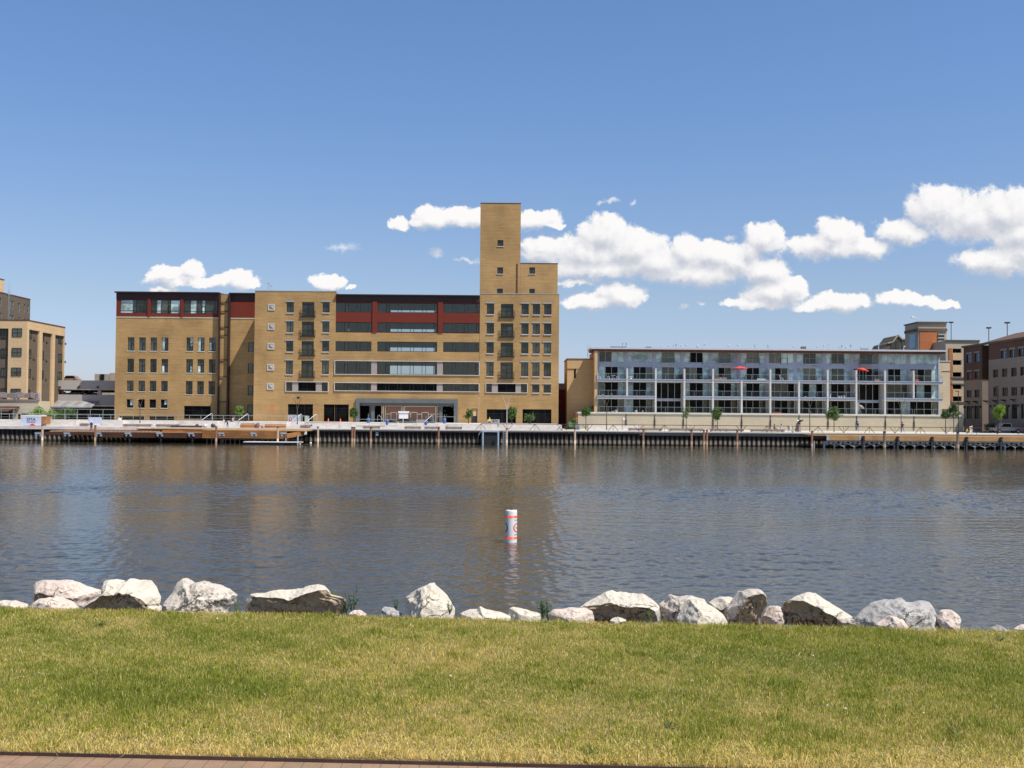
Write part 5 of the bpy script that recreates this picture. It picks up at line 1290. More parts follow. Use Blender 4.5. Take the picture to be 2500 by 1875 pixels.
# mooring piles
mp = [(103, 1037, 1080, 'pile_pale', 'pale topped by the white trailer'), (232, 1038, 1080, 'pile_rust', 'beside the worker on the brown dock'), (527.5, 1041, 1082, 'pile_rust', 'where the brown dock turns orange'), (678, 1042, 1085, 'pile_pale', 'near the right end of the orange dock'),
      (776, 1041.5, 1086, 'pile_pale', 'alone to the right of the slanted dock beam'), (859.5, 1042, 1087, 'pile_rust', 'left one of the close pair below the gallery portal'), (865, 1042.5, 1086, 'pile_rust', 'right one of the close pair below the gallery portal'),
      (905, 1042.5, 1086, 'pile_rust', 'below the left column of the gallery portal'), (1070.7, 1043.5, 1086, 'pile_rust', 'below the right column of the gallery portal'), (1237, 1045, 1088, 'pile_pale', 'with a ladder beside it under the tower'),
      (1403.5, 1046, 1090, 'pile_pale', 'below the tan podium corner'), (1570.5, 1047, 1091, 'pile_rust', 'below the second glazed bay'), (1688.5, 1049, 1094, 'pile_rust', 'left of the rusty pair below the flats'),
      (1718.5, 1049, 1096, 'pile_rust', 'left one of the pair below the flats'), (1726, 1049, 1096, 'pile_rust', 'right one of the pair below the flats'), (1800, 1050, 1095, 'pile_rust', 'below the left red umbrella'),
      (1982.5, 1052, 1097, 'pile_rust', 'at the left end of the orange walkway'), (2159.5, 1053, 1102, 'pile_dark', 'black one crossing the orange walkway'), (2338.5, 1054, 1104, 'pile_dark', 'black one crossing the walkway near the right edge')]
for x_, y0, y1, mt, where in mp:
    Y = 166.6 if x_ < 700 or x_ > 1950 else 172.6; b_ = at(x_, 1083, Y); b_.z = 0; zt_ = at(x_, y0, Y).z
    c = thing('mooring_pile', 'rusty steel mooring pile ' + where if mt != 'pile_dark' else 'steel mooring pile, ' + where, 'mooring pile', (b_.x, Y, 0), 'mooring piles along the far bank')
    m = MB(); rad = .16 if mt != 'pile_dark' else .22; m.tube([(b_.x, Y, -1.5), (b_.x, Y, zt_ - .1)], rad, 12); m.build('shaft', mt, c, True); m = MB(); m.tube([(b_.x, Y, zt_ - .1), (b_.x, Y, zt_)], rad + .03, 12); m.build('cap', 'soffit', c, False)
m = MB(); a = at(1231.5, 1068, 172.5); 
for s_ in (-.2, .25): m.bar((a.x + s_, 172.5, -.5), (a.x + s_, 172.5, at(1231, 1050, 172.5).z), .07)
for i in range(9): m.bar((a.x - .2, 172.5, .1 + i * .26), (a.x + .25, 172.5, .1 + i * .26), .07)
solo(m, 'ladder', 'galvanised', 'steel ladder down to the water beside the pale pile under the tower', 'ladder', (a.x, 172.5, 0))
m = MB(); m.blob(atz(758.5, 1082, .1), .18, 3, .02, 2); solo(m, 'mooring_float', 'white_paint', 'small white ball float on the water right of the raft', 'float', atz(758.5, 1082, 0))
m = MB(); p = at(920.5, 1059, DW - .06); m.box(p.x - .22, p.x + .22, DW - .06, DW - .03, p.z - .3, p.z + .3); solo(m, 'notice_board', 'galvanised', 'small pale notice board on the sheet piling below the portal', 'sign', (p.x, DW - .05, p.z - .3))
for x0_, x1_ in ((848, 855),): pass

# ------------------------------------------------------------------ railings
def railing(px0, px1, Y, zb, zt, step, mat, label, loc_px, mid=True, vees=False, thick=.05, top=.07):
    c = thing('railing', label, 'railing', (at(loc_px, 1040, Y).x, Y, zb), 'riverside railings')
    a, b = at(px0, 1040, Y).x, at(px1, 1040, Y).x
    m = MB(); m.bar((a, Y, zt), (b, Y, zt), top); m.build('top_rail', mat, c)
    if mid: m = MB(); m.bar((a, Y, zb + .12), (b, Y, zb + .12), .04); m.bar((a, Y, (zb + zt) / 2), (b, Y, (zb + zt) / 2), .03); m.build('lower_rail', mat, c)
    n = max(1, round((b - a) / step))
    for i in range(n + 1):
        x = a + (b - a) * i / n; m = MB(); m.bar((x, Y, zb), (x, Y, zt), thick); m.build('post', mat, c)
        if vees:
            m = MB()
            for s_ in (-1, 1):
                if i % 2: m.bar((x, Y, zb), (x + s_ * .85, Y, zt), .07)
                else: m.bar((x, Y, zt), (x + s_ * .85, Y, zb), .07)
            m.build('brace', mat, c)
    return c
railing(-60, 282, 183.5, ZU, ZU + 1.95, 2.2, 'rail_grey', 'tall grey green fence rails behind the white trailer', 60, True)
railing(-60, 600, 181.4, ZU, ZU + 1.1, 1.9, 'rail_grey', 'light grey railing along the terrace in front of the left wing', 400, True)
railing(600, 744, 181.4, ZU, ZU + 1.1, 4.0, 'rail_grey', 'light grey railing in front of the block with square vents', 700, False)
railing(870, 968, 179.3, ZL + .4, ZL + 1.55, 2.4, 'rail_grey', 'thin grey railing left of the white kiosk', 900, True)
railing(968, 1068, 177.0, ZL + .1, ZL + 1.2, 3.0, 'rail_grey', 'thin grey railing in front of the portal opening', 1020, True)
railing(1064, 1110, 181.4, ZU, ZU + 1.2, 1.7, 'rail_grey', 'short grey railing at the right end of the portal', 1090, False)
railing(745, 828, 176, ZL, ZL + .95, 4.5, 'rail_dark', 'dark red railing below the right hand storefront', 790, False)
railing(1174, 1372, 175.3, ZL, ZL + 1.02, 4.4, 'rail_dark', 'dark red railing with V braces below the tall tower', 1270, False, True, top=.10)
railing(1372, 2560, 175.3, ZL, ZL + 1.03, 4.15, 'rail_dark', 'long dark red railing with V braces in front of the glazed flats', 1900, False, True, top=.10)
hr0 = None
for i, (x_, fl) in enumerate(((508, 1), (597, 1), (728, 1), (765, 1), (926, -1), (1050, 1))):
    p = at(x_, 1038, 180); m = MB(); z_ = ZL + .3
    m.tube([(p.x - fl * 1.0, 179.4, z_ + .9 - .6), (p.x - fl * .9, 179.4, z_ + .9), (p.x + fl * .2, 181, z_ + 2.0), (p.x + fl * .4, 181, z_ + 1.9), (p.x + fl * .45, 181, z_ + .9)], .04, 6)
    solo(m, 'handrail', 'galvanised', ['looped steel handrail above the brown dock, leftmost of six', 'looped steel handrail beside the small bright tree', 'looped steel handrail behind the lamp in front of the white cabinets', 'looped steel handrail at the dark red railing end', 'looped steel handrail at the left of the portal', 'looped steel handrail beside the dark blue barrel'][i], 'handrail', (p.x, 180, z_), 'stair handrails')
# ------------------------------------------------------------------ small things on the promenade
def P(px, Y, z): return Vector((at(px, 1040, Y).x, Y, z))
# trailer
TRL = thing('cargo_trailer', 'white box trailer lettered SMA on the left promenade', 'trailer', P(78, 176.5, ZL))
Yt = 176.2; x0_, x1_ = at(52.5, 1028, Yt).x, at(99, 1028, Yt).x; zb, zt = at(75, 1040.5, Yt).z, at(75, 1017, Yt).z
zb = ZL + .06
m = MB(); m.box(x0_, x1_, Yt, Yt + 2.2, zb, zt); m.build('body', 'trailer_white', TRL)
m = MB(); m.box(x0_ - .02, x1_ + .02, Yt - .02, Yt + 2.22, zt + .002, zt + .22); m.build('roof', 'trailer_roof', TRL)
m = MB(); m.box(x1_ + .003, x1_ + .75, Yt + .2, Yt + 2.1, ZL + .3, zt + .05); m.build('tailgate_ramp', 'plank', TRL)
xx = at(80, 1038, Yt).x
m = MB(); m.tube([(xx, Yt - .22, ZL + .02), (xx, Yt - .003, ZL + .02)], .36, 16); m.build('wheel_arch', 'red_paint', TRL)
def letters(body, size, loc, mat, parent, name='lettering', ex=.01, sxx=1.0):
    me = text_mesh(body, size, ex); me.materials.clear(); me.materials.append(MAT[mat])
    o = bpy.data.objects.new(name, me); COL.objects.link(o)
    me.transform(Matrix.Translation(Vector(loc) - ORG[parent.name]) @ Matrix.Rotation(math.radians(90), 4, 'X') @ Matrix.Diagonal((sxx, 1, 1, 1)))
    o.parent = parent; ORG[o.name] = ORG[parent.name]; return o
p = at(76, 1027.6, Yt); letters('SMA', .78, (p.x, Yt - .012, p.z), 'ink', TRL, sxx=1.0)
p = at(76, 1031.3, Yt); letters('CONSTRUCTION SERVICES', .19, (p.x, Yt - .012, p.z), 'ink', TRL, sxx=.62)
# boards, cabinets, booth
m = MB(); a, b = at(216, 1030, 177).x, at(248, 1030, 177).x; m.box(a, b, 177, 177.06, ZL + .45, ZL + 1.55); 
for q in (a + .15, b - .2): m.box(q, q + .07, 177.06, 177.13, ZL, ZL + 1.5)
solo(m, 'panel_board', 'trailer_white', 'pale lavender grey board standing behind the worker in the white helmet', 'board', (a, 177, ZL))
CB = thing('electric_cabinet', 'pale green grey utility cabinets in front of the left storefront', 'utility cabinet', P(716, 197, ZU))
for a_, b_ in ((702.5, 717.3), (718.3, 732.5)):
    m = MB(); m.box(at(a_, 1027, 196.5).x, at(b_, 1027, 196.5).x, 196.5, 197.6, ZU, ZU + 1.25); m.build('cabinet_door', 'galvanised', CB)
p = at(709, 1023, 196.4); m = MB(); m.tube([(p.x, 196.44, p.z), (p.x, 196.49, p.z)], .32, 16); f = m.build('round_sign', 'red_paint', CB); m = MB(); m.tube([(p.x, 196.42, p.z), (p.x, 196.435, p.z)], .2, 16); m.build('sign_face', 'galvanised', f)
m = MB()
for i in range(8): xx = at(733, 1030, 195).x + i * .42; m.bar((xx, 195, ZU), (xx, 195, ZU + 1.1), .03)
m.bar((at(733, 1030, 195).x, 195, ZU + 1.1), (at(751, 1030, 195).x, 195, ZU + 1.1), .06); m.quad((at(744, 1030, 194).x, 194, ZU), (at(754, 1030, 196).x, 196, ZU), (at(754, 1030, 196).x, 196, ZU + 1.1), (at(744, 1030, 194).x, 194, ZU + 1.1))
solo(m, 'barrier_gate', 'rail_grey', 'grey mesh gate panel right of the utility cabinets', 'gate', (at(740, 1030, 195).x, 195, ZU))
KI = thing('site_kiosk', 'white hooded equipment box on a dark cart before the gallery portal', 'equipment cart', P(985, 188, ZL + .6))
Yk = 188.0; xa_, xb_ = at(972.5, 1010, Yk).x, at(996.5, 1010, Yk).x; zk = at(985, 1022, Yk).z; zk2 = at(985, 1008, Yk).z
m = MB(); m.box(xa_ + .1, xb_ - .12, Yk, Yk + 1.5, zk, zk2); m.build('box_body', 'white_paint', KI)
m = MB(); m.box(xa_ - .03, xb_ + .03, Yk - .1, Yk + 1.6, zk2 + .003, at(985, 1004, Yk).z); m.build('roof', 'trailer_roof', KI)
m = MB(); m.box(xa_ + .25, xb_ - .0, Yk + .1, Yk + 1.4, ZU, zk - .003); m.build('cart', 'black_cloth', KI)
m = MB(); m.bar(P(984, 186.5, ZL + .5), P(984, 186.5, zk), .12); m.build('mast', 'white_fin', KI)
for x_ in (976, 994): p = P(x_, Yk - .05, ZU + .3); m = MB(); m.tube([p, p + Vector((0, .25, 0))], .3, 14); m.build('wheel', 'tyre', KI)
def heap(name, px0, px1, Y, hgt, mat, label, cat='covered pile'):
    a, b = at(px0, 1040, Y).x, at(px1, 1040, Y).x; m = MB(); m.blob(((a + b) / 2, Y, ZU - .1), ((b - a) / 2, 1.0, hgt), px0, .35, 3); solo(m, name, mat, label, cat, ((a + b) / 2, Y, ZU), smooth=True)
heap('tarp_heap', 950, 970, 192, 1.0, 'black_cloth', 'dark tarpaulin heap left of the white equipment box')
heap('tarp_heap', 985, 1015, 190, .95, 'black_cloth', 'black tarpaulin heap right of the white equipment box')
heap('tarp_heap', 1043, 1062, 191, 1.25, 'black_cloth', 'rounded black heap beside the right portal column')
m = MB(); p = P(1027, 190, ZU)
for i in range(4): m.box(p.x - .75, p.x + .75, 189.5, 190.5, ZU + i * .16, ZU + i * .16 + .13)
solo(m, 'timber_stack', 'pier_panel', 'small pale timber stack on the terrace before the brown partition', 'timber stack', p)
heap('green_tarp', 1024, 1038, 193, .72, 'leaf_dark', 'low dark green heap beyond the pale timber stack')
BP = None
for i, (x_, Y, z_, lb) in enumerate(((899, 183, ZU, 'bright blue barrel beside the left portal column'), (945, 180.2, ZU - .3, 'dark blue barrel left of the white equipment box'), (1040, 180.2, ZU - .35, 'dark blue barrel right of the pale timber stack'), (1085, 186, ZU, 'bright blue barrel inside the right end of the portal'))):
    p = P(x_, Y, z_)
    if BP is None:
        BP = thing('blue_barrel', lb, 'barrel', p, 'blue barrels in front of the portal')
        m = MB(); m.lathe(p, [(.24, 0), (.28, .1), (.29, .35), (.28, .6), (.29, .72), (.25, .86)], 16); m.build('drum', 'blue_plastic', BP, True); m = MB(); m.lathe(p, [(.30, .74), (.30, .80)], 16); m.build('hoop', 'galvanised', BP); m = MB(); m.bar(p + Vector((0, 0, .85)), p + Vector((0, 0, 1.6)), .05); m.build('post', 'galvanised', BP)
    else: copy_tree(BP, p, lb)
CN = None
for x_, Y, lb in ((801.5, 196, 'orange traffic cone in the right storefront doorway, left one'), (831, 196, 'orange traffic cone in the right storefront doorway, right one')):
    p = P(x_, Y, ZU)
    if CN is None:
        CN = thing('traffic_cone', lb, 'traffic cone', p, 'traffic cones'); m = MB(); m.lathe(p, [(.17, .03), (.03, .7)], 12); m.build('cone', 'cone_orange', CN, True); m = MB(); m.box(p.x - .2, p.x + .2, p.y - .2, p.y + .2, p.z, p.z + .04); m.build('base', 'black_paint', CN)
    else: copy_tree(CN, p, lb)
# benches
BN = None
bl = [(300, 368, 177.6), (380, 436, 177.6), (886, 928, 176.9), (986, 1028, 176.9), (1036, 1074, 176.9), (1087, 1128, 176.9), (1534, 1617, 178.5), (1634, 1717, 178.0), (1733, 1816, 177.6), (1832, 1916, 177.4), (733, 758, 178.4), (194, 215, 178.3)]
bn = ['long grey brown slatted bench behind the brown dock, left of the pair', 'long grey brown slatted bench behind the brown dock, right of the pair', 'slatted bench under the left column of the portal', 'slatted bench under the white equipment box', 'slatted bench between the pale timber and the rusty pile', 'slatted bench before the right jamb of the portal',
      'long low plank bench behind the railing, leftmost of the four by the flats', 'long low plank bench under the sparse tree and the round tree', 'long low plank bench right of the round tree', 'long low plank bench where two people sit', 'short slatted bench below the utility cabinets', 'short slatted bench left of the lavender board']
for i, (a_, b_, Y) in enumerate(bl):
    a, b = at(a_, 1040, Y).x, at(b_, 1040, Y).x; z0_ = ZL + (.0 if i < 6 else .02)
    c = thing('slatted_bench', bn[i], 'bench', ((a + b) / 2, Y, z0_), 'slatted promenade benches'); m = MB()
    for j in range(5): m.box(a, b, Y + j * .2, Y + j * .2 + .17, z0_ + .36, z0_ + .45)
    m.build('seat', 'bench_wood', c)
    m = MB(); m.box(a, b, Y + .02, Y + .06, z0_ + .06, z0_ + .34); m.build('front_board', 'bench_wood', c)
    for q in (a + .3, (a + b) / 2, b - .3): m = MB(); m.box(q - .1, q + .1, Y + .1, Y + .9, z0_, z0_ + .355); m.build('leg', 'concrete', c)
# timber bundles on the dock edge
for i, (a_, b_, Y, h_, lb) in enumerate(((588, 621, 176.3, .72, 'brown rounded timber bundle above the orange dock, left one'), (647, 697, 176.3, .62, 'longer brown rounded timber bundle behind the pale mooring pile'), (418, 492, 176.0, .28, 'low reddish brown pile of planks on the promenade behind the brown dock'))):
    a, b = at(a_, 1045, Y).x, at(b_, 1045, Y).x; m = MB(); 
    prof = [(math.cos(t) * .5, math.sin(t) * h_) for t in [math.pi * k_ / 6 for k_ in range(7)]]
    for k_ in range(6):
        m.quad((a, Y + prof[k_][0], ZL + prof[k_][1]), (b, Y + prof[k_][0], ZL + prof[k_][1]), (b, Y + prof[k_ + 1][0], ZL + prof[k_ + 1][1]), (a, Y + prof[k_ + 1][0], ZL + prof[k_ + 1][1]))
    for x in (a, b): m.quad(*[(x, Y + q[0], ZL + q[1]) for q in prof])
    for k_ in range(1, 6, 2): m.box(a - .05, b + .05, Y + prof[k_][0] - .05, Y + prof[k_][0] + .05, ZL + prof[k_][1] - .02, ZL + prof[k_][1] + .03)
    solo(m, 'timber_bundle', 'plank' if i < 2 else 'dock_brown', lb, 'timber bundle', ((a + b) / 2, Y, ZL), 'timber bundles')
for i, (x_, mt, r_) in enumerate(((629, 'brown_cloth', .42), (639.5, 'plank', .30), (501, 'white_fin', .4), (520, 'dark_steel', .4), (481, 'dock_brown', .35))):
    p = P(x_, 176.2, ZL); m = MB(); m.blob(p + Vector((0, 0, r_ * .7)), (r_, r_, r_ * (1.3 if i == 0 else .9)), i, .4, 2)
    solo(m, 'site_sack', mt, ['dark brown sack between the two timber bundles', 'small brown keg left of the longer timber bundle', 'white and red sawhorse cover on the dock edge', 'dark grey tarpaulin lump beside the rusty pile', 'reddish brown lump on the plank pile'][i], 'site material', p, smooth=True)
m = MB(); p = P(300, 181.1, ZU)
m.box(at(288.5, 1028, 181).x, at(294.5, 1028, 181).x, 181, 181.5, ZU + .1, ZU + .55); solo(m, 'white_bucket', 'white_paint', 'small white tub on the wall before the left wing corner', 'tub', P(291, 181, ZU + .1))
m = MB(); r = at(1189, 1030, D0 - .1), at(1219.5, 1030, D0 - .1)
WBn = thing('window_banner', 'pale green window banner with a flame emblem and dark lettering', 'banner', (r[0].x, D0 + .1, ZU))
m.box(r[0].x, at(1204.7, 1030, D0).x, D0 + .16, D0 + .2, ZU + .05, at(1204, 1024, D0).z); m.box(at(1205.8, 1030, D0).x, r[1].x, D0 + .16, D0 + .2, ZU + .05, at(1204, 1024, D0).z); m.build('banner_sheet', 'galvanised', WBn)
p = at(1207.5, 1030.2, D0); letters('archer', .72, (p.x + .1, D0 + .145, p.z), 'ink', WBn, sxx=.62)
# flame emblem
fp = [(-.22, 0), (-.28, .22), (-.12, .42), (-.02, .86), (.10, .5), (.24, .3), (.2, 0)]
c0 = at(1195.5, 1027.5, D0)
m = MB(); m.quad(*[(c0.x + x * 1.05, D0 + .12, c0.z + z_ * 1.0 - .1) for x, z_ in fp]); m.quad(*[(c0.x + x * 1.05, D0 + .15, c0.z + z_ - .1) for x, z_ in fp]); m.build('flame', 'yellow_paint', WBn)
m = MB(); m.quad(*[(c0.x + math.cos(t) * .3, D0 + .11, c0.z - .12 + math.sin(t) * .42) for t in [math.pi + math.pi * k_ / 8 for k_ in range(9)]]); m.build('bowl', 'maroon_wall', WBn)
# white rubbish chute / posts at right
m = MB(); p = P(2371, 184, ZL); m.box(p.x - .2, p.x + .22, 184, 184.3, ZL, ZL + 1.15); m.quad((p.x - .35, 183.98, ZL + 1.0), (p.x + .22, 183.98, ZL + 1.15), (p.x + .22, 183.98, ZL + 1.3), (p.x - .35, 183.98, ZL + 1.1))
solo(m, 'gate_pillar', 'concrete', 'pale square pillar at the right end of the tan podium', 'pillar', p)
HY = thing('fire_hydrant', 'yellow fire hydrant left of the pale square pillar', 'fire hydrant', P(2361.5, 184.5, ZL)); p = ORG[HY.name]
m = MB(); m.lathe(p, [(.2, 0), (.2, .06), (.14, .08), (.14, .5), (.17, .52), (.15, .62), (.05, .7)], 12); m.build('barrel', 'yellow_paint', HY, True); m = MB(); m.tube([p + Vector((-.25, 0, .38)), p + Vector((.25, 0, .38))], .07, 10); m.build('outlet', 'yellow_paint', HY)
m = MB(); p = P(1410, 186, ZL); m.box(p.x - .35, p.x + .35, 186, 186.6, ZL, ZL + .95); m.box(p.x - .4, p.x + .4, 185.95, 186.65, ZL + .953, ZL + 1.02); solo(m, 'litter_bin', 'white_fin', 'pale grey square bin at the left corner of the podium', 'bin', p)
m = MB(); p = P(1927, 186, ZL); m.lathe(p, [(.25, 0), (.33, .75), (.34, 1.0), (.30, 1.02)], 14); solo(m, 'litter_bin', 'white_fin', 'pale round bin between the sitting people and the bird sculpture', 'bin', p, smooth=True)
m = MB(); p = P(1390, 188, ZL); m.blob(p + Vector((0, 0, .5)), (.9, .7, .9), 4, .4, 2); solo(m, 'planting_clump', 'leaf_dark', 'dark low shrub beside the maroon gap', 'shrub', p)
# pale shrub by the yellow wall
# bird sculpture
ES = thing('bird_sculpture', 'black bird sculpture with raised wings and white head on a tapered base', 'sculpture', P(1950, 183, ZL)); o_ = ORG[ES.name]
sc_ = .0735
def E(px, py, dy=0): q = at(px, py, 183 + dy); return q
m = MB(); zb_ = ZL; zt_ = E(1950, 1036).z
m.tube([(o_.x - .1, 183, ZL), (o_.x - .1, 183, zt_)], [.55, .36], 4); m.build('pedestal', 'bench_wood', ES)
m = MB(); m.tube([E(1952, 1036), E(1951, 1032), E(1949, 1029), E(1948.5, 1027.5)], [.13, .26, .2, .12], 8)
for s_ in (-1, 1):
    m.quad(E(1950, 1031.5), E(1950.5, 1028), E(1959, 1024) + Vector((0, s_ * .8, 0)), E(1957, 1028.5) + Vector((0, s_ * .6, 0)))
    m.quad(E(1950, 1031.5) + Vector((0, .06, 0)), E(1957, 1028.5) + Vector((0, s_ * .6 + .06, 0)), E(1959, 1024) + Vector((0, s_ * .8 + .06, 0)), E(1950.5, 1028) + Vector((0, .06, 0)))
m.quad(E(1949, 1027), E(1950, 1022.5), E(1952, 1025.5), E(1951, 1029)); m.build('body', 'black_paint', ES)
m = MB(); m.blob(E(1947.5, 1027.5), (.2, .15, .16), 2, .1, 2); m.build('head', 'white_paint', ES)
m = MB(); m.tube([E(1945, 1036), E(1946, 1033.5), E(1947.5, 1033)], [.12, .1, .05], 6); m.tube([E(1953.5, 1036), E(1953, 1034), E(1951, 1033)], [.12, .1, .05], 6); m.build('talon', 'black_paint', ES)
# pickup truck
def vehicle(name, label, cat, cx_, Y, zb, L_, H_, mat, facing=-1, bed=True):
    c = thing(name, label, cat, (cx_, Y, zb)); W_ = 1.9
    prof = [(-.5, .25), (-.5, .55), (-.30, .60), (-.18, 1.0), (.08, 1.0), (.12, .62), (.5, .60), (.5, .25)] if bed else [(-.5, .22), (-.5, .5), (-.28, .58), (-.14, 1.0), (.30, 1.0), (.42, .62), (.5, .55), (.5, .22)]
    m = MB(); pr = [(cx_ + facing * -1 * a_ * L_, zb + b_ * H_) for a_, b_ in prof]
    m.quad(*[(x, Y, z_) for x, z_ in pr]); m.quad(*[(x, Y + W_, z_) for x, z_ in pr])
    for i in range(len(pr)): a_, b_ = pr[i], pr[(i + 1) % len(pr)]; m.quad((a_[0], Y, a_[1]), (b_[0], Y, b_[1]), (b_[0], Y + W_, b_[1]), (a_[0], Y + W_, a_[1]))
    m.build('body', mat, c)
    g = [(-.27, .62), (-.17, .94), (.06, .94), (.09, .62)] if bed else [(-.24, .6), (-.13, .94), (.28, .94), (.37, .62)]
    for y_ in (Y - .01, Y + W_ + .01): m = MB(); m.quad(*[(cx_ - facing * a_ * L_, y_, zb + b_ * H_) for a_, b_ in g]); m.build('window', 'glass_black', c)
    for a_ in (-.31, .31):
        x = cx_ + a_ * L_
        for y_ in (Y - .03, Y + W_ - .2): m = MB(); m.tube([(x, y_, zb + .36), (x, y_ + .23, zb + .36)], .36, 16); w_ = m.build('wheel', 'tyre', c); m = MB(); m.tube([(x, y_ - .01, zb + .36), (x, y_ + .24, zb + .36)], .2, 12); m.build('rim', 'galvanised', w_)
    m = MB(); x = cx_ + facing * .5 * L_; m.box(x - .03, x + .03, Y + .1, Y + .5, zb + .45 * H_, zb + .53 * H_); m.build('headlight', 'white_paint', c)
    return c
vehicle('pickup_truck', 'silver pickup truck parked behind the railing at the right edge', 'pickup truck', at(2463, 1045, 186).x, 186, ZL + .02, 5.2, 1.75, 'car_silver', -1, True)
vehicle('parked_car', 'tan car on the top deck of the grey garage', 'car', at(167, 927, 219).x, 219, at(167, 934, 219).z, 2.9 * 1.3, 1.45, 'car_tan', -1, False)
vehicle('parked_car', 'white car seen through the open garage level', 'car', at(184, 960, 222).x, 222, at(184, 968, 222).z, 4.2, 1.4, 'white_paint', -1, False)
vehicle('parked_car', 'white van bonnet at the right of the open garage level', 'car', at(207, 960, 224).x, 224, at(207, 968, 224).z, 4.0, 1.5, 'white_paint', 1, False)
m = MB(); p = at(123, 925, 219); m.box(p.x - 1.0, p.x + .95, 219, 221, p.z - .8, p.z + .25); m.m = 1; m.box(p.x + 1.4, p.x + 2.2, 219, 220, p.z - .8, p.z + .45)
solo(m, 'roof_plant', ['white_paint', 'galvanised'], 'white and grey plant boxes on the garage top deck', 'roof plant', (p.x, 219, p.z - .8))

# ------------------------------------------------------------------ street lamps with two thin raised arms
def lamp(x_, ybase, yfork, armL, armR, Y, zb, label, head=None, mat='bark'):
    c = thing('street_lamp', label, 'street lamp', P(x_, Y, zb), 'forked street lamps on the promenade'); o = ORG[c.name]
    f_ = at(x_, yfork, Y); m = MB(); m.tube([(o.x, Y, zb), (f_.x, Y, f_.z)], [.09, .06], 8); m.build('pole', mat, c)
    for q in (armL, armR):
        if q: e = at(q[0], q[1], Y); mid = f_.lerp(e, .5) + Vector(((f_.x - e.x) * .12, 0, 0)); m = MB(); m.tube([f_, mid, e], [.05, .035, .03], 6); a = m.build('arm', mat, c); m = MB(); m.box(e.x - .16, e.x + .16, Y - .1, Y + .1, e.z - .02, e.z + .05); m.build('lamp_head', 'white_fin', a)
    if head: e = at(head[0], head[1], Y); m = MB(); m.box(e.x - .22, e.x + .22, Y - .2, Y + .2, e.z - .17, e.z + .17); m.build('floodlight', 'black_paint', c)
lamp(342, 1042, 995, (337, 975.5), (352.5, 967.5), 180, ZL + .1, 'thin forked lamp in front of the left wing')
lamp(726, 1044, 1000, (716.5, 968), (737.5, 968), 180, ZL + .1, 'thin forked lamp with a dark floodlight before the left storefront', (728, 971))
lamp(1237.5, 1044, 996, (1226, 967), (1248, 967), 178, ZL + .1, 'pale forked lamp in front of the banner storefront', None, 'white_fin')
lamp(1481, 1042, 992, (1472, 963.5), (1493, 962.5), 184, ZL, 'dark forked lamp before the second glazed bay')
lamp(1977, 1046, 998, (1966.5, 968.5), (1987.5, 969.5), 184, ZL, 'dark forked lamp right of the bird sculpture')
lamp(2200, 1050, 1004, (2190, 975), (2211, 974), 184, ZL, 'dark forked lamp beside the standing person')
for x_, y0, Y, lb in ((2436.5, 944, 186, 'tall dark street light behind the bright green tree'), (2340, 956, 190, 'slim street light in front of the tan ramp')):
    c = thing('street_light', lb, 'street light', P(x_, Y, ZL)); o = ORG[c.name]; t_ = at(x_, y0, Y); m = MB(); m.tube([(o.x, Y, ZL), (o.x, Y, t_.z)], [.09, .06], 8); m.build('pole', 'black_paint', c); m = MB(); m.box(o.x - .55, o.x + .1, Y - .15, Y + .15, t_.z, t_.z + .12); m.build('lamp_head', 'black_paint', c)
c = thing('floodlight', 'white headed floodlight on a short post before the podium', 'floodlight', P(1519, 184, ZL)); o = ORG[c.name]; t_ = at(1519, 1019.5, 184)
m = MB(); m.bar((o.x, 184, ZL), (o.x, 184, t_.z), .07); m.build('post', 'black_paint', c); m = MB(); m.bar(at(1520, 1021, 184), at(1526, 1024, 184), .16, .26); m.build('lamp_head', 'white_paint', c)

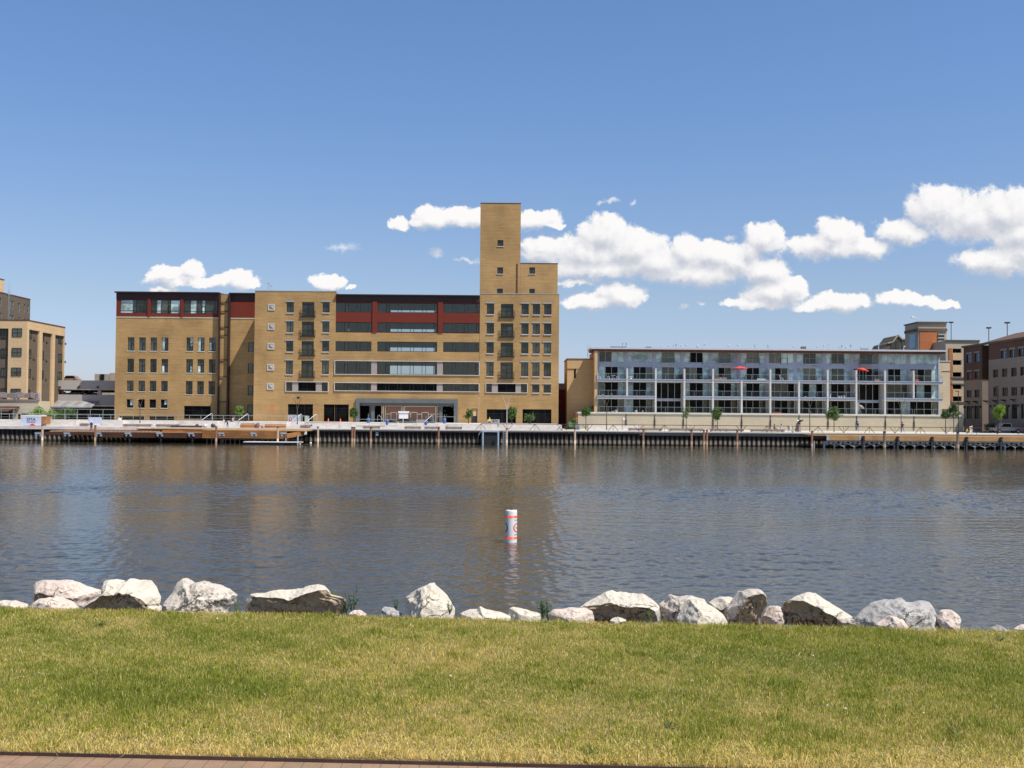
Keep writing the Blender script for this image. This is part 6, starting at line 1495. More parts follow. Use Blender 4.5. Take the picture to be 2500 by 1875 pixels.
# ------------------------------------------------------------------ trees and shrubs
def tree(px, ytop, ybot, w, Y, zb, label, leaf, dens=1.0, seed=1, name='young_tree', group='young street trees', shape='oval', xoff=0):
    R_ = random.Random(seed)
    base = P(px, Y, zb); c = thing(name, label, 'tree', base, group)
    zt, zc = at(px, ytop, Y).z, at(px, ybot, Y).z; rx = w * Y / FPX / 2; rz_ = (zt - zc) / 2; cz = (zt + zc) / 2; cx_ = base.x + xoff
    m = MB(); m.tube([base, base + Vector((0.03, 0, (zc - zb) * .6)), Vector((cx_, Y, cz)), Vector((cx_ + .05, Y, zt - rz_ * .4))], [.085, .07, .045, .012], 7)
    tips = []
    for i in range(9):
        t = R_.random(); z_ = zc + (zt - zc) * (.02 + t * .75); a_ = R_.random() * 6.28; l = rx * (1 - .5 * t) * R_.uniform(.6, .95)
        s_ = Vector((cx_, Y, z_)); e = s_ + Vector((math.cos(a_) * l, math.sin(a_) * l, l * .7)); m.tube([s_, s_.lerp(e, .5) + Vector((0, 0, .05)), e], [.03, .02, .008], 5, False); tips.append(e)
    m.build('trunk', 'bark', c)
    m = MB(); clumps = []
    lobes = [(Vector((R_.uniform(-.5, .5), R_.uniform(-.5, .5), R_.uniform(-.6, .7))), R_.uniform(.45, .75)) for _ in range(6)]
    for i in range(int(44 * dens) + 8):
        while True:
            v = Vector((R_.uniform(-1, 1), R_.uniform(-1, 1), R_.uniform(-1, 1)))
            if v.length < 1.05 and any((v - l_[0]).length < l_[1] for l_ in lobes): break
        taper = 1.0 if shape == 'oval' else (1.15 - .5 * (v.z + 1) / 2 if shape == 'cone' else .8 + .25 * v.z)
        clumps.append((Vector((cx_ + v.x * rx * .85 * taper, Y + v.y * rx * .85 * taper, cz + v.z * rz_ * .88)), rx * R_.uniform(.12, .40)))
    clumps += [(e, rx * .25) for e in tips]
    for cc, cr_ in clumps:
        for j in range(int(34 * min(1.2, dens + .3))):
            d = Vector((R_.gauss(0, 1), R_.gauss(0, 1), R_.gauss(0, 1))).normalized() * cr_ * R_.uniform(.4, 1.1)
            p = cc + d; n_ = (d.normalized() + Vector((R_.gauss(0, .6), R_.gauss(0, .6), R_.gauss(.3, .6)))).normalized()
            a_ = n_.orthogonal().normalized() * R_.uniform(.065, .115); b_ = n_.cross(a_) * .6
            m.quad(p - a_, p - b_, p + a_, p + b_)
    m.build('crown', leaf, c); return c
tree(584, 990, 1017, 24, 184, ZU, 'small bright green tree in the shaded brick corner', 'leaf_bright', .8, 3)
tree(863, 993, 1023, 24, 184, ZU, 'small green tree at the left jamb of the gallery portal', 'leaf_mid', 1.0, 4)
tree(1143, 996, 1025, 24, 184, ZU, 'small green tree left of the narrow door', 'leaf_mid', .8, 5)
tree(1249, 992, 1024, 28, 184, ZU, 'bushy green tree behind the pale forked lamp', 'leaf_mid', 1.0, 6)
tree(1293, 1003, 1034, 36, 184, ZU, 'open sparse green tree before the right storefront of the tower block', 'leaf_mid', .35, 7, shape='fan')
tree(1430, 992, 1023, 25, 185, ZL, 'dense rounded green tree at the left corner of the podium', 'leaf_mid', 1.6, 8)
tree(1675, 990, 1022, 36, 183, ZL, 'sparse light green tree before the third podium panel', 'leaf_mid', .25, 9, shape='fan')
tree(1751, 994, 1025, 30, 184, ZL, 'round full green tree in front of the podium', 'leaf_mid', 1.4, 10)
tree(2036, 994, 1029, 40, 184, ZL, 'wide dark green tree right of the bird sculpture', 'leaf_mid', 1.3, 11)
tree(2308, 998, 1023, 28, 184, ZL, 'dark shrubby tree at the right end of the podium, left of its twin', 'leaf_dark', 1.2, 12, shape='cone')
tree(2328, 984, 1026, 28, 184, ZL, 'taller dark tree at the right end of the podium', 'leaf_dark', 1.1, 13, shape='cone')
tree(2443, 987, 1027, 40, 184, ZL, 'bright green tree before the brown brick building', 'leaf_bright', 1.3, 14)
def shrub(px0, px1, ytop, Y, zb, label, leaf, seed, name='shrub'):
    R_ = random.Random(seed); a, b = at(px0, 1020, Y).x, at(px1, 1020, Y).x; zt = at((px0 + px1) / 2, ytop, Y).z
    c = thing(name, label, 'shrub', ((a + b) / 2, Y, zb), 'shrubs'); m = MB()
    for i in range(4): s_ = Vector(((a + b) / 2 + R_.uniform(-.4, .4), Y, zb)); m.tube([s_, s_ + Vector((R_.uniform(-.6, .6), 0, (zt - zb) * .6))], [.05, .015], 5)
    m.build('stem', 'bark', c); m = MB()
    for i in range(30):
        u = R_.uniform(-1, 1); cc = Vector(((a + b) / 2 + u * (b - a) * .45, Y + R_.uniform(-.8, .8), zb + (zt - zb) * (1 - .35 * u * u) * R_.uniform(.3, .92)))
        for j in range(45):
            d = Vector((R_.gauss(0, 1), R_.gauss(0, 1), R_.gauss(0, 1))).normalized() * R_.uniform(.2, .48); p = cc + d
            n_ = (d.normalized() + Vector((R_.gauss(0, .5), R_.gauss(0, .5), R_.gauss(.3, .5)))).normalized(); a_ = n_.orthogonal().normalized() * R_.uniform(.07, .13); b_ = n_.cross(a_) * .6
            m.quad(p - a_, p - b_, p + a_, p + b_)
    m.build('foliage', leaf, c)
shrub(77, 113, 993, 186, ZU, 'bright green bush right of the trailer, leftmost of three', 'leaf_bright', 21)
shrub(110, 143, 1000, 186, ZU, 'middle bright green bush under the metal canopy', 'leaf_bright', 22)
shrub(138, 184, 993, 186, ZU, 'widest bright green bush under the metal canopy', 'leaf_mid', 23)
shrub(2405, 2432, 1032, 190, ZL, 'dark low bush left of the silver pickup truck', 'leaf_dark', 24)
shrub(2338, 2350, 1004, 200, ZL, 'green bush in the gap right of the podium', 'leaf_mid', 25)
m = MB(); p = P(1402, 1, 0)
shrub(1391, 1406, 1018, 192, ZL, 'pale dry bush at the foot of the yellow wall', 'leaf_mid', 26)

# ------------------------------------------------------------------ balcony furniture
FL3, FL2, FL1 = L['fl3'], L['fl2'], L['fl1']
def parasol(px, ytop, w, Y, zf, label, tilt=0):
    c = thing('patio_umbrella', label, 'umbrella', P(px, Y, zf), 'red patio umbrellas on the balconies'); o = ORG[c.name]; t_ = at(px, ytop, Y).z; r_ = w * Y / FPX / 2
    m = MB(); m.bar((o.x, Y, zf), (o.x, Y, t_), .05); m.build('pole', 'white_fin', c)
    m = MB(); n = 8; ax = Vector((o.x, Y, t_))
    R2 = Matrix.Rotation(tilt, 3, 'Y')
    rim = [ax + R2 @ Vector((math.cos(2 * math.pi * i / n + .2) * r_, math.sin(2 * math.pi * i / n + .2) * r_, -.42)) for i in range(n)]
    for i in range(n): a_, b_ = rim[i], rim[(i + 1) % n]; m.quad(ax, a_, b_); m.quad(a_, b_, b_ - Vector((0, 0, .12)), a_ - Vector((0, 0, .12)))
    m.build('canopy', 'umbrella_red', c)
parasol(1807, 894, 38, 200.6, FL3, 'red patio umbrella over a table on the middle balcony')
parasol(2107, 898, 30, 200.4, FL3, 'red tilted patio umbrella on the right hand balcony', .18)
CH = None
def chair(px, zf, label, mat='white_paint', Y=200.4, back=-1):
    global CH
    p = P(px, Y, zf)
    c = thing('patio_chair', label, 'chair', p, 'balcony chairs')
    m = MB(); m.box(p.x - .25, p.x + .25, Y - .25, Y + .25, zf + .40, zf + .45); m.build('seat', mat, c)
    m = MB(); m.quad((p.x + back * .25, Y - .25, zf + .45), (p.x + back * .25, Y + .25, zf + .45), (p.x + back * .38, Y + .25, zf + .95), (p.x + back * .38, Y - .25, zf + .95)); m.box(p.x + back * .36, p.x + back * .40, Y - .25, Y + .25, zf + .85, zf + .97); m.build('backrest', mat, c)
    for a_ in (-.22, .22):
        for b_ in (-.22, .22): m = MB(); m.bar((p.x + a_ * 1.2, Y + b_, zf), (p.x + a_, Y + b_, zf + .4), .04); m.build('leg', mat, c)
chair(1462, FL3, 'white patio chair at the left end of the upper balcony', back=-1)
chair(1484, FL3, 'white patio chair left of the white table, first balcony', back=-1)
chair(1507, FL3, 'white patio chair right of the white table, first balcony', back=1)
chair(1908, FL3, 'cream armchair on the upper balcony between the two red umbrellas', back=-1)
chair(1930, FL3, 'cream chair facing the armchair on the upper balcony', back=1)
chair(2000, FL3, 'cream deck chair left of the right hand umbrella', back=1)
chair(1788, FL3, 'black chair left of the table under the middle umbrella', 'black_paint', back=-1)
chair(1815, FL3, 'black chair right of the table under the middle umbrella', 'black_paint', back=1)
chair(2118, FL3, 'black chair under the tilted umbrella', 'black_paint', back=1)
chair(1977, FL1, 'grey chair on the ground balcony behind the dark forked lamp', 'portal_grey', back=-1)
for px, zf, lb, mt in ((1496, FL3, 'round white table between two white chairs', 'white_paint'), (1803, FL3, 'round white topped table under the middle umbrella', 'white_paint'), (1919, FL3, 'low wooden table between the cream chairs', 'plank')):
    p = P(px, 201.0, zf); c = thing('patio_table', lb, 'table', p, 'balcony tables'); m = MB(); m.lathe(p + Vector((0, 0, .68)), [(.45, 0), (.45, .04)], 16); m.build('tabletop', mt, c); m = MB()
    for a_ in range(3): m.bar(p + Vector((math.cos(a_ * 2.1) * .3, math.sin(a_ * 2.1) * .3, 0)), p + Vector((0, 0, .68)), .04)
    m.build('leg', mt, c)
for px, w_, zf, h_, lb in ((1504.5, .32, FL1, .42, 'large white stone pot on the podium, leftmost'), (1496, .3, FL1, .2, 'low wide white pot left of the large stone pot'), (1553, .3, FL1, .40, 'white stone pot before the second ground bay'), (1569, .16, FL1, .35, 'slim grey pot right of the second stone pot'), (2027, .22, FL2, .75, 'tall cream planter on the middle balcony'), (2048, .2, FL2, .32, 'cream pot on the middle balcony, left of three'), (2054, .2, FL2, .34, 'cream pot on the middle balcony, middle of three'), (2061, .22, FL2, .4, 'cream pot on the middle balcony, right of three'), (1538, .45, FL3, .5, 'white square planter at the second upper balcony')):
    p = P(px, 200.9, zf); m = MB(); m.lathe(p, [(w_ * .65, 0), (w_, h_ * .8), (w_ * 1.1, h_ * .82), (w_ * 1.1, h_), (w_ * .8, h_)], 12); solo(m, 'flower_pot', 'stone_pot', lb, 'pot', p, 'pots on the balconies', True)
def planter(px0, px1, zf, lb, mat, leaf, h_=.25, ht=.35, seed=1, Y=200.5):
    a, b = at(px0, 950, Y).x, at(px1, 950, Y).x; c = thing('planter_box', lb, 'planter', ((a + b) / 2, Y, zf), 'planted boxes on the balconies'); m = MB(); m.box(a, b, Y - .12, Y + .12, zf, zf + h_); m.build('trough', mat, c); R_ = random.Random(seed); m = MB()
    for i in range(int((b - a) * 70)):
        p = Vector((R_.uniform(a, b), Y + R_.uniform(-.15, .15), zf + h_ + R_.uniform(0, ht))); n_ = Vector((R_.gauss(0, 1), R_.gauss(0, 1), R_.gauss(0, 1))).normalized(); a_ = n_.orthogonal().normalized() * .06; b_ = n_.cross(a_); m.quad(p - a_, p - b_, p + a_, p + b_)
    m.build('plants', leaf, c)
planter(1756, 1774, FL3, 'terracotta trough of pale flowers left of the middle umbrella', 'clay_pot', 'ledge', .2, .2, 1)
planter(1744, 1756, FL3, 'bushy planter right beside the middle partition fin', 'clay_pot', 'leaf_mid', .3, .6, 2)
planter(1848, 1872, FL3, 'leafy planter left of the cream armchair balcony', 'stone_pot', 'leaf_dark', .3, .6, 3)
planter(2135, 2152, FL3, 'flowering planter at the right hand umbrella balcony', 'clay_pot', 'leaf_mid', .35, .7, 4)
planter(1886, 1909, FL1, 'long red trough on the podium above the sitting people', 'red_paint', 'leaf_dark', .22, .06, 5)
planter(2234, 2243, FL3, 'pink pot with a feathery plant near the right end', 'umbrella_red', 'leaf_mid', .4, .9, 6)
planter(1710, 1735, FL3, 'dark leafy planter left of the middle partition', 'black_paint', 'leaf_dark', .2, .5, 7)
planter(1620, 1640, FL2, 'low leafy planter on the third middle balcony', 'black_paint', 'leaf_dark', .1, .2, 8) if False else None
planter(2293, 2299, FL3, 'tall green column plant at the cream stair tower', 'stone_pot', 'leaf_mid', .6, 2.3, 9)
c = thing('barbecue', 'black covered barbecue at the fourth upper balcony', 'barbecue', P(1660, 201, FL3)); o = ORG[c.name]
m = MB(); m.blob(o + Vector((0, 0, .85)), (.45, .3, .28), 1, .1, 2); m.build('lid', 'black_paint', c, True); m = MB(); m.box(o.x - .35, o.x + .35, 200.8, 201.2, FL3 + .1, FL3 + .75); m.build('cabinet', 'black_cloth', c)
c = thing('barbecue', 'dark barbecue on the podium behind the dense rounded tree', 'barbecue', P(1442, 201, FL1)); o = ORG[c.name]
m = MB(); m.blob(o + Vector((0, 0, .85)), (.5, .4, .45), 2, .1, 2); m.build('lid', 'black_paint', c, True); m = MB(); m.box(o.x - .3, o.x + .3, 200.8, 201.2, FL1, FL1 + .6); m.build('cabinet', 'black_cloth', c)
c = thing('folded_umbrella', 'cream leaning umbrella on the ground balcony at the right', 'umbrella', P(2103, 200.6, FL1)); o = ORG[c.name]
m = MB(); m.bar(P(2103, 200.6, FL1), at(2098, 992, 200.6), .07); m.build('pole', 'pier_panel', c); m = MB(); a_, b_ = at(2095, 988, 200.6), at(2109, 997, 200.6); m.tube([a_, a_.lerp(b_, .5), b_], [.06, .28, .12], 8); m.build('canopy', 'pier_panel', c)
# ------------------------------------------------------------------ people (continuous skinned bodies)
def person(px, Y, zf, label, pose, shirt, trousers, hat=None, flip=1, s=1.0, legs_bare=False):
    p0 = P(px, Y, zf); J = dict(pose)
    names = list(J.keys()); idx = {n: i for i, n in enumerate(names)}
    bones = [('hip', 'waist'), ('waist', 'chest'), ('chest', 'neck'), ('neck', 'head'), ('head', 'crown'), ('chest', 'shL'), ('shL', 'elL'), ('elL', 'haL'), ('chest', 'shR'), ('shR', 'elR'), ('elR', 'haR'),
             ('hip', 'hpL'), ('hpL', 'knL'), ('knL', 'anL'), ('anL', 'toL'), ('hip', 'hpR'), ('hpR', 'knR'), ('knR', 'anR'), ('anR', 'toR')]
    rad = dict(hip=.15, waist=.13, chest=.16, neck=.055, head=.10, crown=.075, shL=.075, shR=.075, elL=.045, elR=.045, haL=.035, haR=.035, hpL=.10, hpR=.10, knL=.062, knR=.062, anL=.045, anR=.045, toL=.04, toR=.04)
    me = bpy.data.meshes.new('skeleton')
    me.from_pydata([(v[0] * flip * s, v[1] * s, v[2] * s) for v in J.values()], [(idx[a], idx[b]) for a, b in bones], [])
    ob = bpy.data.objects.new('tmp', me); COL.objects.link(ob)
    md = ob.modifiers.new('s', 'SKIN'); ob.modifiers.new('d', 'SUBSURF').levels = 1
    for i, n in enumerate(names): me.skin_vertices[0].data[i].radius = (rad[n] * s, rad[n] * s)
    me.skin_vertices[0].data[idx['hip']].use_root = True
    dg = bpy.context.evaluated_depsgraph_get(); m2 = bpy.data.meshes.new_from_object(ob.evaluated_get(dg)); bpy.data.objects.remove(ob)
    m2.materials.clear()
    for q in ('skin', shirt, trousers, 'black_paint'): m2.materials.append(MAT[q])
    segs_ = [(a, b) for a, b in bones]
    def cls(a, b):
        if a in ('neck', 'head') or b == 'neck' and False: return 0
        if b in ('toL', 'toR'): return 3
        if a in ('elL', 'elR'): return 0
        if a in ('knL', 'knR'): return 0 if legs_bare else 2
        if a in ('hpL', 'hpR') or (a == 'hip' and b.startswith('hp')): return 2
        return 1
    V = {n: Vector((J[n][0] * flip * s, J[n][1] * s, J[n][2] * s)) for n in names}
    for f in m2.polygons:
        c = f.center; best = (9, 0)
        for a, b in segs_:
            A, B = V[a], V[b]; t = max(0, min(1, (c - A).dot(B - A) / (B - A).length_squared)); d = (c - A.lerp(B, t)).length - rad[a] * s * (1 - t) - rad[b] * s * t
            if d < best[0]: best = (d, cls(a, b))
        f.material_index = best[1]; f.use_smooth = True
    o = bpy.data.objects.new('person', m2); COL.objects.link(o); o.location = p0; ORG[o.name] = p0; tag(o, label, 'person')
    hc = p0 + V['head'] + (V['crown'] - V['head']) * .8
    m = MB(); m.blob(hc + Vector((0, .01, .02)), (.125 * s, .135 * s, .10 * s), 1, .03, 2); 
    if hat: m.tube([hc + Vector((0, 0, -.02)), hc + Vector((0, 0, .0))], .15 * s, 12)
    m.build('helmet' if hat else 'hair', hat or 'hair_dark', o, True)
    return o
STAND = dict(hip=(0, 0, .95), waist=(0, 0, 1.12), chest=(0, 0, 1.35), neck=(0, 0, 1.50), head=(0, -.01, 1.62), crown=(0, 0, 1.73), shL=(-.19, 0, 1.42), elL=(-.25, .02, 1.14), haL=(-.24, -.10, .90), shR=(.19, 0, 1.42), elR=(.25, .02, 1.14), haR=(.24, -.10, .90),
             hpL=(-.10, 0, .88), knL=(-.11, -.02, .48), anL=(-.12, .02, .08), toL=(-.13, -.14, .04), hpR=(.10, 0, .88), knR=(.11, -.02, .48), anR=(.12, .02, .08), toR=(.13, -.14, .04))
WALK = dict(STAND, knR=(.22, 0, .50), anR=(.30, .02, .09), toR=(.42, -.03, .05), knL=(-.05, 0, .48), anL=(-.22, 0, .10), toL=(-.12, -.02, .04), elR=(.32, -.02, 1.18), haR=(.42, -.06, 1.0))
BEND = dict(hip=(.12, 0, .86), waist=(-.02, 0, 1.0), chest=(-.22, 0, 1.14), neck=(-.36, 0, 1.20), head=(-.47, 0, 1.20), crown=(-.55, 0, 1.17), shL=(-.26, -.17, 1.12), elL=(-.30, -.18, .86), haL=(-.36, -.12, .62), shR=(-.26, .17, 1.12), elR=(-.34, .18, .86), haR=(-.42, .12, .64),
            hpL=(.10, -.10, .82), knL=(.02, -.12, .46), anL=(.08, -.12, .08), toL=(-.07, -.12, .04), hpR=(.12, .10, .82), knR=(.14, .12, .46), anR=(.24, .12, .08), toR=(.10, .12, .04))
SIT = dict(hip=(0, 0, .52), waist=(.04, 0, .68), chest=(.07, 0, .90), neck=(.06, 0, 1.06), head=(.03, -.01, 1.17), crown=(.04, 0, 1.28), shL=(.07, -.19, .98), elL=(-.04, -.24, .74), haL=(-.20, -.18, .66), shR=(.07, .19, .98), elR=(-.02, .24, .74), haR=(-.18, .18, .66),
           hpL=(-.04, -.10, .50), knL=(-.42, -.13, .50), anL=(-.46, -.13, .10), toL=(-.60, -.13, .06), hpR=(-.04, .10, .50), knR=(-.42, .13, .52), anR=(-.36, .13, .10), toR=(-.50, .13, .06))
person(223, 169.6, Z1(1055.8, 223), 'person in a white hard hat and navy shirt standing on the brown dock', STAND, 'navy_cloth', 'brown_cloth', 'white_paint')
person(554, 176.0, ZL, 'person in a white helmet and dark clothes bending over the dock edge', BEND, 'navy_cloth', 'navy_cloth', 'white_paint')
person(568, 181.6, ZU - .4, 'person with bare head sitting beyond the bending worker', SIT, 'white_cloth', 'brown_cloth', 'red_paint')
person(1891, 177.9, ZL + .0, 'person with dark hair in brown clothes sitting on the long plank bench', SIT, 'brown_cloth', 'brown_cloth', None, -1)
person(1907, 177.9, ZL + .0, 'person in a white shirt sitting at the right end of the long plank bench', SIT, 'white_cloth', 'white_cloth', None, 1)
person(2094, 193, ZL + .02, 'person in dark clothes standing against the podium wall', STAND, 'navy_cloth', 'jean_cloth')
person(2203, 184.5, ZL + .02, 'person in black top and pale blue trousers beside the forked lamp', WALK, 'black_cloth', 'jean_cloth')

# ------------------------------------------------------------------ near bank: lawn, path, edging
ZG = 3.5
e0, e1 = atz(0, 1488, ZG), atz(2500, 1546, ZG)            # top of the bank
p0_, p1_ = atz(0, 1835, ZG), atz(1700, 1873.5, ZG)          # edge of the path
def yedge(x): return e0.y + (e1.y - e0.y) * (x - e0.x) / (e1.x - e0.x)
def ypath(x): return p0_.y + (p1_.y - p0_.y) * (x - p0_.x) / (p1_.x - p0_.x)
def lump(x, y): return .006 * np.sin(x * 1.1 + 1.3 * np.sin(y * .9)) * np.cos(y * 1.7 + .6) + .003 * np.sin(x * 3.7 + 2 * y) * np.sin(y * 4.1 - x)
mb = MB(); NX, NY = 160, 26
xs_ = np.linspace(-14, 14, NX + 1)
for i in range(NX):
    for j in range(NY):
        def q(ii, jj):
            x = xs_[ii]; y = ypath(x) + (yedge(x) - ypath(x)) * jj / NY; return (x, y, ZG + (lump(x, y) if jj else -.004))
        mb.quad(q(i, j), q(i + 1, j), q(i + 1, j + 1), q(i, j + 1))
for s_ in (-1, 1):
    x0_, x1_ = (14, 900) if s_ > 0 else (-900, -14)
    mb.quad((x0_, 4.6, ZG), (x1_, 4.6, ZG), (x1_, 8.3, ZG), (x0_, 8.3, ZG))
mb.build('lawn', 'soil', smooth=True, kind='structure')
mb = MB(); nb = 60
for i in range(nb):
    for j in range(8):
        def q(ii, jj):
            x = -20 + 40 * ii / nb; t = jj / 8; y = yedge(x) + t * 5.0; z_ = ZG + .0 - t * 4.2 + (.14 * mnoise.noise(Vector((x * 1.3, y * 1.3, 2))) if jj else 0); return (x, y, z_)
        mb.quad(q(i, j), q(i + 1, j), q(i + 1, j + 1), q(i, j + 1))
mb.build('river_bank', 'bank_stone', kind='structure')
mb = MB(); X0, X1_ = -40, 40
mb.quad((X0, -60, ZG - .014), (X1_, -60, ZG - .014), (X1_, ypath(X1_) - .0, ZG - .014), (X0, ypath(X0), ZG - .014)); mb.build('brick_path', 'paver', kind='structure')
m = MB(); m.bar((-14, ypath(-14) - .006, ZG - .006), (14, ypath(14) - .006, ZG - .006), .008, .016)
solo(m, 'path_edging', 'edging_steel', 'thin dark steel strip between the brick path and the lawn', 'edging', (0, ypath(0), ZG - .014))

# ------------------------------------------------------------------ grass
def build_grass():
    g = np.random.default_rng(5)
    N = 560000
    x = g.uniform(-1, 1, N); t = g.random(N)
    y = 4.82 + (8.72 - 4.82) * t
    half = np.where(g.random(N) < .86, .50 * y + .35, 7.5); x = x * half
    ye = e0.y + (e1.y - e0.y) * (x - e0.x) / (e1.x - e0.x); yp = p0_.y + (p1_.y - p0_.y) * (x - p0_.x) / (p1_.x - p0_.x)
    k_ = (y > yp + .003) & (y < ye + .10 * g.random(N)); x, y = x[k_], y[k_]; yp = yp[k_]; ye = ye[k_]; N = len(x)
    def sn(fx, seed, n=7):
        r_ = np.random.default_rng(seed); o_ = np.zeros(N)
        for _ in range(n):
            a_ = r_.uniform(0, 6.28); f_ = fx * r_.uniform(.6, 1.6); o_ += np.sin((x * np.cos(a_) + y * np.sin(a_)) * f_ + r_.uniform(0, 6.28))
        return o_ / math.sqrt(n)
    pt = sn(2.2, 1) * .45 + sn(6, 2) * .40 + sn(17, 3) * .40 + sn(42, 4) * .30
    def gs(px, py, w, h_):
        c_ = atz(px, py, ZG); return np.exp(-((x - c_.x) / w) ** 2 - ((y - c_.y) / h_) ** 2)
    green = .24 + .36 * pt + .95 * gs(2060, 1620, .75, .32) + .55 * gs(2380, 1640, .6, .3) + .5 * gs(1750, 1600, .5, .25) + .7 * gs(430, 1690, .45, .22) + .4 * gs(120, 1560, .5, .4) + .4 * gs(230, 1640, .6, .25) + .35 * gs(1200, 1660, .5, .22) + .3 * gs(1540, 1700, .6, .2) + .3 * gs(650, 1560, .6, .3) \
        - .8 * gs(1010, 1600, .55, .5) - .35 * gs(1330, 1570, .8, .35) - .4 * gs(760, 1640, .5, .3)
    dist = y - yp
    green -= 1.25 * np.exp(-dist / .45) ; green += .12
    green -= .35 * np.exp(-(ye - y) / .15)
    tuft = np.clip(sn(30, 12) * .5 + sn(11, 13) * .4 - .35, 0, 1.2)
    ln = g.uniform(.014, .034, N) * (1 + .22 * pt + .75 * tuft)
    green = green + .5 * tuft; ln = np.where(g.random(N) < .03, ln * 1.6, ln)
    dryp = 1 / (1 + np.exp(3.2 * (green - .05)))
    dry = g.random(N) < np.clip(dryp, .12, .95)
    gl = g.random(N)[:, None]
    c1 = np.array([.25, .285, .020]); c2 = np.array([.47, .47, .065]); s1_ = np.array([.60, .45, .11]); s2_ = np.array([.86, .68, .27]); dk = np.array([.13, .205, .012])
    gcol = c1 * (1 - gl) + c2 * gl
    gg = np.clip(green, 0, 1)[:, None]; gcol = gcol * (1 - .55 * gg) + dk * (.55 * gg)
    col = np.where(dry[:, None], s1_ * (1 - gl) + s2_ * gl, gcol)
    col *= g.uniform(.68, 1.28, N)[:, None]
    ln = np.where(dist < .30, ln * g.uniform(.6, 1.6, N), ln); ln = np.where((dist < .08) & (g.random(N) < .3), ln * 1.7, ln)
    straw = g.random(N) < np.where(dist < .35, .014, .0012); ln = np.where(straw, g.uniform(.035, .07, N), ln); col = np.where(straw[:, None], np.array([.85, .72, .42]), col)
    wd = g.uniform(.0011, .0021, N) * np.where(dry, .95, 1.1)
    az = g.uniform(0, 6.28, N); le = np.abs(g.normal(0, .55, N)) + .15
    le = np.where(dry & (dist < .4), le + .6, le); le = np.where(straw, le + .9, le)
    z0_ = ZG - .003 + lump(x, y)
    lum = np.array([0.0]);
    dx, dy = np.cos(az), np.sin(az)
    fa = g.uniform(0, 6.28, N); wx, wy = np.cos(fa) * wd, np.sin(fa) * wd
    l1 = ln * .55; h1 = np.cos(le * .5) * l1; o1 = np.sin(le * .5) * l1; h2 = h1 + np.cos(np.minimum(le * 1.3, 1.9)) * ln * .45; o2 = o1 + np.sin(np.minimum(le * 1.3, 1.9)) * ln * .45
    V = np.zeros((N, 5, 3))
    V[:, 0] = np.stack([x - wx, y - wy, z0_], 1); V[:, 1] = np.stack([x + wx, y + wy, z0_], 1)
    V[:, 2] = np.stack([x + dx * o1 + wx * .8, y + dy * o1 + wy * .8, z0_ + h1], 1); V[:, 3] = np.stack([x + dx * o1 - wx * .8, y + dy * o1 - wy * .8, z0_ + h1], 1)
    V[:, 4] = np.stack([x + dx * o2, y + dy * o2, z0_ + h2], 1)
    me = bpy.data.meshes.new('grass'); me.vertices.add(N * 5); me.vertices.foreach_set('co', V.reshape(-1).astype(np.float32))
    base = np.arange(N) * 5
    quad_ = np.stack([base, base + 1, base + 2, base + 3], 1); tri = np.stack([base + 3, base + 2, base + 4], 1)
    loops = np.concatenate([quad_.reshape(-1), tri.reshape(-1)]); me.loops.add(len(loops)); me.loops.foreach_set('vertex_index', loops.astype(np.int32))
    me.polygons.add(2 * N); st = np.concatenate([np.arange(N) * 4, 4 * N + np.arange(N) * 3]); me.polygons.foreach_set('loop_start', st.astype(np.int32))
    try: me.polygons.foreach_set('loop_total', np.concatenate([np.full(N, 4), np.full(N, 3)]).astype(np.int32))
    except Exception: pass
    a_ = me.color_attributes.new('Col', 'FLOAT_COLOR', 'POINT')
    cc = np.ones((N, 5, 4), np.float32); cc[:, :, :3] = np.clip(col, 0, 1)[:, None, :]; a_.data.foreach_set('color', cc.reshape(-1))
    me.materials.append(MAT['grass_blade']); me.update(calc_edges=True)
    o = bpy.data.objects.new('grass', me); COL.objects.link(o); o['kind'] = 'stuff'; tag(o, 'short mown grass, part green and part straw coloured, between path and boulders', 'grass'); return o
build_grass()
